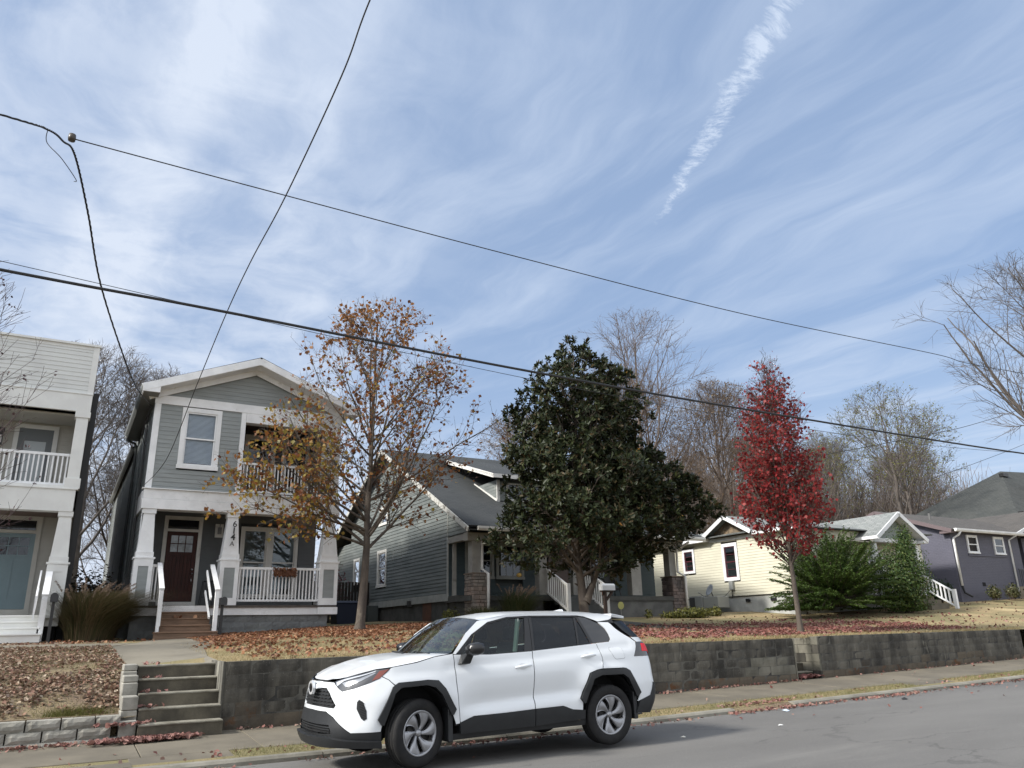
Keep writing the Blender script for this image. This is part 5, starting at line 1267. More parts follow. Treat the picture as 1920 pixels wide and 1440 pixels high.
# cut the grille out of the bumper: build it as frame pieces around the opening
fascia_top = [(0, .865), (.31, .865), (.44, .815), (.545, .735), (.60, .69), (.70, .80), (.65, .835), (.56, .87), (.435, .925), (.11, .925), (0, .925)]
fascia_low = [(0, .62), (.43, .625), (.59, .575), (.81, .445), (.86, .415), (1.19, .415), (1.20, .48), (1.14, .54), (1.31, .87), (1.335, .885), (1.255, .945), (1.13, .985), (1.0, .925), (.81, .87), (.65, .835), (.70, .80), (.60, .69), (.572, .66), (.29, .665), (0, .665)]
panel('front_bumper', fascia_low, CW, .03, 0, rim=.02); panel('front_bumper', fascia_top, CW, .03, 0, rim=.02)
fender = [(1.345, .893), (1.385, .915)] + tt(FAo)[4:] + [(tx(.43), .425), (GF + .03, .43), (GF - .012, .90), (GF - .022, 1.12), (GF - .03, 1.195), (1.86, 1.17), (1.62, 1.115), (1.275, 1.072), (1.14, .990), (1.265, .950)]
panel('fender', fender, CW, .04, rim=.015)
fdoor = [(GF + .04, .44), (2.35, .495), (2.79, .50), (GM - .014, .512), (GM - .008, .93), (GM + .0, 1.185), (2.6, 1.168), (GF - .018, 1.185), (GF - .010, 1.12), (GF + .0, .90)]
panel('front_door', fdoor, CW, .04, rim=.015)
rdoor = [(GM + .0, .513), (3.62, .52), (3.67, .505), (3.76, .47), (3.92, .452)] + [(tx(2.245), .54), (tx(2.195), .59), (tx(2.375), .89), (tx(2.50), .925)] + [(GR - .006, .935), (GR + .022, 1.05), (GR + .0, 1.14), (GR - .035, 1.248), (4.19, 1.245), (GM + .012, 1.188), (GM + .006, .93)]
panel('rear_door', rdoor, CW, .04, rim=.015)
quarter = [(tx(2.55) + .02, .935), (tx(2.96), .93), (tx(3.04), .89), (tx(3.19), .61), (tx(3.15), .50), (5.02, .535), (5.16, .62), (5.2, .80), (5.25, 1.06), (4.86, 1.062), (5.0, 1.25), (4.93, 1.31), (4.70, 1.43), (4.55, 1.515), (4.38, 1.52), (4.47, 1.43), (4.50, 1.36), (4.51, 1.30), (4.47, 1.262), (4.25, 1.25), (GR + .012, 1.14), (GR + .034, 1.05), (GR + .008, .935)]
panel('rear_quarter', quarter, CW, .04, rim=.015)
panel('tailgate', [(5.22, .62), (5.98, .62), (5.98, 1.06), (5.27, 1.06)], CW, .05); panel('tailgate', [(5.03, 1.25), (5.98, 1.25), (5.98, 1.3), (4.97, 1.31)], CW, .05)
fuel = [(4.45, 1.19), (4.62, 1.185), (4.66, 1.17), (4.685, 1.06), (4.67, 1.045), (4.53, 1.04), (4.50, 1.06), (4.44, 1.16)]
# fuel flap: fine dark seam under a flush white flap
panel('fuel_flap', fuel, CW, .05, .0035, rim=.004, mirror=False)
fs = [(a + (a - 4.56) * .035, b + (b - 1.115) * .05) for a, b in fuel]; panel('fuel_seam', fs, mat('seam_grey', (.16, .17, .18), rough=.6), .05, .0012, mirror=False)
# black cladding -------------------------------------------------------------
def arch_strip(name, o, i, d=.03):
    P_ = tt(o) + tt(i)[::-1]; panel(name, P_, CB, .03, d, rim=d + .05)
arch_strip('front_arch_cladding', FAo, FAi); arch_strip('rear_arch_cladding', RAo, RAi)
panel('door_cladding', [(GF + .05, .31), (GM - .008, .315), (GM - .012, .508), (2.79, .50), (2.35, .49), (GF + .03, .435)], CB, .04, .008, rim=.05)
panel('door_cladding', [(GM + .002, .315), (3.96, .345), (3.96, .448), (3.76, .467), (3.67, .502), (3.62, .517), (GM - .002, .510)], CB, .04, .008, rim=.05)
panel('sill', [(2.03, .24), (4.0, .26), (4.0, .33), (2.03, .31)], CB, .05, -.03)
panel('lower_front_bumper', [(0, .625), (.43, .62), (.59, .57), (.81, .44), (.86, .41), (1.2, .41), (1.2, .24), (.75, .26), (0, .27), (0, .375), (.22, .385), (.62, .405), (.545, .49), (.16, .485), (0, .485)], CB, .03, .004, rim=.04)
panel('front_lip', [(0, .27), (.72, .285), (1.19, .26), (1.19, .32), (.80, .35), (.55, .375), (0, .36)], CB, .03, .045, rim=.05)
panel('rear_bumper', [(tx(3.155), .36), (5.3, .33), (6.07, .33), (6.07, .62), (5.22, .61), (5.14, .72), (5.06, .56), (4.86, .51)], CB, .04, .012, rim=.04)
panel('intake', [(0, .38), (.22, .385), (.62, .405), (.545, .49), (0, .485)], CDK, .05, -.03)
for w_ in (.41, .44, .465): panel('intake_bar', [(0, w_ - .006), (.56, w_ - .006), (.55, w_ + .006), (0, w_ + .006)], CB, .05, -.008, rim=.02)
# grille ---------------------------------------------------------------------
panel('grille', [(0, .665), (.29, .665), (.575, .66), (.60, .69), (.545, .735), (.44, .815), (.31, .868), (0, .87)], CDK, .04, -.035)
for w_, e in ((.69, .56), (.725, .53), (.76, .49), (.795, .44), (.83, .38)):
    nn = int(e / .05); P_ = [(k * .05, w_ + (.004 if k % 2 else -.003)) for k in range(nn + 1)] + [(k * .05, w_ + (.004 if k % 2 else -.003) + .015) for k in range(nn, -1, -1)]
    panel('grille_bar', P_, CB, .05, -.008, rim=.02)
# lamps ----------------------------------------------------------------------
HLG = mat('headlamp_lens', (.22, .23, .24), (.10, .105, .11), 14, .08, spec=.8, coat=1.)
hl = panel('headlamp', [(.445, .935), (.59, .975), (.72, 1.01), (.94, 1.055), (1.255, 1.07), (1.18, 1.035), (1.115, .965), (1.0, .925), (.81, .875), (.65, .838), (.57, .875)], mat('headlamp_dark', (.035, .036, .04), rough=.12, coat=1.), .03, .002, rim=.02)
for o_, s in zip(hl, (1, -1)):
    for nm, P_, m_ in (('reflector', [(.60, .925), (.80, .965), (.97, 1.03), (1.0, 1.02), (.86, .945), (.68, .885)], mat('chrome_reflector', (.24, .25, .27), rough=.2, metal=.6)),
                       ('amber_lens', [(1.04, 1.045), (1.235, 1.062), (1.165, 1.02), (1.11, .97), (1.01, .945)], mat('amber_lens_mat', (.16, .025, .01), rough=.15, coat=1.)),
                       ('light_bar', [(.49, .93), (.60, .962), (.97, 1.048), (.97, 1.038), (.62, .945), (.545, .892), (.525, .897)], mat('lamp_white', (.42, .44, .47), rough=.2))):
        xx = panel(nm, P_, m_, .03, .005, parent=o_, mirror=False)[0]
        if s == -1:
            for v in xx.data.vertices: v.co.y = -v.co.y
fg = [(.90, .755), (.95, .73), (1.005, .635), (1.02, .555), (.99, .535), (.955, .56), (.885, .66), (.878, .73)]
panel('bumper_vent', fg, CB, .03, .003, rim=.01)
for k in range(7): panel('vent_rib', [(.90 + .008 * k, .74 - .026 * k), (.97 + .007 * k, .715 - .026 * k), (.97 + .007 * k, .707 - .026 * k), (.90 + .008 * k, .732 - .026 * k)], CDK, .05, .006)
panel('hood_gap', [(0, .925), (.435, .925), (.45, .935), (0, .94)], CDK, .04, -.004)
tlm = mat('tail_lamp_red', (.70, .008, .018), rough=.3, spec=.4)
tl = panel('tail_lamp', [(4.86, 1.062), (5.0, 1.25), (5.45, 1.235), (5.5, 1.06)], mat('tail_lamp_black', (.012, .012, .014), rough=.15, coat=1.), .03, .004, rim=.02)
for o_, s in zip(tl, (1, -1)):
    xx = panel('red_lens', [(5.05, 1.125), (5.10, 1.225), (5.46, 1.215), (5.5, 1.08), (5.22, 1.085), (5.18, 1.12)], tlm, .03, .010, parent=o_, mirror=False, rim=.01)[0]
    if s == -1:
        for v in xx.data.vertices: v.co.y = -v.co.y
# glasshouse -----------------------------------------------------------------
blk = mat('gloss_black_pillar', (.010, .010, .011), rough=.22)
panel('side_window', [(2.20, 1.185), (2.6, 1.172), (3.11, 1.188), (3.235, 1.585), (2.95, 1.595), (2.66, 1.535), (2.39, 1.39), (2.20, 1.235)], CGL, .05, -.014)
panel('window_surround', [(2.11, 1.165), (3.27, 1.17), (3.27, 1.192), (2.6, 1.178), (2.11, 1.195)], blk, .05, -.002)
panel('window_surround', [(2.13, 1.185), (2.22, 1.18), (2.30, 1.26), (2.29, 1.30)], CB, .05, -.006)
panel('centre_pillar', [(3.10, 1.18), (3.222, 1.188), (3.285, 1.615), (3.225, 1.612)], blk, .05, -.006); panel('centre_pillar', [(3.228, 1.188), (3.26, 1.19), (3.33, 1.61), (3.29, 1.612)], blk, .05, -.006)
panel('rear_window', [(3.25, 1.19), (3.95, 1.24), (4.01, 1.59), (3.32, 1.605)], CGP, .05, -.012)
panel('rear_pillar', [(3.94, 1.238), (3.965, 1.24), (4.03, 1.59), (3.995, 1.59)], blk, .05, -.005)
panel('quarter_window', [(3.97, 1.24), (4.16, 1.25), (4.03, 1.588)], CGP, .05, -.012)
panel('rear_pillar', [(4.155, 1.25), (4.20, 1.252), (4.075, 1.60), (4.035, 1.59)], blk, .05, -.004)
panel('cargo_window', [(4.20, 1.252), (4.46, 1.265), (4.50, 1.30), (4.495, 1.36), (4.46, 1.43), (4.37, 1.51), (4.19, 1.585), (4.08, 1.598)], mat('black_privacy_glass', (.010, .011, .013), rough=.04, spec=.9), .05, -.008)
panel('tailgate_glass', [(5.0, 1.31), (5.98, 1.31), (5.98, 1.56), (4.78, 1.52)], CGP, .06, 0)
panel('spoiler_side', [(4.38, 1.525), (4.55, 1.52), (4.84, 1.50), (4.78, 1.56), (4.25, 1.59)], blk, .05, -.01)
# A pillar and cant rail (white), then roof, windscreen and bonnet as surfaces across the car
rail = [(2.10, 1.195), (2.135, 1.19), (2.22, 1.262), (2.39, 1.41), (2.66, 1.555), (2.95, 1.612), (3.29, 1.622), (4.06, 1.615), (4.18, 1.598), (4.30, 1.56), (4.38, 1.53), (4.82, 1.575), (4.82, 1.60), (4.4, 1.635), (4.0, 1.652), (3.3, 1.652), (2.95, 1.640), (2.60, 1.59), (2.51, 1.565), (2.32, 1.43)]
panel('roof_rail_panel', rail, CW, .04, .0, rim=.01)
panel('door_frame_line', [(2.205, 1.246), (2.39, 1.402), (2.66, 1.547), (2.95, 1.605), (3.29, 1.615), (4.06, 1.607), (4.06, 1.597), (3.29, 1.603), (2.95, 1.592), (2.66, 1.530), (2.39, 1.386), (2.21, 1.232)], blk, .04, -.003)
def across(name, A, B, nu, nv, crown, m, parent=car, bow=0.):
    """lofted surface: A, B = lists of (x, halfwidth, z) fore->aft; spans both sides with crown"""
    V = []; Fc = []; n = nv
    for (x, hw, z_) in A:
        for j in range(n + 1):
            s = -1 + 2 * j / n; V.append((x - bow * (1 - s * s) if not isinstance(bow, (list,)) else x, hw * s, z_ + crown * (1 - s ** 2)))
    for i in range(len(A) - 1):
        for j in range(n): a = i * (n + 1) + j; Fc.append((a, a + n + 1, a + n + 2, a + 1))
    return link(name, mesh(name, V, Fc, m, smooth=True), parent)
def edge_at(t, w): x, y, z_ = car_S(t, w); return (x, -y, z_)
ws0, ws1 = edge_at(2.07, 1.20), edge_at(2.55, 1.58)
rail_top = [(2.55, 1.58), (2.60, 1.59), (2.95, 1.640), (3.3, 1.652), (4.0, 1.652), (4.4, 1.635), (4.82, 1.597)]
roofpts = [edge_at(*p) for p in rail_top]
xs_r = [p[0] for p in roofpts]
A = []
for x in np.linspace(xs_r[0] + .0, xs_r[-1] + .02, 16):
    A.append((float(x), float(np.interp(x, xs_r, [p[1] for p in roofpts])) + .002, float(np.interp(x, xs_r, [p[2] for p in roofpts])) - .001))
across('roof', A, None, 0, 16, .042, CW)
def wsrow(s): return [((ws0[0] - .16 * 0) * (1 - s) + ws1[0] * s, (ws0[1]) * (1 - s) + ws1[1] * s, ws0[2] * (1 - s) + ws1[2] * s)]
A = [(ws0[0] * (1 - s) + ws1[0] * s, (ws0[1] - .02) * (1 - s) + (ws1[1] - .015) * s, ws0[2] * (1 - s) + ws1[2] * s + .03 * sin(pi * s)) for s in np.linspace(0, 1, 9)]
V = []; Fc = []
for k, (x, hw, z_) in enumerate(A):
    s_ = k / 8
    for j in range(17): q = -1 + 2 * j / 16; V.append((x - (.17 * (1 - s_) + .10 * s_) * (1 - q * q), hw * q, z_ + .042 * s_ * (1 - q * q) - .03 * (1 - s_) * (1 - abs(q))))
for i in range(8):
    for j in range(16): a = i * 17 + j; Fc.append((a, a + 17, a + 18, a + 1))
link('windscreen', mesh('windscreen', V, Fc, CWS, smooth=True), car)
# roof front edge cap that follows the header bow
V = []; Fc = []
for j in range(17):
    q = -1 + 2 * j / 16; hx = ws1[0] - .10 * (1 - q * q); V += [(hx, (ws1[1] - .0) * q, ws1[2] + .044 * (1 - q * q) + .001), (A[-1][0] + .03, (ws1[1] + .002) * q, ws1[2] + .042 * (1 - q * q) + .006)]
for j in range(16): Fc.append((2 * j, 2 * j + 1, 2 * j + 3, 2 * j + 2))
link('roof_header', mesh('roof_header', V, Fc, CW, smooth=True), car)
# bonnet
hood_edge = [(.0, .945), (.30, .945), (.45, .955), (.72, 1.02), (.94, 1.066), (1.27, 1.082), (1.62, 1.125), (1.86, 1.182), (2.02, 1.2)]
E_pts = [car_S(*p) for p in hood_edge]
ex = [-p[1] for p in E_pts]
V = []; Fc = []; NX, NY = 22, 20
front_pts = [car_S(t, w) for t, w in ((0, .945), (.15, .945), (.30, .945), (.45, .955), (.60, .985))]
fyy = [-p[1] for p in front_pts]; fxx = [p[0] for p in front_pts]; fzz = [p[2] for p in front_pts]
side_pts = [car_S(t, w) for t, w in ((.60, .985), (.72, 1.02), (.94, 1.066), (1.27, 1.082), (1.62, 1.125), (1.86, 1.178), (2.05, 1.198))]
sxx = [p[0] for p in side_pts]; syy = [-p[1] for p in side_pts]; szz = [p[2] for p in side_pts]
for i in range(NX + 1):
    s = i / NX
    for j in range(NY + 1):
        q = -1 + 2 * j / NY; aq = abs(q)
        xside = sxx[0] + (sxx[-1] - sxx[0]) * s; hw = float(np.interp(xside, sxx, syy)) - .004; ze = float(np.interp(xside, sxx, szz))
        y_ = hw * q; xf = float(np.interp(min(abs(y_), fyy[-1]), fyy, fxx)); x_s = xf + (xside - xf) * 1.0 if False else xf * (1 - s) + (sxx[-1] - .17 * (1 - q * q)) * s
        # height: rises quickly behind the leading edge, then gently
        lead = float(np.interp(min(abs(y_), fyy[-1]), fyy, fzz)); top = 1.165 + .0 * s
        mid = lead + (1.20 - lead) * (1 - (1 - s) ** 2.2)
        z_c = mid + .012 * bump01(aq, .62, .16) * (1 - s * .5)
        wgt = aq ** 5; xx = x_s * (1 - wgt) + xside * wgt
        V.append((xx, y_, z_c * (1 - wgt) + ze * wgt))
for i in range(NX):
    for j in range(NY): a = i * (NY + 1) + j; Fc.append((a, a + NY + 1, a + NY + 2, a + 1))
link('bonnet', mesh('bonnet', V, Fc, CW, smooth=True), car)
V = []; Fc = []
for j in range(17):
    q = -1 + 2 * j / 16; x_ = sxx[-1] - .17 * (1 - q * q)
    V += [(x_ - .05, .80 * q, 1.188), (x_ + .10, .80 * q, 1.176)]
for j in range(16): Fc.append((2 * j, 2 * j + 1, 2 * j + 3, 2 * j + 2))
link('cowl', mesh('cowl', V, Fc, CB), car)
MB().beam((.22, -.62, 1.20), (.30, .05, 1.215), .02, .02).done('wiper', CB, car); MB().beam((.12, -.05, 1.21), (.24, .6, 1.215), .02, .02).done('wiper', CB, car)
# rear spoiler
mb = MB(); mb.hexa([(2.95, -.70, 1.585), (3.20, -.68, 1.560), (3.20, .68, 1.560), (2.95, .72, 1.555)], [(2.95, -.72, 1.63), (3.20, -.68, 1.592), (3.20, .68, 1.592), (2.95, .72, 1.63)]); mb.done('spoiler', CW, car, bevel=.006)
# inner body (dark shell, floor, wheel wells)
mb = MB(); mb.box(.50, 2.12, -.80, .80, .26, 1.0); mb.box(-.72, -.5, -.60, .60, .28, .80); mb.box(-.55, .5, -.52, .52, .3, 1.0); mb.box(2.1, 3.2, -.55, .55, .3, 1.0); mb.box(3.12, 3.42, -.70, .70, .36, 1.2); mb.done('underbody', CDK, car)
for cx in (-.06, 2.69):
    for s in (-1, 1):
        mb = MB(); pr = [(.44, -.84), (.46, -.52), (0, -.52)]
        n = 20; base = 0; V = []; Fc = []
        for k in range(n + 1):
            a = pi * (-.06 + 1.12 * k / n)
            for r_, y_ in ((.455, .885), (.455, .50), (.05, .50)): V.append((cx + r_ * cos(a), s * y_, .42 + r_ * sin(a)))
        for k in range(n):
            for j in range(2): a = k * 3 + j; Fc.append((a, a + 3, a + 4, a + 1))
        link('wheel_well', mesh('wheel_well', V, Fc, CDK), car)
panel('inner_shell', [(.1, .40), (1.1, .40), (1.28, .84), (1.5, .92), (1.8, .94), (1.95, .93), (2.08, .60), (2.1, .40), (3.9, .42), (4.0, .85), (4.2, .95), (4.7, .95), (4.85, .6), (5.1, .6), (5.3, 1.2), (4.98, 1.27), (4.5, 1.25), (3.2, 1.16), (2.1, 1.16), (1.6, 1.08), (1.2, 1.03), (.5, .9), (.1, .88)], CDK, .08, -.022)
# emblem
mb = MB(); n = 28; V = []; Fc = []
def ell(rx, rz, x_): return [(x_, rx * cos(2 * pi * k / n), .862 + rz * sin(2 * pi * k / n)) for k in range(n)]
r1, r2, r3 = ell(.094, .078, -1.0), ell(.092, .076, -1.030), ell(.066, .052, -1.030)
V = r1 + r2 + r3; Fc = [(k, (k + 1) % n, (k + 1) % n + n, k + n) for k in range(n)] + [(k + n, (k + 1) % n + n, (k + 1) % n + 2 * n, k + 2 * n) for k in range(n)]
em = link('emblem_ring', mesh('emblem_ring', V, Fc, mat('chrome', (.75, .76, .77), rough=.32, metal=.55)), car)
link('emblem_disc', mesh('emblem_disc', ell(.068, .054, -1.026), [tuple(range(n))[::-1]], mat('emblem_black', (.012, .012, .015), rough=.1)), em)
# white surround above the emblem notch
mb = MB(); mb.hexa([(-1.0, -.10, .85), (-.9, -.12, .85), (-.9, .12, .85), (-1.0, .10, .85)], [(-.965, -.085, .925), (-.9, -.1, .93), (-.9, .1, .93), (-.965, .085, .925)]); mb.done('emblem_mount', CW, car, bevel=.01)
# mirrors
for s in (-1, 1):
    V = []; Fc = []; n = 14; rows = [(-.10, .01, .0), (-.09, .06, .045), (-.03, .085, .066), (.04, .09, .070), (.10, .082, .062), (.115, .06, .05)]
    cx, cy, cz = .60, 1.07, 1.245
    for dx, ry, rz in rows:
        for k in range(n):
            a = 2 * pi * k / n; ca_, sa_ = cos(a), sin(a); sq = lambda v: (abs(v) ** .7) * (1 if v >= 0 else -1)
            V.append((cx + dx * .9, s * (cy + ry * 1.25 * sq(ca_)), cz + rz * 1.05 * sq(sa_) + .01 * sq(ca_)))
    for i in range(len(rows) - 1):
        for k in range(n): Fc.append((i * n + k, i * n + (k + 1) % n, (i + 1) * n + (k + 1) % n, (i + 1) * n + k))
    Fc.append(tuple(range(n))); Fc.append(tuple(range((len(rows) - 1) * n, len(rows) * n)))
    mo = link('wing_mirror', mesh('wing_mirror', V, Fc, mat('satin_black_mirror', (.018, .018, .019), rough=.28), smooth=True), car)
    mb = MB(); mb.hexa([(.47, s * .885, 1.07), (.60, s * .885, 1.07), (.62, s * .95, 1.08), (.50, s * .95, 1.08)], [(.52, s * .88, 1.19), (.62, s * .88, 1.19), (.64, s * 1.02, 1.2), (.54, s * 1.02, 1.2)]); mb.done('mirror_arm', CB, mo, bevel=.008)
# door handles
for tc_, wc_ in ((3.06, 1.012), (4.075, 1.095)):
    for s in (-1, 1):
        V = []; Fc = []; n = 10; rows = []
        for k in range(11):
            q = k / 10; t_ = tc_ - .125 + .25 * q; r_ = .020 * (sin(pi * min(max(q, .04), .96)) ** .35); o_ = .004 + .030 * (sin(pi * q) ** .5)
            c_ = car_S(t_, wc_ + .018 * (q - .5), o_)
            for j in range(n): a = 2 * pi * j / n; V.append((c_[0], (c_[1] + r_ * .6 * cos(a)) * -s * -1 if False else (c_[1] + r_ * .6 * cos(a)) * (1 if s == -1 else -1), c_[2] + r_ * sin(a)))
        for k in range(10):
            for j in range(n): Fc.append((k * n + j, k * n + (j + 1) % n, (k + 1) * n + (j + 1) % n, (k + 1) * n + j))
        link('door_handle', mesh('door_handle', V, Fc, CW, smooth=True), car)
    cup = [(tc_ + .058 * cos(a) - .01, wc_ + .040 * sin(a)) for a in np.linspace(0, 2 * pi, 17)[:-1]]; panel('handle_cup', cup, mat('handle_cup_shade', (.60, .62, .64), rough=.35), .03, .0015)
# mud flaps, exhaust, aerial, antenna fin
for (x0_, x1_, z0_, z1_) in ((.34, .40, .235, .60), (3.09, 3.15, .28, .62)):
    for s in (-1, 1): MB().hexa([(x0_, s * .72, z0_), (x1_, s * .72, z0_), (x1_, s * .915, z0_), (x0_, s * .915, z0_)], [(x0_ + .0, s * .72, z1_), (x1_, s * .72, z1_), (x1_ - .0, s * .905, z1_), (x0_, s * .905, z1_)]).done('mud_flap', CB, car, bevel=.008)
mb = MB(); mb.tube([(3.0, -.62, .33), (3.40, -.66, .33)], .035, 12); mb.done('exhaust_pipe', METAL, car, smooth=True)
mb = MB(); mb.hexa([(2.45, -.02, 1.69), (2.62, -.03, 1.68), (2.62, .03, 1.68), (2.45, .02, 1.69)], [(2.56, -.006, 1.712), (2.61, -.008, 1.712), (2.61, .008, 1.712), (2.56, .006, 1.712)]); mb.done('aerial_fin', CW, car)
# wheels
TYRE = mat('tyre_rubber', (.011, .011, .012), (.017, .0165, .016), 12, .75, .0015, 60, spec=.3)
RIM = mat('silver_wheel_cover', (.33, .335, .35), (.28, .285, .30), 10, .34, metal=.7)
def wheel_meshes():
    R_t = .362; n = 72; prof = [(.235, .07), (.245, .10), (.262, .108), (.30, .113), (.335, .108), (.350, .098), (.358, .088)]
    tread = []
    for a, b in ((.086, .055), (.045, .014), (.004, -.027)): pass
    g_ = [(.362, .082), (.363, .056), (.356, .054), (.356, .047), (.363, .045), (.364, .012), (.357, .010), (.357, -.002 + .0)]
    half = prof + g_
    P_ = half + [(r, -y) for r, y in half[::-1]]
    mb = MB(); mb.lathe([(r, -y) for r, y in P_], (0, 0, 0), 'y', n)
    tyre = mesh('tyre', mb.V, mb.F, TYRE, smooth=True)
    # rim cover: ring + six swept spokes + hub
    mb = MB(); mb.lathe([(.246, -.088), (.243, -.100), (.236, -.104), (.222, -.098), (.210, -.088), (.212, -.05)], (0, 0, 0), 'y', 72)
    V, Fc = mb.V, mb.F
    for k in range(6):
        a0 = 2 * pi * k / 6 + .25; base = len(V); nr, nw = 10, 6
        for i in range(nr + 1):
            s = i / nr; r_ = .040 + (.219 - .040) * s; ac = a0 + .34 * s ** 1.2; hw = .019 + .016 * s + .075 * max(0, s - .25) ** 1.3
            for j in range(nw + 1):
                q = -1 + 2 * j / nw; ang = ac + q * hw / max(r_, .045)
                h = -.072 - .028 * s - .010 * sin(pi * s) + .007 * abs(q) ** 2 + .016 * max(q, 0) * (1 - s * .8)
                V.append((r_ * cos(ang), h, r_ * sin(ang)))
        m1 = nw + 1
        for i in range(nr):
            for j in range(nw): a = base + i * m1 + j; Fc.append((a, a + 1, a + m1 + 1, a + m1))
        # side walls of the spoke
        for jj in (0, nw):
            b2 = len(V)
            for i in range(nr + 1): v = V[base + i * m1 + jj]; V.append((v[0] * .99, v[1] + .035, v[2] * .99))
            for i in range(nr): a = base + i * m1 + jj; Fc.append((a, a + m1, b2 + i + 1, b2 + i))
    hb = MB(); hb.lathe([(0.0001, -.092), (.022, -.092), (.030, -.088), (.036, -.078), (.046, -.066), (.05, -.04)], (0, 0, 0), 'y', 30)
    n0 = len(V); V = V + hb.V; Fc = Fc + [tuple(i + n0 for i in f) for f in hb.F]
    rim = mesh('rim', V, Fc, RIM, smooth=True)
    mb = MB(); mb.lathe([(.235, -.095), (.222, -.03), (.222, .05)], (0, 0, 0), 'y', 48); barrel = mesh('rim_barrel', mb.V, mb.F, mat('pale_rim_barrel', (.45, .43, .40), (.16, .15, .14), 9, .4, metal=.5), smooth=True)
    mb = MB(); mb.lathe([(0.001, -.005), (.222, -.005), (.222, .0)], (0, 0, 0), 'y', 32); mb.lathe([(.001, -.03), (.14, -.03), (.14, .0)], (0, 0, 0), 'y', 32); disc = mesh('brake_disc', mb.V, mb.F, mat('dark_brake', (.010, .010, .010), (.02, .018, .016), 15, .6))
    return tyre, rim, barrel, disc
wm_ = wheel_meshes()
for (x, y, rz, spin) in ((-.045, -.815, .27, .35), (2.69, -.815, 0, .10), (-.06, .815, .27, 0), (2.69, .815, 0, 0)):
    wo = bpy.data.objects.new('wheel', wm_[0]); COL.objects.link(wo); wo.parent = car
    wo.location = (x, y, .362); wo.rotation_euler = (0, spin, rz + (pi if y > 0 else 0))
    for nm, me in zip(('rim', 'rim_barrel', 'brake_disc'), wm_[1:]): link(nm, me, wo)
# cabin
SEAT = mat('dark_cloth_seat', (.035, .036, .038), rough=.9)
def seat(x, y, back=.62):
    mb = MB(); mb.frus((x, x + .52, y - .25, y + .25), .55, (x, x + .5, y - .26, y + .26), .72)
    mb.hexa([(x + .42, y - .25, .68), (x + .60, y - .25, .68), (x + .60, y + .25, .68), (x + .42, y + .25, .68)], [(x + .56, y - .19, .68 + back), (x + .68, y - .19, .68 + back), (x + .68, y + .19, .68 + back), (x + .56, y + .19, .68 + back)])
    mb.frus((x + .58, x + .68, y - .12, y + .12), .70 + back, (x + .60, x + .69, y - .10, y + .10), .88 + back)
    mb.done('seat', SEAT, car, bevel=.03)
seat(.85, -.38); seat(.85, .38); seat(1.75, -.38, .52); seat(1.75, .38, .52)
mb = MB(); mb.hexa([(.22, -.72, .95), (.62, -.72, .95), (.62, .72, .95), (.22, .72, .95)], [(.25, -.72, 1.14), (.55, -.72, 1.13), (.55, .72, 1.13), (.25, .72, 1.14)]); mb.done('dashboard', CDK, car)
mb = MB()
for k in range(20): a, b_ = 2 * pi * k / 20, 2 * pi * (k + 1) / 20; mb.beam((.70 + .06 * sin(a), -.38 + .18 * cos(a), 1.10 + .17 * sin(a)), (.70 + .06 * sin(b_), -.38 + .18 * cos(b_), 1.10 + .17 * sin(b_)), .025, .025)
mb.done('steering_wheel', CDK, car)
mb = MB()
for s in (-1, 1): mb.beam((1.36, s * .74, 1.18), (1.46, s * .66, 1.58), .04, .06)
mb.done('seat_belt_pillar', mat('pale_grey_liner', (.35, .37, .36), rough=.8), car)
MB().box(.72, .75, -.12, .12, 1.46, 1.53).done('rear_view_mirror', CDK, car)

# ================================================================== overhead wires (all at their real height over the kerb and yards)
WIRE = mat('black_cable_sheath', (.012, .012, .013), rough=.6)
def smooth_pts(pts, n=10): return [tuple(p) for p in cr(pts, n)]
def cam_pt(x, y, Y):
    d = _r2 * ((x - 960) / 1441) + _u2 * ((720 - y) / 1441) + _f
    return tuple(d * (Y / d.y))
def wire(label, pts, r, twist=False, group=None):
    P_ = [Vector(p) for p in smooth_pts(pts, 12)]
    t = thing('overhead_cable', label, 'cable', tuple(P_[0]), group=group)
    if twist:
        for ph in (0, 2.09, 4.19):
            Q = []
            for i in range(len(P_) - 1):
                for s in range(4):
                    p = P_[i].lerp(P_[i + 1], s / 4); k = (i * 4 + s) * .55 + ph; Q.append(p + Vector((cos(k), 0, sin(k))) * r * .9)
            MB().tube(Q, r * .75, 5).done('strand', WIRE, t)
    else: MB().tube(P_, r, 6).done('strand', WIRE, t)
    return t
line = lambda Y, zt: [(x, Y, float(np.interp(x, [a for a, b in zt], [b for a, b in zt]))) for x in [a for a, b in zt]]
wire('thickest black cable crossing the whole view in front of the houses', [(-16, 11, 5.0), (-8, 11, 4.75), (-1.24, 11, 4.56), (1.37, 11, 4.51), (6.33, 11, 4.37), (11.96, 11, 4.31), (22.4, 11, 4.34), (30, 11, 4.6), (44, 11, 5.3)], .021)
wire('thin cable just above the thickest cable at the left edge', [(-16, 14, 7.0), (-8, 14, 6.4), (-1.2, 14, 5.93), (6.87, 14, 5.44), (14, 14, 5.22), (22, 14, 5.25), (30, 14, 5.6)], .006)
wire('thin high cable running from the splice down to the right edge', [(-.75, 11, 6.71), (2.21, 11, 6.645), (6.38, 11, 6.564), (12.3, 11, 6.52), (19.1, 11, 6.71), (21.8, 11, 6.72), (34, 11, 7.4)], .009)
wd = wire('twisted service cable dropping from the splice to the grey house', [(-12, 11, 7.5), (-5, 11, 6.98), (-1.585, 11, 6.80), (-1.02, 11, 6.753), (-.85, 11.5, 6.93), (-.71, 12.0, 7.05), (-.44, 12.9, 6.58), (-.10, 14.8, 6.12), (.62, 18.0, 5.67), (1.09, 21.5, 6.16), (1.55, 24.2, 6.6)], .011, twist=True)
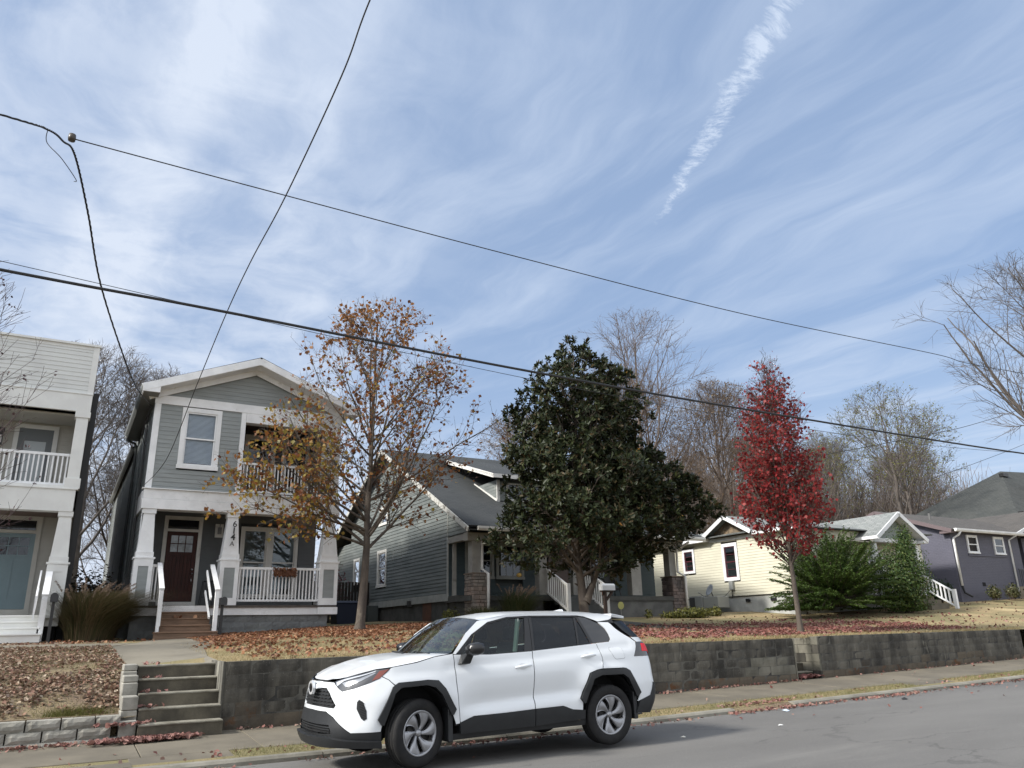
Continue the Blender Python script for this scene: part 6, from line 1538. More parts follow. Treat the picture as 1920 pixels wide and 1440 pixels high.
MB().lathe([(.0, -.06), (.045, -.05), (.05, 0), (.045, .05), (0, .06)], (-.72, 11, 6.72), 'z', 12).done('insulator', mat('brown_insulator', (.05, .04, .03), rough=.4), wd, smooth=True)
MB().tube(smooth_pts([(-1.02, 11, 6.75), (-1.0, 11, 6.55), (-.8, 11, 6.36), (-.62, 11.6, 6.42), (-.66, 12, 6.6)], 8), .006, 5).done('jumper', WIRE, wd)
wire('single cable rising steeply over the viewer from the grey house corner', [(1.64, 23.9, 4.14), (1.76, 19.6, 4.06), (1.745, 15.2, 4.65), (1.755, 12.5, 5.07), (1.79, 10.8, 5.29), (1.80, 8.8, 5.29), (1.86, 6.75, 5.65), (1.90, 6.0, 6.05), (1.98, 4.2, 6.6), (2.2, 0, 7.2)], .008)
wire('thin cable sagging from the right edge toward the far trees', [cam_pt(1990, 735, 34), cam_pt(1920, 765, 34), cam_pt(1820, 797, 34), cam_pt(1740, 815, 34), cam_pt(1560, 850, 34), cam_pt(1400, 875, 34)], .022, group='thin cables at the right')
wire('short cable over the steep grey roof at the right', [cam_pt(1990, 800, 30), cam_pt(1920, 833, 30), cam_pt(1830, 868, 30), cam_pt(1740, 900, 30)], .016)

# ================================================================== trees
def branch_path(rng, p, d, L, seg, wob, up):
    n = max(2, int(round(L / seg))); pts = [p]; d = d / np.linalg.norm(d)
    for i in range(n):
        d = d + rng.normal(0, wob, 3) + np.array([0, 0, up]); d /= np.linalg.norm(d); p = p + d * (L / n); pts.append(p)
    return np.array(pts), d
def inside_len(env, p, d, mx):
    d = d / np.linalg.norm(d); s = .3
    while s < mx and env(p + d * s): s += .3
    return s
def grow(rng, trunk, rt, env, lv, limit=9000):
    """lv: list of dicts per level; returns branches [(pts, r0, r1, level)]"""
    B = [(trunk, rt, rt * .12, 0)]; cur = [(trunk, rt, rt * .12)]
    for k, q in enumerate(lv):
        nxt = []
        for pts, r0, r1 in cur:
            segl = np.linalg.norm(np.diff(pts, axis=0), axis=1); L = segl.sum(); cum = np.r_[0, np.cumsum(segl)] / L
            n = rng.poisson(q['n'] * (L if q.get('per_m', True) else 1)); n = max(n, q.get('min', 0))
            ss = np.sort(rng.uniform(q['s0'], 1.0 if k else .97, n)); az = rng.uniform(0, 6.28)
            for s in ss:
                i = min(np.searchsorted(cum, s) - 1, len(pts) - 2); i = max(i, 0)
                f = (s - cum[i]) / max(cum[i + 1] - cum[i], 1e-6); p = pts[i] * (1 - f) + pts[i + 1] * f
                d0 = pts[i + 1] - pts[i]; d0 /= np.linalg.norm(d0)
                az += 2.4 + rng.normal(0, .4); ang = radians(rng.normal(q['a'] * (1 - q.get('atop', 0) * s), 7))
                o = np.cross(d0, [.3, .5, .81]); o /= np.linalg.norm(o); o2 = np.cross(d0, o)
                d = d0 * cos(ang) + (o * cos(az) + o2 * sin(az)) * sin(ang)
                if k == 0: d[2] = abs(d[2]) if d[2] > -.2 else d[2] * .3
                mx = q['L'] * (1 if k == 0 else (1 - .5 * s)); Lb = min(inside_len(env, p, d, mx), mx) * rng.uniform(.7, 1.0)
                if Lb < q.get('Lmin', .12): continue
                rr = min((r0 * (1 - s) + r1 * s) * q.get('rf', .55), q.get('rmax', 9)); rr = max(rr, q.get('rmin', .004))
                P_, _ = branch_path(rng, p, d, Lb, q['seg'], q['wob'], q['up'])
                B.append((P_, rr, max(rr * .25, .0035), k + 1)); nxt.append((P_, rr, max(rr * .25, .0035)))
                if len(B) > limit: return B
        cur = nxt
    return B
def tubes(B, sides=(9, 6, 4, 3, 3), flare=0.):
    V = []; Fq = []; base = 0
    for pts, r0, r1, lev in B:
        n = sides[min(lev, len(sides) - 1)]; m = len(pts)
        d = pts[-1] - pts[0]; d = d / (np.linalg.norm(d) + 1e-9); o = np.cross(d, [.36, .48, .8]); o /= np.linalg.norm(o); o2 = np.cross(d, o)
        a = np.arange(n) * 2 * pi / n; ring = np.outer(np.cos(a), o) + np.outer(np.sin(a), o2)
        s = np.linspace(0, 1, m); r = r0 + (r1 - r0) * s ** .85
        if lev == 0 and flare: r = r + flare * np.exp(-s * L_of(pts) / .30)
        V.append((pts[:, None, :] + ring[None] * r[:, None, None]).reshape(-1, 3))
        i, j = np.meshgrid(np.arange(m - 1), np.arange(n), indexing='ij'); q0 = base + i * n + j; q1 = base + i * n + (j + 1) % n
        Fq.append(np.stack([q0, q1, q1 + n, q0 + n], -1).reshape(-1, 4)); base += m * n
    return np.concatenate(V), np.concatenate(Fq)
def L_of(p): return np.linalg.norm(np.diff(p, axis=0), axis=1).sum()
SHP = {
    'lobed': (np.array([(0, -.5, 0), (.30, -.34, .04), (.52, .02, .10), (.22, .16, .02), (0, .56, -.06), (-.22, .16, .02), (-.52, .02, .10), (-.30, -.34, .04)]), [(0, 1, 2, 3), (0, 3, 4, 5), (0, 5, 6, 7)]),
    'long': (np.array([(0, -.5, 0), (.17, -.1, .03), (.15, .25, .02), (0, .5, -.04), (-.15, .25, .02), (-.17, -.1, .03)]), [(0, 1, 2, 3), (0, 3, 4, 5)]),
    'small': (np.array([(0, -.5, 0), (.34, 0, .06), (0, .5, -.03), (-.34, 0, .06)]), [(0, 1, 2, 3)]),
    'curl': (np.array([(-.5, -.35, .16), (0, -.5, 0), (.5, -.3, .12), (.42, .3, .2), (0, .52, .02), (-.42, .35, .05)]), [(0, 1, 4, 5), (1, 2, 3, 4)]),
    'blade': (np.array([(-.04, 0, 0), (.04, 0, 0), (.012, 1, .0), (-.012, 1, .0)]), [(0, 1, 2, 3)]),
}
def scatter(name, P, N, size, shape, m, rng, tang=None, smooth=False):
    """leaf faces at P with normals N; tang = long axis"""
    P = np.asarray(P, float); n = len(P); sh, fc = SHP[shape]; N = N / (np.linalg.norm(N, axis=1, keepdims=True) + 1e-9)
    if tang is None: tang = rng.normal(0, 1, (n, 3))
    t = tang - N * (tang * N).sum(1, keepdims=True); t /= (np.linalg.norm(t, axis=1, keepdims=True) + 1e-9); b = np.cross(N, t)
    size = np.broadcast_to(size, (n,))[:, None, None]
    V = P[:, None] + size * (sh[None, :, 0, None] * b[:, None] + sh[None, :, 1, None] * t[:, None] + sh[None, :, 2, None] * N[:, None])
    k = len(sh); F_ = (np.array(fc)[None] + (np.arange(n) * k)[:, None, None]).reshape(-1, 4)
    return fast_mesh(name, V.reshape(-1, 3), F_, m)
def local(me_root, arr): return arr - np.array(me_root)
def tip_points(B, levels, rng, per_m, s0=.2):
    P_ = []; D = []
    for pts, r0, r1, lev in B:
        if lev not in levels: continue
        n = rng.poisson(L_of(pts) * per_m)
        for s in rng.uniform(s0, 1, n):
            f = s * (len(pts) - 1); i = min(int(f), len(pts) - 2); P_.append(pts[i] * (1 - f + i) + pts[i + 1] * (f - i)); D.append(pts[i + 1] - pts[i])
    return np.array(P_), np.array(D)
def put_tree(t, B, barkm, cut=1, sides=(9, 6, 4, 3, 3), flare=0.):
    """trunk part = level 0..cut, twigs part = the rest"""
    loc = np.array(ROOTS[t.name]); V, F_ = tubes([b for b in B if b[3] <= cut], sides, flare)
    a = link('trunk', fast_mesh('trunk', V - loc, F_, barkm, True), t)
    R_ = [b for b in B if b[3] > cut]
    if R_:
        V, F_ = tubes(R_, sides); link('twigs', fast_mesh('twigs', V - loc, F_, barkm), t)
    return a
def env_prof(c, prof, deep=1., lump=0.):
    """c=(x,y); prof rows (z, r_left, r_right); silhouette widths in the street direction, rounder in depth"""
    Z = [p[0] for p in prof]; RL = [p[1] for p in prof]; RR = [p[2] for p in prof]
    def f(p):
        if p[2] < Z[0] or p[2] > Z[-1]: return False
        dx, dy = p[0] - c[0], p[1] - c[1]; r = np.interp(p[2], Z, RL) if dx < 0 else np.interp(p[2], Z, RR)
        rm = max((np.interp(p[2], Z, RL) + np.interp(p[2], Z, RR)) / 2, .1) * deep
        k_ = 1 + lump * (sin(p[0] * 2.7 + p[2] * 1.9) + sin(p[1] * 3.1 - p[2] * 2.6 + 1) + .7 * sin(p[2] * 5.2 + p[0] * 1.3))
        return (dx / max(r, .05)) ** 2 + (dy / rm) ** 2 < k_
    return f

# --- autumn maple between the grey house and the bungalow
rng = np.random.default_rng(5)
mx_, my_ = 7.50, 21.8; mz = .10
mt = thing('autumn_maple', 'tall half bare tree with sparse rust and yellow leaves beside the grey house', 'tree', (mx_, my_, mz))
env = env_prof((mx_, my_), [(1.7, .4, .3), (2.4, 3.0, 1.4), (3.6, 4.2, 3.4), (4.6, 4.2, 4.6), (5.6, 3.4, 4.6), (6.4, 2.8, 4.2), (7.4, 2.5, 3.3), (8.4, 2.4, 2.7), (9.2, 1.9, 2.1), (9.75, 1.1, 1.2), (10.0, .2, .3)])
trunk = np.array([(mx_ + a, my_ + b, z_) for a, b, z_ in ((-.10, 0, -.15), (-.06, 0, .3), (0, 0, 1.3), (.05, .02, 2.4), (.02, .0, 3.4), (.10, .05, 4.6), (.06, .05, 6.0), (.12, 0, 7.5), (.10, 0, 8.6), (.15, 0, 9.7))])
lv = [dict(n=3.8, s0=.25, a=62, atop=.55, L=6.0, seg=.35, wob=.06, up=.040, rf=.42, rmax=.065),
      dict(n=2.9, s0=.18, a=38, L=2.1, seg=.25, wob=.09, up=.06, rf=.5, rmin=.007),
      dict(n=3.6, s0=.1, a=42, L=.95, seg=.2, wob=.10, up=.05, rf=.6, rmin=.0055),
      dict(n=3.0, s0=.1, a=42, L=.35, seg=.2, wob=.1, up=.02, rf=.7, rmin=.0035)]
B = grow(rng, trunk, .155, env, lv, 8000)
for dxy in ((-3.9, -.9, 1.0), (-3.3, -1.4, 2.2), (-3.6, .4, 3.0), (-2.6, -1.7, 3.0), (-4.0, -.3, 2.0)):    # the low limbs reaching over the porch
    p0 = np.array((mx_, my_, 2.1 + .35 * dxy[2])); P_, _ = branch_path(rng, p0, np.array((dxy[0], dxy[1], .9 + .35 * dxy[2])), 3.9, .35, .05, -.01)
    sub = grow(rng, P_, .045, lambda p: True, [dict(n=5.5, s0=.2, a=48, L=1.4, seg=.2, wob=.09, up=.03, rf=.5, rmin=.006), dict(n=5, s0=.1, a=45, L=.55, seg=.2, wob=.1, up=.02, rf=.6, rmin=.004)], 900)
    B += [(p, a, b, l + 1) for p, a, b, l in sub]
put_tree(mt, B, BARK, 1, (12, 7, 4, 3, 3), .10)
P_, D = tip_points(B, (2, 3, 4), rng, 4.6, .25)
h = P_[:, 2]; dx = P_[:, 0] - mx_
keep = rng.uniform(0, 1, len(P_)) < np.where((dx < -.9) & (h < 6.0), 1.0, np.where(h > 8.2, .78, np.where(h < 4.4, .55, .52)))
P_ = P_[keep]; P_ = P_ + rng.normal(0, .05, P_.shape); P_[:, 2] -= .04
N = rng.normal(0, 1, P_.shape); loc = np.array(ROOTS[mt.name])
print('maple leaves', len(P_))
warm = rng.uniform(0, 1, len(P_)); lowleft = (P_[:, 0] < mx_ - .9) & (P_[:, 2] < 6.2); topz = P_[:, 2] > 8.2
ML1 = leafmat('rust_maple_leaf', [(.15, .05, .022), (.24, .10, .03), (.12, .04, .022), (.30, .15, .045)], .35)
ML2 = leafmat('yellow_olive_maple_leaf', [(.24, .20, .035), (.34, .21, .04), (.19, .18, .04), (.30, .15, .035)], .4)
ML3 = leafmat('orange_maple_leaf', [(.30, .13, .03), (.24, .095, .025), (.33, .17, .05)], .4)
g1 = (lowleft & (warm < .48)) | (~lowleft & ~topz & (warm < .12)); g3 = (topz & (warm < .8)) | (~topz & ~g1 & (warm > .84)); g2 = ~g1 & ~g3
for k_, (sel, mm) in enumerate(((g2, ML1), (g1, ML2), (g3, ML3))):
    link('foliage', scatter('foliage', P_[sel] - loc, N[sel], rng.uniform(.075, .14, sel.sum()), 'lobed', mm, rng), mt)

# --- magnolia in front of the bungalow steps
rng = np.random.default_rng(8)
gx, gy = 13.15, 19.0
mg = thing('magnolia_tree', 'large dense dark evergreen magnolia covering the bungalow porch', 'tree', (gx, gy, .1))
env = env_prof((gx, gy), [(1.35, 1.1, .9), (1.9, 2.4, 2.2), (2.7, 2.75, 3.8), (3.4, 2.3, 4.5), (4.0, 1.9, 4.5), (4.6, 2.25, 3.6), (5.0, 2.25, 2.5), (5.7, 2.0, 2.25), (6.4, 2.05, 2.6), (6.9, 1.65, 2.6), (7.4, 1.5, 2.1), (7.9, 1.1, 1.3), (8.4, .7, .8), (8.95, .1, .15)], .72, .19)
trunk = np.array([(gx + a, gy + b, z_) for a, b, z_ in ((-.02, 0, -.1), (0, 0, .5), (-.05, 0, 1.2), (-.15, .05, 2.0), (-.1, 0, 3.5), (0, 0, 5.2), (0, 0, 6.8), (.05, 0, 8.3))])
trunk2 = np.array([(gx + .02, gy, .75), (gx + .28, gy - .1, 1.25), (gx + .6, gy - .1, 1.9), (gx + 1.1, gy - .2, 2.8), (gx + 1.7, gy - .2, 3.8)])
lv = [dict(n=8.5, s0=.14, a=64, atop=.35, L=5.2, seg=.4, wob=.07, up=.03, rf=.4, rmax=.06), dict(n=3.0, s0=.15, a=48, L=1.7, seg=.3, wob=.1, up=.03, rf=.5, rmin=.01), dict(n=2.8, s0=.2, a=45, L=.7, seg=.25, wob=.1, up=.05, rf=.6, rmin=.006)]
B = grow(rng, trunk, .17, env, lv, 7000) + [(p, a, b, max(l, 0)) for p, a, b, l in grow(rng, trunk2, .11, env, lv, 1500)]
put_tree(mg, B, BARK, 1, (11, 6, 3, 3), .07)
P_, D = tip_points(B, (2, 3), rng, 1.5, .4)
ends = np.array([b[0][-1] for b in B if b[3] >= 2]); P_ = np.concatenate([P_, ends])
ctr = np.array((gx, gy, 4.5)); out = P_ - ctr * np.array((1, 1, 1)); out[:, 2] *= .6; rad = np.linalg.norm(out[:, :2], axis=1)
fill = []
while len(fill) < 1500:
    p = np.array((gx + rng.uniform(-3.0, 4.8), gy + rng.uniform(-3.0, 1.2), rng.uniform(1.5, 9.0)))
    q_ = p * 1.0; q_[0] = gx + (p[0] - gx) / .80; q_[1] = gy + (p[1] - gy) / .80
    lum = sin(p[0] * 2.3 + 1) + sin(p[2] * 2.9 + p[0]) + sin(p[1] * 2.1 - p[2] * 1.3)
    if env(p) and not (env(q_) and p[2] < 8) and lum > -.55: fill.append(p)
P_ = np.concatenate([P_, np.array(fill)])
print('magnolia rosettes', len(P_))
if len(P_) > 9500: P_ = P_[rng.choice(len(P_), 9500, replace=False)]
loc = np.array(ROOTS[mg.name]); LP, LN, LT = [], [], []
nl = 9
ax = np.array([p - np.array((gx, gy, p[2] - .9)) for p in P_]); ax /= np.linalg.norm(ax, axis=1, keepdims=True); ax += rng.normal(0, .35, ax.shape); ax /= np.linalg.norm(ax, axis=1, keepdims=True)
o = np.cross(ax, [.2, .4, .9]); o /= np.linalg.norm(o, axis=1, keepdims=True); o2 = np.cross(ax, o)
for j in range(nl):
    a = 2 * pi * j / nl + rng.uniform(-.3, .3, (len(P_), 1)); spread = rng.uniform(.5, 1.3, (len(P_), 1)); r_ = o * np.cos(a) + o2 * np.sin(a)
    t_ = r_ * np.sin(spread) + ax * np.cos(spread); n_ = ax * np.sin(spread) - r_ * np.cos(spread)
    LP.append(P_ + t_ * .085 + rng.normal(0, .02, P_.shape)); LN.append(n_ + rng.normal(0, .25, n_.shape)); LT.append(t_)
LP, LN, LT = map(np.concatenate, (LP, LN, LT))
MAG = leafmat('glossy_dark_green_leaf', [(.014, .021, .010), (.024, .033, .014), (.019, .027, .012), (.050, .060, .022), (.016, .023, .011), (.075, .052, .024)], .12, .48, .22)
link('foliage', scatter('foliage', LP - loc, LN, rng.uniform(.11, .215, len(LP)), 'long', MAG, rng, LT), mg)
sel = rng.choice(len(P_), 26, replace=False); sel = [i for i in sel if P_[i][1] < gy]
link('fading_leaves', scatter('fading_leaves', np.repeat(P_[sel], 2, 0) - loc + rng.normal(0, .05, (2 * len(sel), 3)) + np.array((0, -.1, 0)), rng.normal(0, 1, (2 * len(sel), 3)), .15, 'long', leafmat('fading_orange_leaf', [(.35, .16, .03), (.30, .22, .05)], .3), rng), mg)

# --- slender red maple over the second wall
rng = np.random.default_rng(21)
rx_, ry_ = 17.05, 14.75
rm = thing('red_maple', 'slender young tree thick with crimson leaves behind the second wall', 'tree', (rx_, ry_, -.17))
env = env_prof((rx_, ry_), [(1.4, .5, .4), (1.9, 1.35, 1.1), (2.8, 1.75, 1.45), (3.8, 1.6, 1.65), (4.6, 1.5, 1.4), (5.3, 1.3, 1.4), (5.9, 1.0, 1.2), (6.4, .7, .9), (6.9, .35, .5), (7.4, .12, .2)])
trunk = np.array([(rx_ + a, ry_, z_) for a, z_ in ((.03, -.35), (.02, .1), (0, 1.2), (-.02, 2.4), (.0, 3.8), (.02, 5.2), (0, 6.3), (.02, 7.2))])
lv = [dict(n=13, s0=.24, a=50, atop=.55, L=2.6, seg=.25, wob=.06, up=.09, rf=.35, rmax=.026), dict(n=5.5, s0=.12, a=42, L=.9, seg=.2, wob=.09, up=.05, rf=.5, rmin=.005), dict(n=5, s0=.1, a=45, L=.4, seg=.2, wob=.1, up=.0, rf=.6, rmin=.0035)]
B = grow(rng, trunk, .085, env, lv, 6000); put_tree(rm, B, BARK, 0, (10, 5, 3, 3), .03)
P_, D = tip_points(B, (2, 3), rng, 15.0, .05); P1_, _ = tip_points(B, (1,), rng, 8.0, .2); P_ = np.concatenate([P_, P1_])
keep = rng.uniform(0, 1, len(P_)) < np.interp(P_[:, 2], [1.5, 5.0, 5.9, 6.6, 7.4], [.60, .52, .32, .14, .06]); P_ = P_[keep] + rng.normal(0, .05, (keep.sum(), 3)); print('red leaves', len(P_))
if len(P_) > 22000: P_ = P_[rng.choice(len(P_), 22000, replace=False)]
loc = np.array(ROOTS[rm.name])
T_ = rng.normal(0, .6, P_.shape) + np.array((0, 0, -1.0))
link('foliage', scatter('foliage', P_ - loc, rng.normal(0, 1, P_.shape), rng.uniform(.05, .115, len(P_)), 'lobed', leafmat('crimson_leaf', [(.19, .018, .020), (.28, .028, .028), (.15, .016, .022), (.36, .055, .048), (.23, .024, .026)], .42), rng, T_), rm)

# --- bare trees behind and around (four grown, the rest copied)
def bare_tree(seed, h, r, rt, label, loc, m=BARK_FAR, dens=1., leaves=None, group=None, fork=.22, thin=.008):
    rng = np.random.default_rng(seed)
    t = thing('bare_tree', label, 'tree', loc, group=group)
    x, y, z_ = loc; k = np.linspace(0, 1, 9)
    trunk = np.stack([x + np.cumsum(rng.normal(0, .018 * h / 9 * 4, 9)) * k, y + np.cumsum(rng.normal(0, .018 * h / 9 * 4, 9)) * k, z_ - .3 + k * (h * .93)], 1)
    env = lambda p: ((p[0] - x) ** 2 + (p[1] - y) ** 2) / r ** 2 + ((p[2] - z_ - h * .60) / (h * .41)) ** 2 < 1
    lv = [dict(n=20 * dens, per_m=False, min=12, s0=fork, a=46, atop=.35, L=h * .6, seg=h * .045, wob=.085, up=.07, rf=.5, rmax=rt * .5),
          dict(n=1.5 * 10 / h * dens, s0=.18, a=38, L=h * .28, seg=h * .035, wob=.10, up=.05, rf=.5, rmin=thin * 1.5),
          dict(n=2.6 * 10 / h * dens, s0=.12, a=38, L=h * .14, seg=h * .03, wob=.11, up=.04, rf=.55, rmin=thin),
          dict(n=4.2 * 10 / h * dens, s0=.1, a=38, L=h * .07, seg=h * .03, wob=.1, up=.03, rf=.6, rmin=thin * .8)]
    B = grow(rng, trunk, rt, env, lv, 6500); put_tree(t, B, m, 1, (8, 5, 3, 3, 3))
    if leaves:
        P_, _ = tip_points(B, (3, 4), rng, leaves[0], .2); P_ = P_ + rng.normal(0, .1, P_.shape)
        link('foliage', scatter('foliage', P_ - np.array(loc), rng.normal(0, 1, P_.shape), leaves[1], 'small', leaves[2], rng), t)
    print('bare', seed, len(B)); return t
BUFF = leafmat('buff_dead_leaf', [(.22, .15, .08), (.17, .11, .07), (.26, .20, .11)], .3)
OLIVE = leafmat('olive_yellow_leaf', [(.13, .14, .03), (.20, .19, .05), (.09, .11, .03)], .35)
a1 = bare_tree(1, 19.5, 6.6, .26, 'tall pale bare tree rising right behind the magnolia top', (31.6, 38.5, 1.0), BARK_FAR2, 1.15, None, thin=.012)
a2 = bare_tree(2, 15.0, 5.0, .22, 'bare tree behind the bungalow with a few buff leaves', (38.5, 38.5, 1.5), BARK_FAR2, 1.3, (1.2, .13, BUFF), thin=.012)
a3 = bare_tree(3, 14.5, 5.5, .25, 'dark bare tree behind the gap between the white and grey houses', (.4, 44, .1), BARK_FAR, 1.3, None, thin=.014)
a4 = bare_tree(4, 18.5, 6.5, .26, 'bare tree with long crossing limbs behind the cream porch roof', (62, 41, 1.8), BARK_FAR, 1.1, (1.3, .16, OLIVE), thin=.015)
a5 = bare_tree(6, 17.0, 9.0, .34, 'big bare tree reaching in from the right edge', (42.6, 18.5, 1.2), BARK_FAR, 1.2, None, thin=.012, fork=.15)
spots = [(a1, 36.4, 43.0, 1.2, 2.6, .92, 'second pale bare crown just right of the magnolia'), (a3, 3.6, 47, .1, 2.1, 1.0, 'second bare tree at the left edge of the grey house roof'), (a3, -3.5, 52, .1, 4.0, 1.05, 'bare tree low behind the white house corner'),
         (a3, 3.2, 60, .1, 1.2, .8, 'farthest bare tree in the gap left of the grey house'),
         (a2, 33.6, 44, 1.2, 1.0, 1.12, 'tangled bare tree directly above the bungalow ridge end'), (a1, 46.0, 45, 1.8, 2.2, .80, 'bare tree just left of the red tree top'), (a2, 25.5, 43, 1.0, 4.1, .86, 'thin bare crown showing left of the magnolia'),
         (a2, 50, 46, 2.0, 3.0, .85, 'brown bare tree right behind the red tree'), (a1, 56, 50, 2.2, 5.1, .80, 'bare tree above the grey shingled porch'), (a4, 54.5, 44, 1.9, 2.4, .72, 'ivy touched bare tree left of the porch peak'),
         (a4, 72, 47, 2.0, 3.6, 1.0, 'bare tree with open limbs left of the steep roof'), (a3, 68, 52, 2.2, .6, 1.05, 'upright bare tree beyond the porch peak'), (a3, 80, 52, 2.2, 1.9, 1.08, 'bare tree behind the steep roofed house'),
         (a1, 62, 60, 2.4, .9, .92, 'far bare tree over the cream house ridge'), (a2, 77, 62, 2.5, 5.5, 1.1, 'far bare tree left of the steep roof'), (a3, 44, 62, 2.4, 2.9, 1.0, 'far bare tree behind the red tree'), (a2, 92, 60, 2.6, 3.3, 1.15, 'far bare tree at the foot of the steep roof'),
         (a1, 52, 68, 2.5, 4.4, 1.0, 'farthest brown bare tree right of the red tree'), (a2, 70, 74, 2.6, 2.6, 1.2, 'hazy far bare tree above the cream porch')]
for src, x, y, z_, rz, sc_, lab in spots: copy_tree(src, (x, y, z_), lab, rz, sc_ * (1.06 if x > 44 else 1))
for o in COL.objects:
    if o.name.startswith('bare_tree'): o['group'] = 'leafless trees behind the houses'
# brushy wood edge that reads as one mass behind the cream house
rng = np.random.default_rng(31)
V_, F__ = [], []
mb_list = []
for i in range(4300):
    x = rng.uniform(38, 108); y = rng.uniform(50, 72); hgt = rng.uniform(5, 16.5) * (1 if x > 44 else .8); p = np.array((x, y, 1.5)); d = np.array((rng.normal(0, .22), rng.normal(0, .22), 1))
    q, _ = branch_path(rng, p, d, hgt, hgt / 4, .10, .02); mb_list.append((q, .06, .022, 3))
    for s in range(5):
        k = rng.integers(1, 4); q2, _ = branch_path(rng, q[k], rng.normal(0, .6, 3) + np.array((0, 0, .9)), hgt * .33, hgt * .11, .12, .03); mb_list.append((q2, .028, .012, 4))
V_, F__ = tubes(mb_list); link('wood_edge', fast_mesh('wood_edge', V_, F__, mat('brown_thicket', (.14, .115, .10), (.19, .16, .14), .2, .95)), kind='stuff')
P_ = np.stack([rng.uniform(38, 108, 16000), rng.uniform(50, 72, 16000), 1.5 + 14 * rng.beta(1.3, 2.4, 16000)], 1)
link('wood_leaves', scatter('wood_leaves', P_, rng.normal(0, 1, P_.shape), .30, 'small', leafmat('rusty_thicket_leaf', [(.12, .06, .035), (.16, .10, .05), (.10, .09, .03), (.09, .05, .035)], .3), rng), kind='stuff')

# --- twiggy red-stemmed tree at the left edge
rng = np.random.default_rng(41)
lx, ly = -2.75, 19.2
lt = thing('leafless_young_tree', 'young leafless tree with thin reddish twigs at the left edge', 'tree', (lx, ly, -.2))
env = env_prof((lx, ly), [(1.2, .5, .5), (2.2, 2.0, 2.2), (3.6, 2.3, 2.6), (5.0, 2.0, 2.2), (6.3, 1.5, 1.7), (7.4, .9, 1.1), (8.2, .2, .3)])
trunk = np.array([(lx + a, ly, z_) for a, z_ in ((0, -.3), (0, 1), (.05, 2.5), (.0, 4.5), (.1, 6.2), (.1, 7.8))])
lv = [dict(n=9, s0=.12, a=55, atop=.45, L=3.3, seg=.3, wob=.05, up=.07, rf=.35, rmax=.026), dict(n=4.2, s0=.15, a=32, L=1.3, seg=.25, wob=.06, up=.06, rf=.5, rmin=.006), dict(n=2.2, s0=.15, a=30, L=.5, seg=.25, wob=.06, up=.05, rf=.6, rmin=.004)]
B = grow(rng, trunk, .08, env, lv, 3000); put_tree(lt, B, BARK_RED, 1, (8, 5, 3, 3))
ends = np.array([b[0][-1] for b in B if b[3] >= 2]); ends = ends[rng.uniform(0, 1, len(ends)) < .16]; ends = np.repeat(ends, 2, 0) + rng.normal(0, .03, (2 * len(ends), 3))
link('dried_leaves', scatter('dried_leaves', ends - np.array(ROOTS[lt.name]), rng.normal(0, 1, ends.shape), .055, 'curl', leafmat('dark_dried_leaf', [(.05, .025, .03), (.07, .035, .035)], .2), rng), lt)

# ================================================================== shrubs, grasses, litter
def shrub(name, label, c, rad, n, size, shape, cols, seed, hang=0., trans=.25, droop=None, group=None, stems=14):
    rng = np.random.default_rng(seed); t = thing(name, label, 'shrub', c, group=group)
    u = rng.normal(0, 1, (n, 3)); u /= np.linalg.norm(u, axis=1, keepdims=True); r_ = rng.uniform(0, 1, n) ** .42
    az = np.arctan2(u[:, 1], u[:, 0]); lump = 1 + .16 * np.sin(az * 3 + seed) + .13 * np.sin(az * 7 + u[:, 2] * 6 + seed * 2) + rng.normal(0, .05, n)
    P_ = u * (r_ * lump)[:, None] * np.array(rad); P_[:, 2] = np.abs(P_[:, 2] + rad[2] * .75); P_[:, 2] *= rad[3] if len(rad) > 3 else 1
    T_ = u + rng.normal(0, .5, u.shape); T_[:, 2] -= hang
    link('foliage', scatter('foliage', P_, rng.normal(0, .5, P_.shape) + u + np.array((0, 0, .3)), rng.uniform(.7, 1.25, n) * size, shape, leafmat(name + '_leaf', cols, trans), rng, T_), t)
    Bs = []
    for i in range(stems):
        d = rng.normal(0, .5, 3) * np.array((rad[0], rad[1], 0)) + np.array((0, 0, rad[2] * 1.3)); q, _ = branch_path(rng, np.array((rng.normal(0, .08), rng.normal(0, .08), -.1)), d, np.linalg.norm(d), .25, .08, .0); Bs.append((q, .018, .006, 3))
    V, F_ = tubes(Bs); link('stems', fast_mesh('stems', V, F_, BARK_TWIG), t); return t
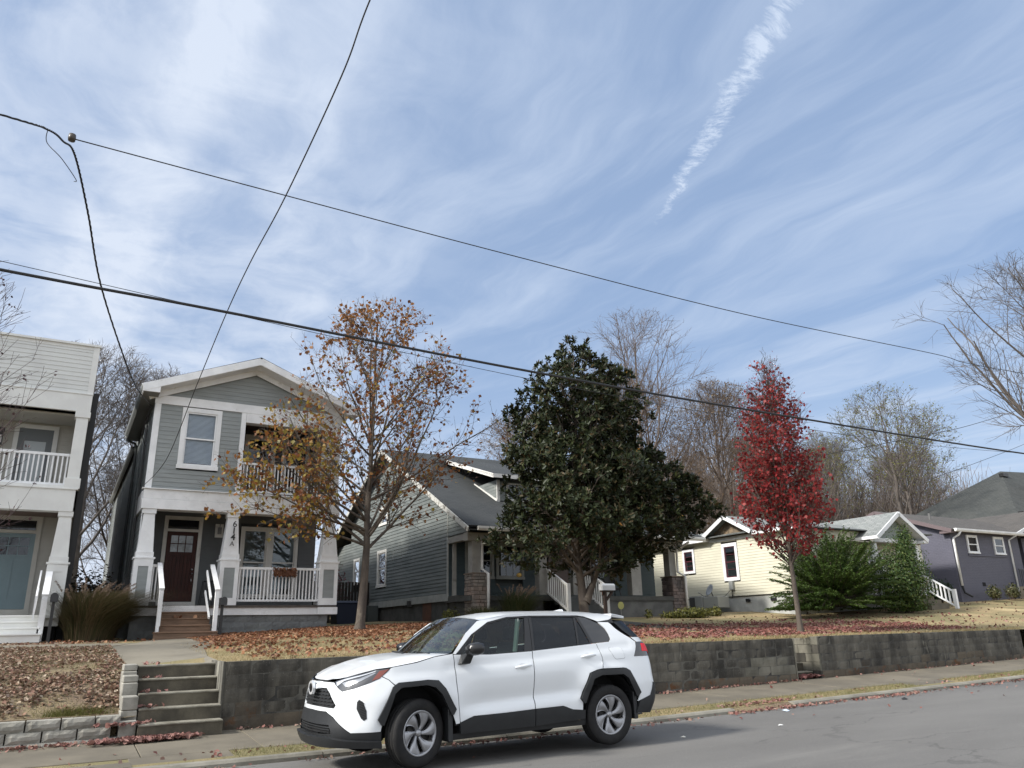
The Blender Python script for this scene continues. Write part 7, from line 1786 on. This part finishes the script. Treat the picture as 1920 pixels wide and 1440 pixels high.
# spreading juniper: arching feathery boughs
def juniper(label, c, rad, seed, nb=70, name='juniper_bush', cols=None, arch=.16, leafs=300):
    rng = np.random.default_rng(seed); t = thing(name, label, 'shrub', c); Bs = []; LP = []; LT = []; LN = []
    for i in range(nb):
        az = rng.uniform(0, 2 * pi); el = rng.uniform(.15, 1.35); L = 1.0
        d = np.array((cos(az) * cos(el) * rad[0], sin(az) * cos(el) * rad[1], sin(el) * rad[2])); L = np.linalg.norm(d) * rng.uniform(.8, 1.12)
        q, dd = branch_path(rng, np.array((rng.normal(0, .15), rng.normal(0, .1), .1)), d, L, .22, .05, -arch * .35); q[:, 2] = np.maximum(q[:, 2], .05); Bs.append((q, .022, .008, 3))
        n = int(leafs * L / 2.5); s = rng.uniform(.22, 1, n) ** .8; f = s * (len(q) - 1); k = np.minimum(f.astype(int), len(q) - 2); base = q[k] + (q[k + 1] - q[k]) * (f - k)[:, None]
        dr = q[k + 1] - q[k]; dr /= np.linalg.norm(dr, axis=1, keepdims=True)
        sd_ = np.cross(dr, [0, 0, 1]) + 1e-6; sd_ /= np.linalg.norm(sd_, axis=1, keepdims=True); sg = rng.choice([-1, 1], n)[:, None]; w = rng.uniform(.02, .20, n)[:, None] * (1.15 - s)[:, None] * 1.5
        LP.append(base + sd_ * sg * w + dr * w * .8 + rng.normal(0, .018, (n, 3)) - np.array((0, 0, 1)) * w * .25); LT.append(sd_ * sg + dr * 1.1 + rng.normal(0, .2, (n, 3))); LN.append(np.array((0, 0, 1.)) + rng.normal(0, .35, (n, 3)))
    V, F_ = tubes(Bs); link('stems', fast_mesh('stems', V, F_, BARK_TWIG), t)
    LP, LT, LN = map(np.concatenate, (LP, LT, LN))
    link('foliage', scatter('foliage', LP, LN, rng.uniform(.06, .12, len(LP)), 'long', leafmat(name + '_needle', cols or [(.045, .085, .016), (.085, .145, .028), (.065, .115, .022), (.125, .175, .042), (.032, .064, .015)], .25), rng, LT), t); return t
juniper('broad bright green evergreen bush with arching boughs left of the cream porch', (25.2, 20.0, .52), (3.0, 1.7, 2.9), 3, 250, leafs=270)
juniper('small green bush sprays behind the red tree at the cream porch', (27.4, 21.0, .60), (1.7, 1.2, 2.9), 4, 90, leafs=210)
rng = np.random.default_rng(9)
shrub('conical_bush', 'tall leafy green bush in front of the cream porch post', (28.9, 19.6, .42), (1.28, .95, 1.55), 12000, .085, 'small', [(.026, .055, .013), (.048, .088, .020), (.037, .070, .016), (.080, .115, .027), (.11, .13, .036)], 6, trans=.3)
shrub('conical_bush', 'slim green top of the bush against the porch gable', (29.6, 19.75, 2.35), (.42, .4, .85), 2200, .08, 'small', [(.05, .09, .02), (.09, .13, .03)], 7, trans=.3, stems=6)
shrub('round_bush', 'small dark round bush beside the purple brick wall', (33.6, 21.2, .9), (.80, .6, .52), 2600, .09, 'small', [(.012, .028, .012), (.02, .04, .016)], 8)
for k, (x, y, zb_, lab) in enumerate(((37.0, 20.7, .98, 'small upright green shrub nearest the drain hose'), (38.5, 20.7, 1.02, 'second small upright shrub under the purple wall windows'), (40.0, 20.6, 1.05, 'small rust tinged shrub near the right downspout'), (41.0, 20.5, 1.08, 'brownish shrub before the stoop at the right edge'))):
    shrub('upright_shrub', lab, (x, y, zb_), (.33 + .08 * (k > 1), .3, .33), 700, .09, 'small', [(.06, .075, .025), (.10, .085, .04), (.045, .065, .02)] if k < 2 else [(.14, .09, .05), (.10, .09, .04), (.20, .13, .08)], 20 + k, group='shrubs along the purple wall')
shrub('low_shrub', 'low golden green shrub by the right stone pier', (20.55, 22.6, .32), (.75, .5, .22), 1900, .075, 'small', [(.12, .12, .02), (.16, .15, .03), (.08, .09, .02), (.06, .06, .02)], 30)
shrub('low_shrub', 'low rust brown shrub against the stucco plinth', (19.75, 22.8, .30), (.55, .4, .17), 900, .07, 'small', [(.08, .045, .02), (.10, .06, .03), (.05, .05, .02)], 31)
shrub('low_shrub', 'small dark leafy shrub right of the stone pier', (21.9, 22.9, .36), (.32, .3, .22), 500, .10, 'long', [(.015, .03, .012), (.03, .05, .02)], 32)
shrub('low_shrub', 'tiny dark sprig before the stucco plinth', (18.75, 23.0, .34), (.14, .14, .19), 130, .10, 'long', [(.015, .03, .012), (.03, .05, .02)], 33, stems=4)
shrub('low_shrub', 'rust coloured shrub at the left corner of the bungalow', (11.35, 24.2, .3), (.30, .3, .26), 500, .08, 'small', [(.10, .05, .025), (.06, .04, .02), (.05, .05, .02)], 34)
shrub('leafy_thicket', 'dark mixed thicket behind the grass clump between two houses', (.75, 27.5, .0), (.95, 1.2, 1.15), 3000, .12, 'small', [(.03, .045, .015), (.06, .05, .02), (.05, .022, .015), (.02, .035, .012)], 36)
shrub('leafy_thicket', 'red tinged small shrub seen past the left porch column', (.35, 30, .1), (.7, .8, 1.2), 1500, .12, 'small', [(.14, .03, .03), (.08, .03, .03), (.05, .04, .02)], 37)
shrub('rosy_shrub', 'pinkish small tree glimpsed over the plank fence', (10.3, 36, .5), (1.4, 1.0, 1.6), 2500, .13, 'small', [(.22, .10, .10), (.16, .07, .08)], 38)
shrub('low_shrub', 'small green weeds at the foot of the bungalow steps', (14.35, 22.8, .22), (.5, .35, .16), 500, .07, 'small', [(.07, .09, .02), (.04, .06, .02)], 39)
def grass_clump(label, c, r, h, n, seed, cols, plumes=0, lean=(0, 0), spread=.55):
    rng = np.random.default_rng(seed); t = thing('ornamental_grass', label, 'plant', c); k = 6
    az = rng.uniform(0, 2 * pi, n); rr = rng.uniform(0, 1, n) ** .6; b = np.stack([np.cos(az) * rr * r[0] * .72, np.sin(az) * rr * r[1] * .72, np.zeros(n)], 1)
    L = h * rng.uniform(.55, 1.05, n); out = np.stack([np.cos(az) * r[0] * spread * rr + lean[0], np.sin(az) * r[1] * spread * rr + lean[1], np.zeros(n)], 1) * rng.uniform(.2, 1.5, (n, 1)) + rng.normal(0, .20 * r[0], (n, 3)) * np.array((1, 1, 0))
    s = np.linspace(0, 1, k)[None, :, None]
    P_ = b[:, None] + out[:, None] * s ** 1.8 * 1.6 + np.array((0, 0, 1.))[None, None] * (L[:, None, None] * (s - .38 * s ** 3))
    w = rng.uniform(.0028, .0065, n)[:, None, None] * (1 - s ** 2 * .85); side = np.stack([-np.sin(az), np.cos(az), np.zeros(n)], 1)[:, None]
    V = np.stack([P_ - side * w, P_ + side * w], 2).reshape(n, 2 * k, 3); f = np.array([(2 * i, 2 * i + 1, 2 * i + 3, 2 * i + 2) for i in range(k - 1)])
    F_ = (f[None] + (np.arange(n) * 2 * k)[:, None, None]).reshape(-1, 4)
    link('blades', fast_mesh('blades', V.reshape(-1, 3), F_, leafmat('grass_' + str(seed), cols, .3)), t)
    if plumes:
        cand = np.argsort(np.linalg.norm(P_[:, -1, :2], axis=1) / L)[:max(plumes * 4, n // 3)]; idx = rng.choice(cand, plumes, replace=False); PP = []; TT = []
        for i in idx:
            tip = P_[i, -1] + np.array((0, 0, .08)); d = P_[i, -1] - P_[i, -3]; d = d / np.linalg.norm(d); d = d + np.array((.15, 0, .6)); d = d / np.linalg.norm(d)
            m_ = 110; q = rng.uniform(0, 1, m_)[:, None]; PP.append(tip - d * .1 + d * q * .38 + rng.normal(0, .013, (m_, 3)) - np.array((0, 0, .07)) * q ** 2); TT.append(np.repeat(d[None], m_, 0) + rng.normal(0, .35, (m_, 3)))
        PP, TT = np.concatenate(PP), np.concatenate(TT)
        link('plumes', scatter('plumes', PP, rng.normal(0, 1, PP.shape), .036, 'long', leafmat('pale_tan_plume', [(.26, .19, .14), (.20, .14, .11), (.32, .25, .18)], .4), rng, TT), t)
    return t
grass_clump('big tangled clump of green and tan ornamental grass between two porches', (.78, 23.5, -.02), (.80, .65), 1.95, 8000, 1, [(.040, .050, .018), (.065, .070, .028), (.12, .095, .05), (.030, .035, .015), (.16, .12, .07), (.085, .055, .03)], 60, (.30, 0), 1.0)
grass_clump('green grass clump with tall buff plumes before the bungalow porch', (13.35, 23.2, .3), (.75, .6), 1.55, 1500, 2, [(.05, .07, .02), (.035, .05, .018), (.10, .09, .04)], 30, (.1, 0), .6)
grass_clump('low spiky green clump left of the stone pier', (11.95, 23.0, .28), (.7, .5), .8, 900, 3, [(.07, .085, .03), (.05, .06, .02), (.12, .10, .05)])
grass_clump('low grass tuft right of the stone pier by the step', (12.75, 22.9, .28), (.4, .3), .55, 400, 4, [(.07, .085, .03), (.12, .10, .05)])

# lawn blades, moss tufts and fallen leaves (stuff)
rng = np.random.default_rng(77)
zl = np.vectorize(zlawn); zk_ = np.vectorize(zkerb)
def n_big(P): return len(P) > 1200
def litter(name, regions, cols, seed, zf=None, size=(.06, .12), lift=.012, shape='curl'):
    rng = np.random.default_rng(seed); PP = []
    for (n, fx, fy) in regions: PP.append(np.stack([fx(rng, n), fy(rng, n)], 1))
    PP = np.concatenate(PP); lum = np.sin(PP[:, 0] * 1.9 + seed) + np.sin(PP[:, 1] * 2.7 + PP[:, 0] * .8) + .8 * np.sin(PP[:, 0] * 5.1 - PP[:, 1] * 4.3) + .7 * np.sin(PP[:, 0] * 9.3 + PP[:, 1] * 11.)
    if n_big(PP): PP = PP[rng.uniform(-1.6, 1.9, len(PP)) < lum + .6]
    z_ = (zf or zl)(PP[:, 0], PP[:, 1]); n = len(PP)
    P_ = np.c_[PP, z_ + lift + rng.uniform(0, .02, n)]; N = np.array((0, 0, 1.)) + rng.normal(0, .55, (n, 3))
    return link(name, scatter(name, P_, N, rng.uniform(*size, n), shape, leafmat(name + '_colour', cols, .15, .8, .2), rng), kind='stuff')
U = lambda a, b: (lambda r, n: r.uniform(a, b, n)); NN = lambda m, s: (lambda r, n: r.normal(m, s, n)); Bt = lambda a, b, p, q: (lambda r, n: a + (b - a) * r.beta(p, q, n))
RUST = [(.21, .085, .04), (.30, .15, .08), (.15, .06, .035), (.38, .22, .13), (.11, .05, .035), (.26, .10, .05), (.33, .23, .15)]
litter('rust_leaf_litter', [(16000, U(3.0, 12.2), Bt(17, 24.0, 3.2, 1.0)), (3800, U(3.0, 13.0), U(14, 22)), (1100, NN(7.3, 1.6), NN(21.5, 1.4)), (500, U(9, 16), U(19, 24)), (160, U(-.3, 2.2), U(21.5, 23.6)), (170, U(2.6, 4.2), U(16, 20))], RUST, 1, size=(.045, .085))
PINK = [(.21, .065, .060), (.29, .135, .115), (.16, .048, .045), (.35, .22, .18), (.13, .045, .042), (.24, .12, .085)]
litter('pink_red_leaf_litter', [(10500, Bt(10.5, 24.5, 1.6, 1.5), Bt(14.0, 20.0, 1.5, 2.4)), (4200, NN(17.2, 2.6), NN(15.6, .75)), (700, U(13, 30), U(13.6, 20)), (350, U(4, 12), U(13.5, 15.5))], PINK, 2, size=(.04, .085))
litter('sparse_dark_leaves', [(900, U(18, 40), U(13.6, 22)), (500, U(3, 12), U(13.5, 18))], [(.09, .04, .035), (.12, .06, .04)], 3, size=(.05, .09))
BROWN = [(.20, .125, .085), (.28, .19, .13), (.14, .078, .055), (.38, .30, .215), (.11, .067, .045), (.27, .16, .115), (.18, .095, .078), (.42, .35, .27), (.14, .088, .062)]
def lbx(r, n): return 1.1 - (r.uniform(0, 1, n) ** 1.1) * 9
litter('brown_leaf_litter', [(44000, lbx, Bt(13.2, 20.0, 1.0, 1.3)), (4500, lbx, U(18, 20.3)), (300, U(-1, 1.4), U(21.3, 22.3))], BROWN, 4, size=(.03, .062))
zw = np.vectorize(lambda x, y: zwalk(x, y) if y > 11.55 else (zkerb(x) if y > 10.86 else zroad(x, y)))
litter('gutter_leaf_litter', [(1500, U(-3, 36), lambda r, n: 10.68 - np.abs(r.normal(0, .13, n))), (500, U(9, 24), lambda r, n: 10.66 - np.abs(r.normal(0, .16, n))), (260, U(10.4, 12.2), U(10.6, 11.1)), (420, U(-3, 26), U(10.9, 11.5)), (520, U(2.5, 15), lambda r, n: 13.16 - np.abs(r.normal(0, .06, n))), (130, U(16, 25), lambda r, n: 13.16 - np.abs(r.normal(0, .05, n))), (60, U(-3, 25), U(11.6, 13)), (1500, U(-6, 1.1), lambda r, n: 12.95 - np.abs(r.normal(0, .10, n))), (30, U(4, 20), U(8.5, 10.5))],
       [(.22, .10, .085), (.30, .18, .15), (.17, .07, .06), (.34, .24, .19)], 5, zw, size=(.03, .065))
zst = np.vectorize(lambda x, y: -1.345 + .19 * max(0, min(5, math.floor((y - 12.86) / .265) + 1)))
litter('step_leaf_litter', [(900, Bt(1.0, 2.1, 1, 2.2), U(12.6, 12.86)), (60, Bt(1.22, 1.7, 1, 2.5), U(12.9, 14.1)), (200, U(.6, 1.35), U(12.55, 12.95))], [(.24, .12, .10), (.31, .18, .155), (.17, .07, .065)], 6, zst, size=(.04, .08))
litter('gap_leaf_litter', [(260, U(15.02, 15.78), lambda r, n: 13.45 - np.abs(r.normal(0, .12, n)))], [(.22, .09, .085), (.30, .16, .14), (.15, .06, .055)], 7, np.vectorize(lambda x, y: zwalk(x, 13.2) + .05), size=(.06, .10), lift=.0)
litter('tread_leaves', [(7, U(2.45, 3.5), U(23.2, 23.7))], RUST, 8, np.vectorize(lambda x, y: .69 if y > 23.46 else .52), size=(.09, .13))
def blades(name, n, fx, fy, h, cols, seed, zf):
    rng = np.random.default_rng(seed); x, y = fx(rng, n), fy(rng, n); P_ = np.c_[x, y, zf(x, y) - .005]; T_ = np.array((0, 0, 1.)) + rng.normal(0, .55, (n, 3)); N = rng.normal(0, 1, (n, 3))
    SH_ = SHP['blade']; 
    return link(name, scatter(name, P_, N, rng.uniform(.5, 1.2, n) * h, 'blade', leafmat(name + '_colour', cols, .3), rng, T_), kind='stuff')
DRY = [(.38, .29, .155), (.30, .235, .12), (.20, .18, .075), (.48, .38, .22), (.25, .19, .10)]
blades('dry_grass', 60000, lambda r, n: 2.45 + 24 * r.beta(1, 1.5, n), lambda r, n: 13.42 + 6.5 * r.beta(1, 1.6, n), .060, DRY, 51, zl)
blades('wall_edge_grass', 14000, U(2.5, 25), lambda r, n: 13.40 + np.abs(r.normal(0, .12, n)), .085, DRY, 52, zl)
blades('bank_grass', 16000, lbx, U(13.3, 20), .085, [(.17, .14, .06), (.10, .11, .035), (.22, .18, .09)], 53, zl)
vz = np.vectorize(lambda x, y: zkerb(x) - .005 + .02 * (y - 10.86))
def vx(r, n):
    x = r.uniform(-6, 36, int(n * 1.4)); x = x[~(((x > 1.0) & (x < 2.2)) | ((x > 16.2) & (x < 17.6)) | (x < 1.0) & (x > -2))]; return x[:n] if len(x) >= n else np.resize(x, n)
blades('verge_grass', 30000, vx, U(10.92, 11.52), .065, [(.26, .22, .11), (.17, .17, .06), (.12, .13, .045), (.31, .26, .14)], 54, vz)
blades('moss_tufts', 9000, lambda r, n: np.where(r.uniform(0, 1, n) < .55, r.normal(.42, .20, n), r.normal(-1.75, .30, n)), lambda r, n: r.normal(13.4, .09, n), .075, [(.11, .12, .025), (.08, .09, .022), (.15, .14, .035), (.10, .07, .03)], 55, zl)
# flowers in the rail planter
rng = np.random.default_rng(61); P_ = np.stack([rng.uniform(5.42, 6.08, 420), rng.uniform(23.76, 23.95, 420), 1.80 + rng.uniform(-.12, .13, 420)], 1)
link('dry_flowers', scatter('dry_flowers', P_ - np.array(ROOTS[fb.name]), rng.normal(0, 1, P_.shape), .05, 'curl', leafmat('rust_flower', [(.22, .09, .04), (.12, .05, .03), (.30, .15, .07)], .2), rng), fb)
# bits on the road
for (lab, x, y, s, c) in (('crumpled blue and white wrapper lying by the kerb', 11.25, 10.25, .09, (.45, .52, .62)), ('flat black scrap on the asphalt', 14.1, 9.95, .10, (.02, .02, .02)), ('small white paper scrap on the road', 9.6, 8.9, .06, (.7, .7, .68)), ('white leaf like scrap near the rear of the car', 7.8, 9.0, .05, (.6, .58, .5))):
    rng = np.random.default_rng(int(x * 100)); n = 9; a = np.linspace(0, 2 * pi, n, endpoint=False); r_ = s * rng.uniform(.5, 1.1, n)
    V = [(x, y, zroad(x, y) + s * .45)] + [(x + r_[i] * cos(a[i]), y + r_[i] * .7 * sin(a[i]), zroad(x, y) + rng.uniform(.003, s * .25)) for i in range(n)]
    t = thing('litter_scrap', lab, 'litter', (x, y, zroad(x, y))); mk('scrap', V, [(0, i + 1, (i + 1) % n + 1) for i in range(n)], mat(lab[:12], c, rough=.6), t)

# ================================================================== separate parts that were written together
def split_islands(o):
    me = o.data; n = len(me.vertices); par = list(range(n))
    def find(a):
        while par[a] != a: par[a] = par[par[a]]; a = par[a]
        return a
    for e in me.edges:
        a, b = find(e.vertices[0]), find(e.vertices[1])
        if a != b: par[a] = b
    gr = {}
    for p in me.polygons: gr.setdefault(find(p.vertices[0]), []).append(tuple(p.vertices))
    if len(gr) < 2: return
    nm = o.name.split('.')[0]
    for fs in gr.values():
        ids = sorted({i for f in fs for i in f}); mp = {v: k for k, v in enumerate(ids)}
        m2 = mesh(nm, [me.vertices[i].co[:] for i in ids], [tuple(mp[i] for i in f) for f in fs], me.materials[0], smooth=me.polygons[0].use_smooth)
        link(nm, m2, o.parent)
    bpy.data.objects.remove(o)
for o in list(COL.objects):
    if o.type == 'MESH' and not o.children and o.name.split('.')[0] in ('corner_board', 'downspout', 'vent', 'rake_board', 'frieze_board', 'porch_skirt', 'side_trim', 'gutter', 'dormer_trim', 'upper_beam', 'lower_beam', 'riser', 'railing') and o.parent is not None and o.data.users == 1:
        split_islands(o)
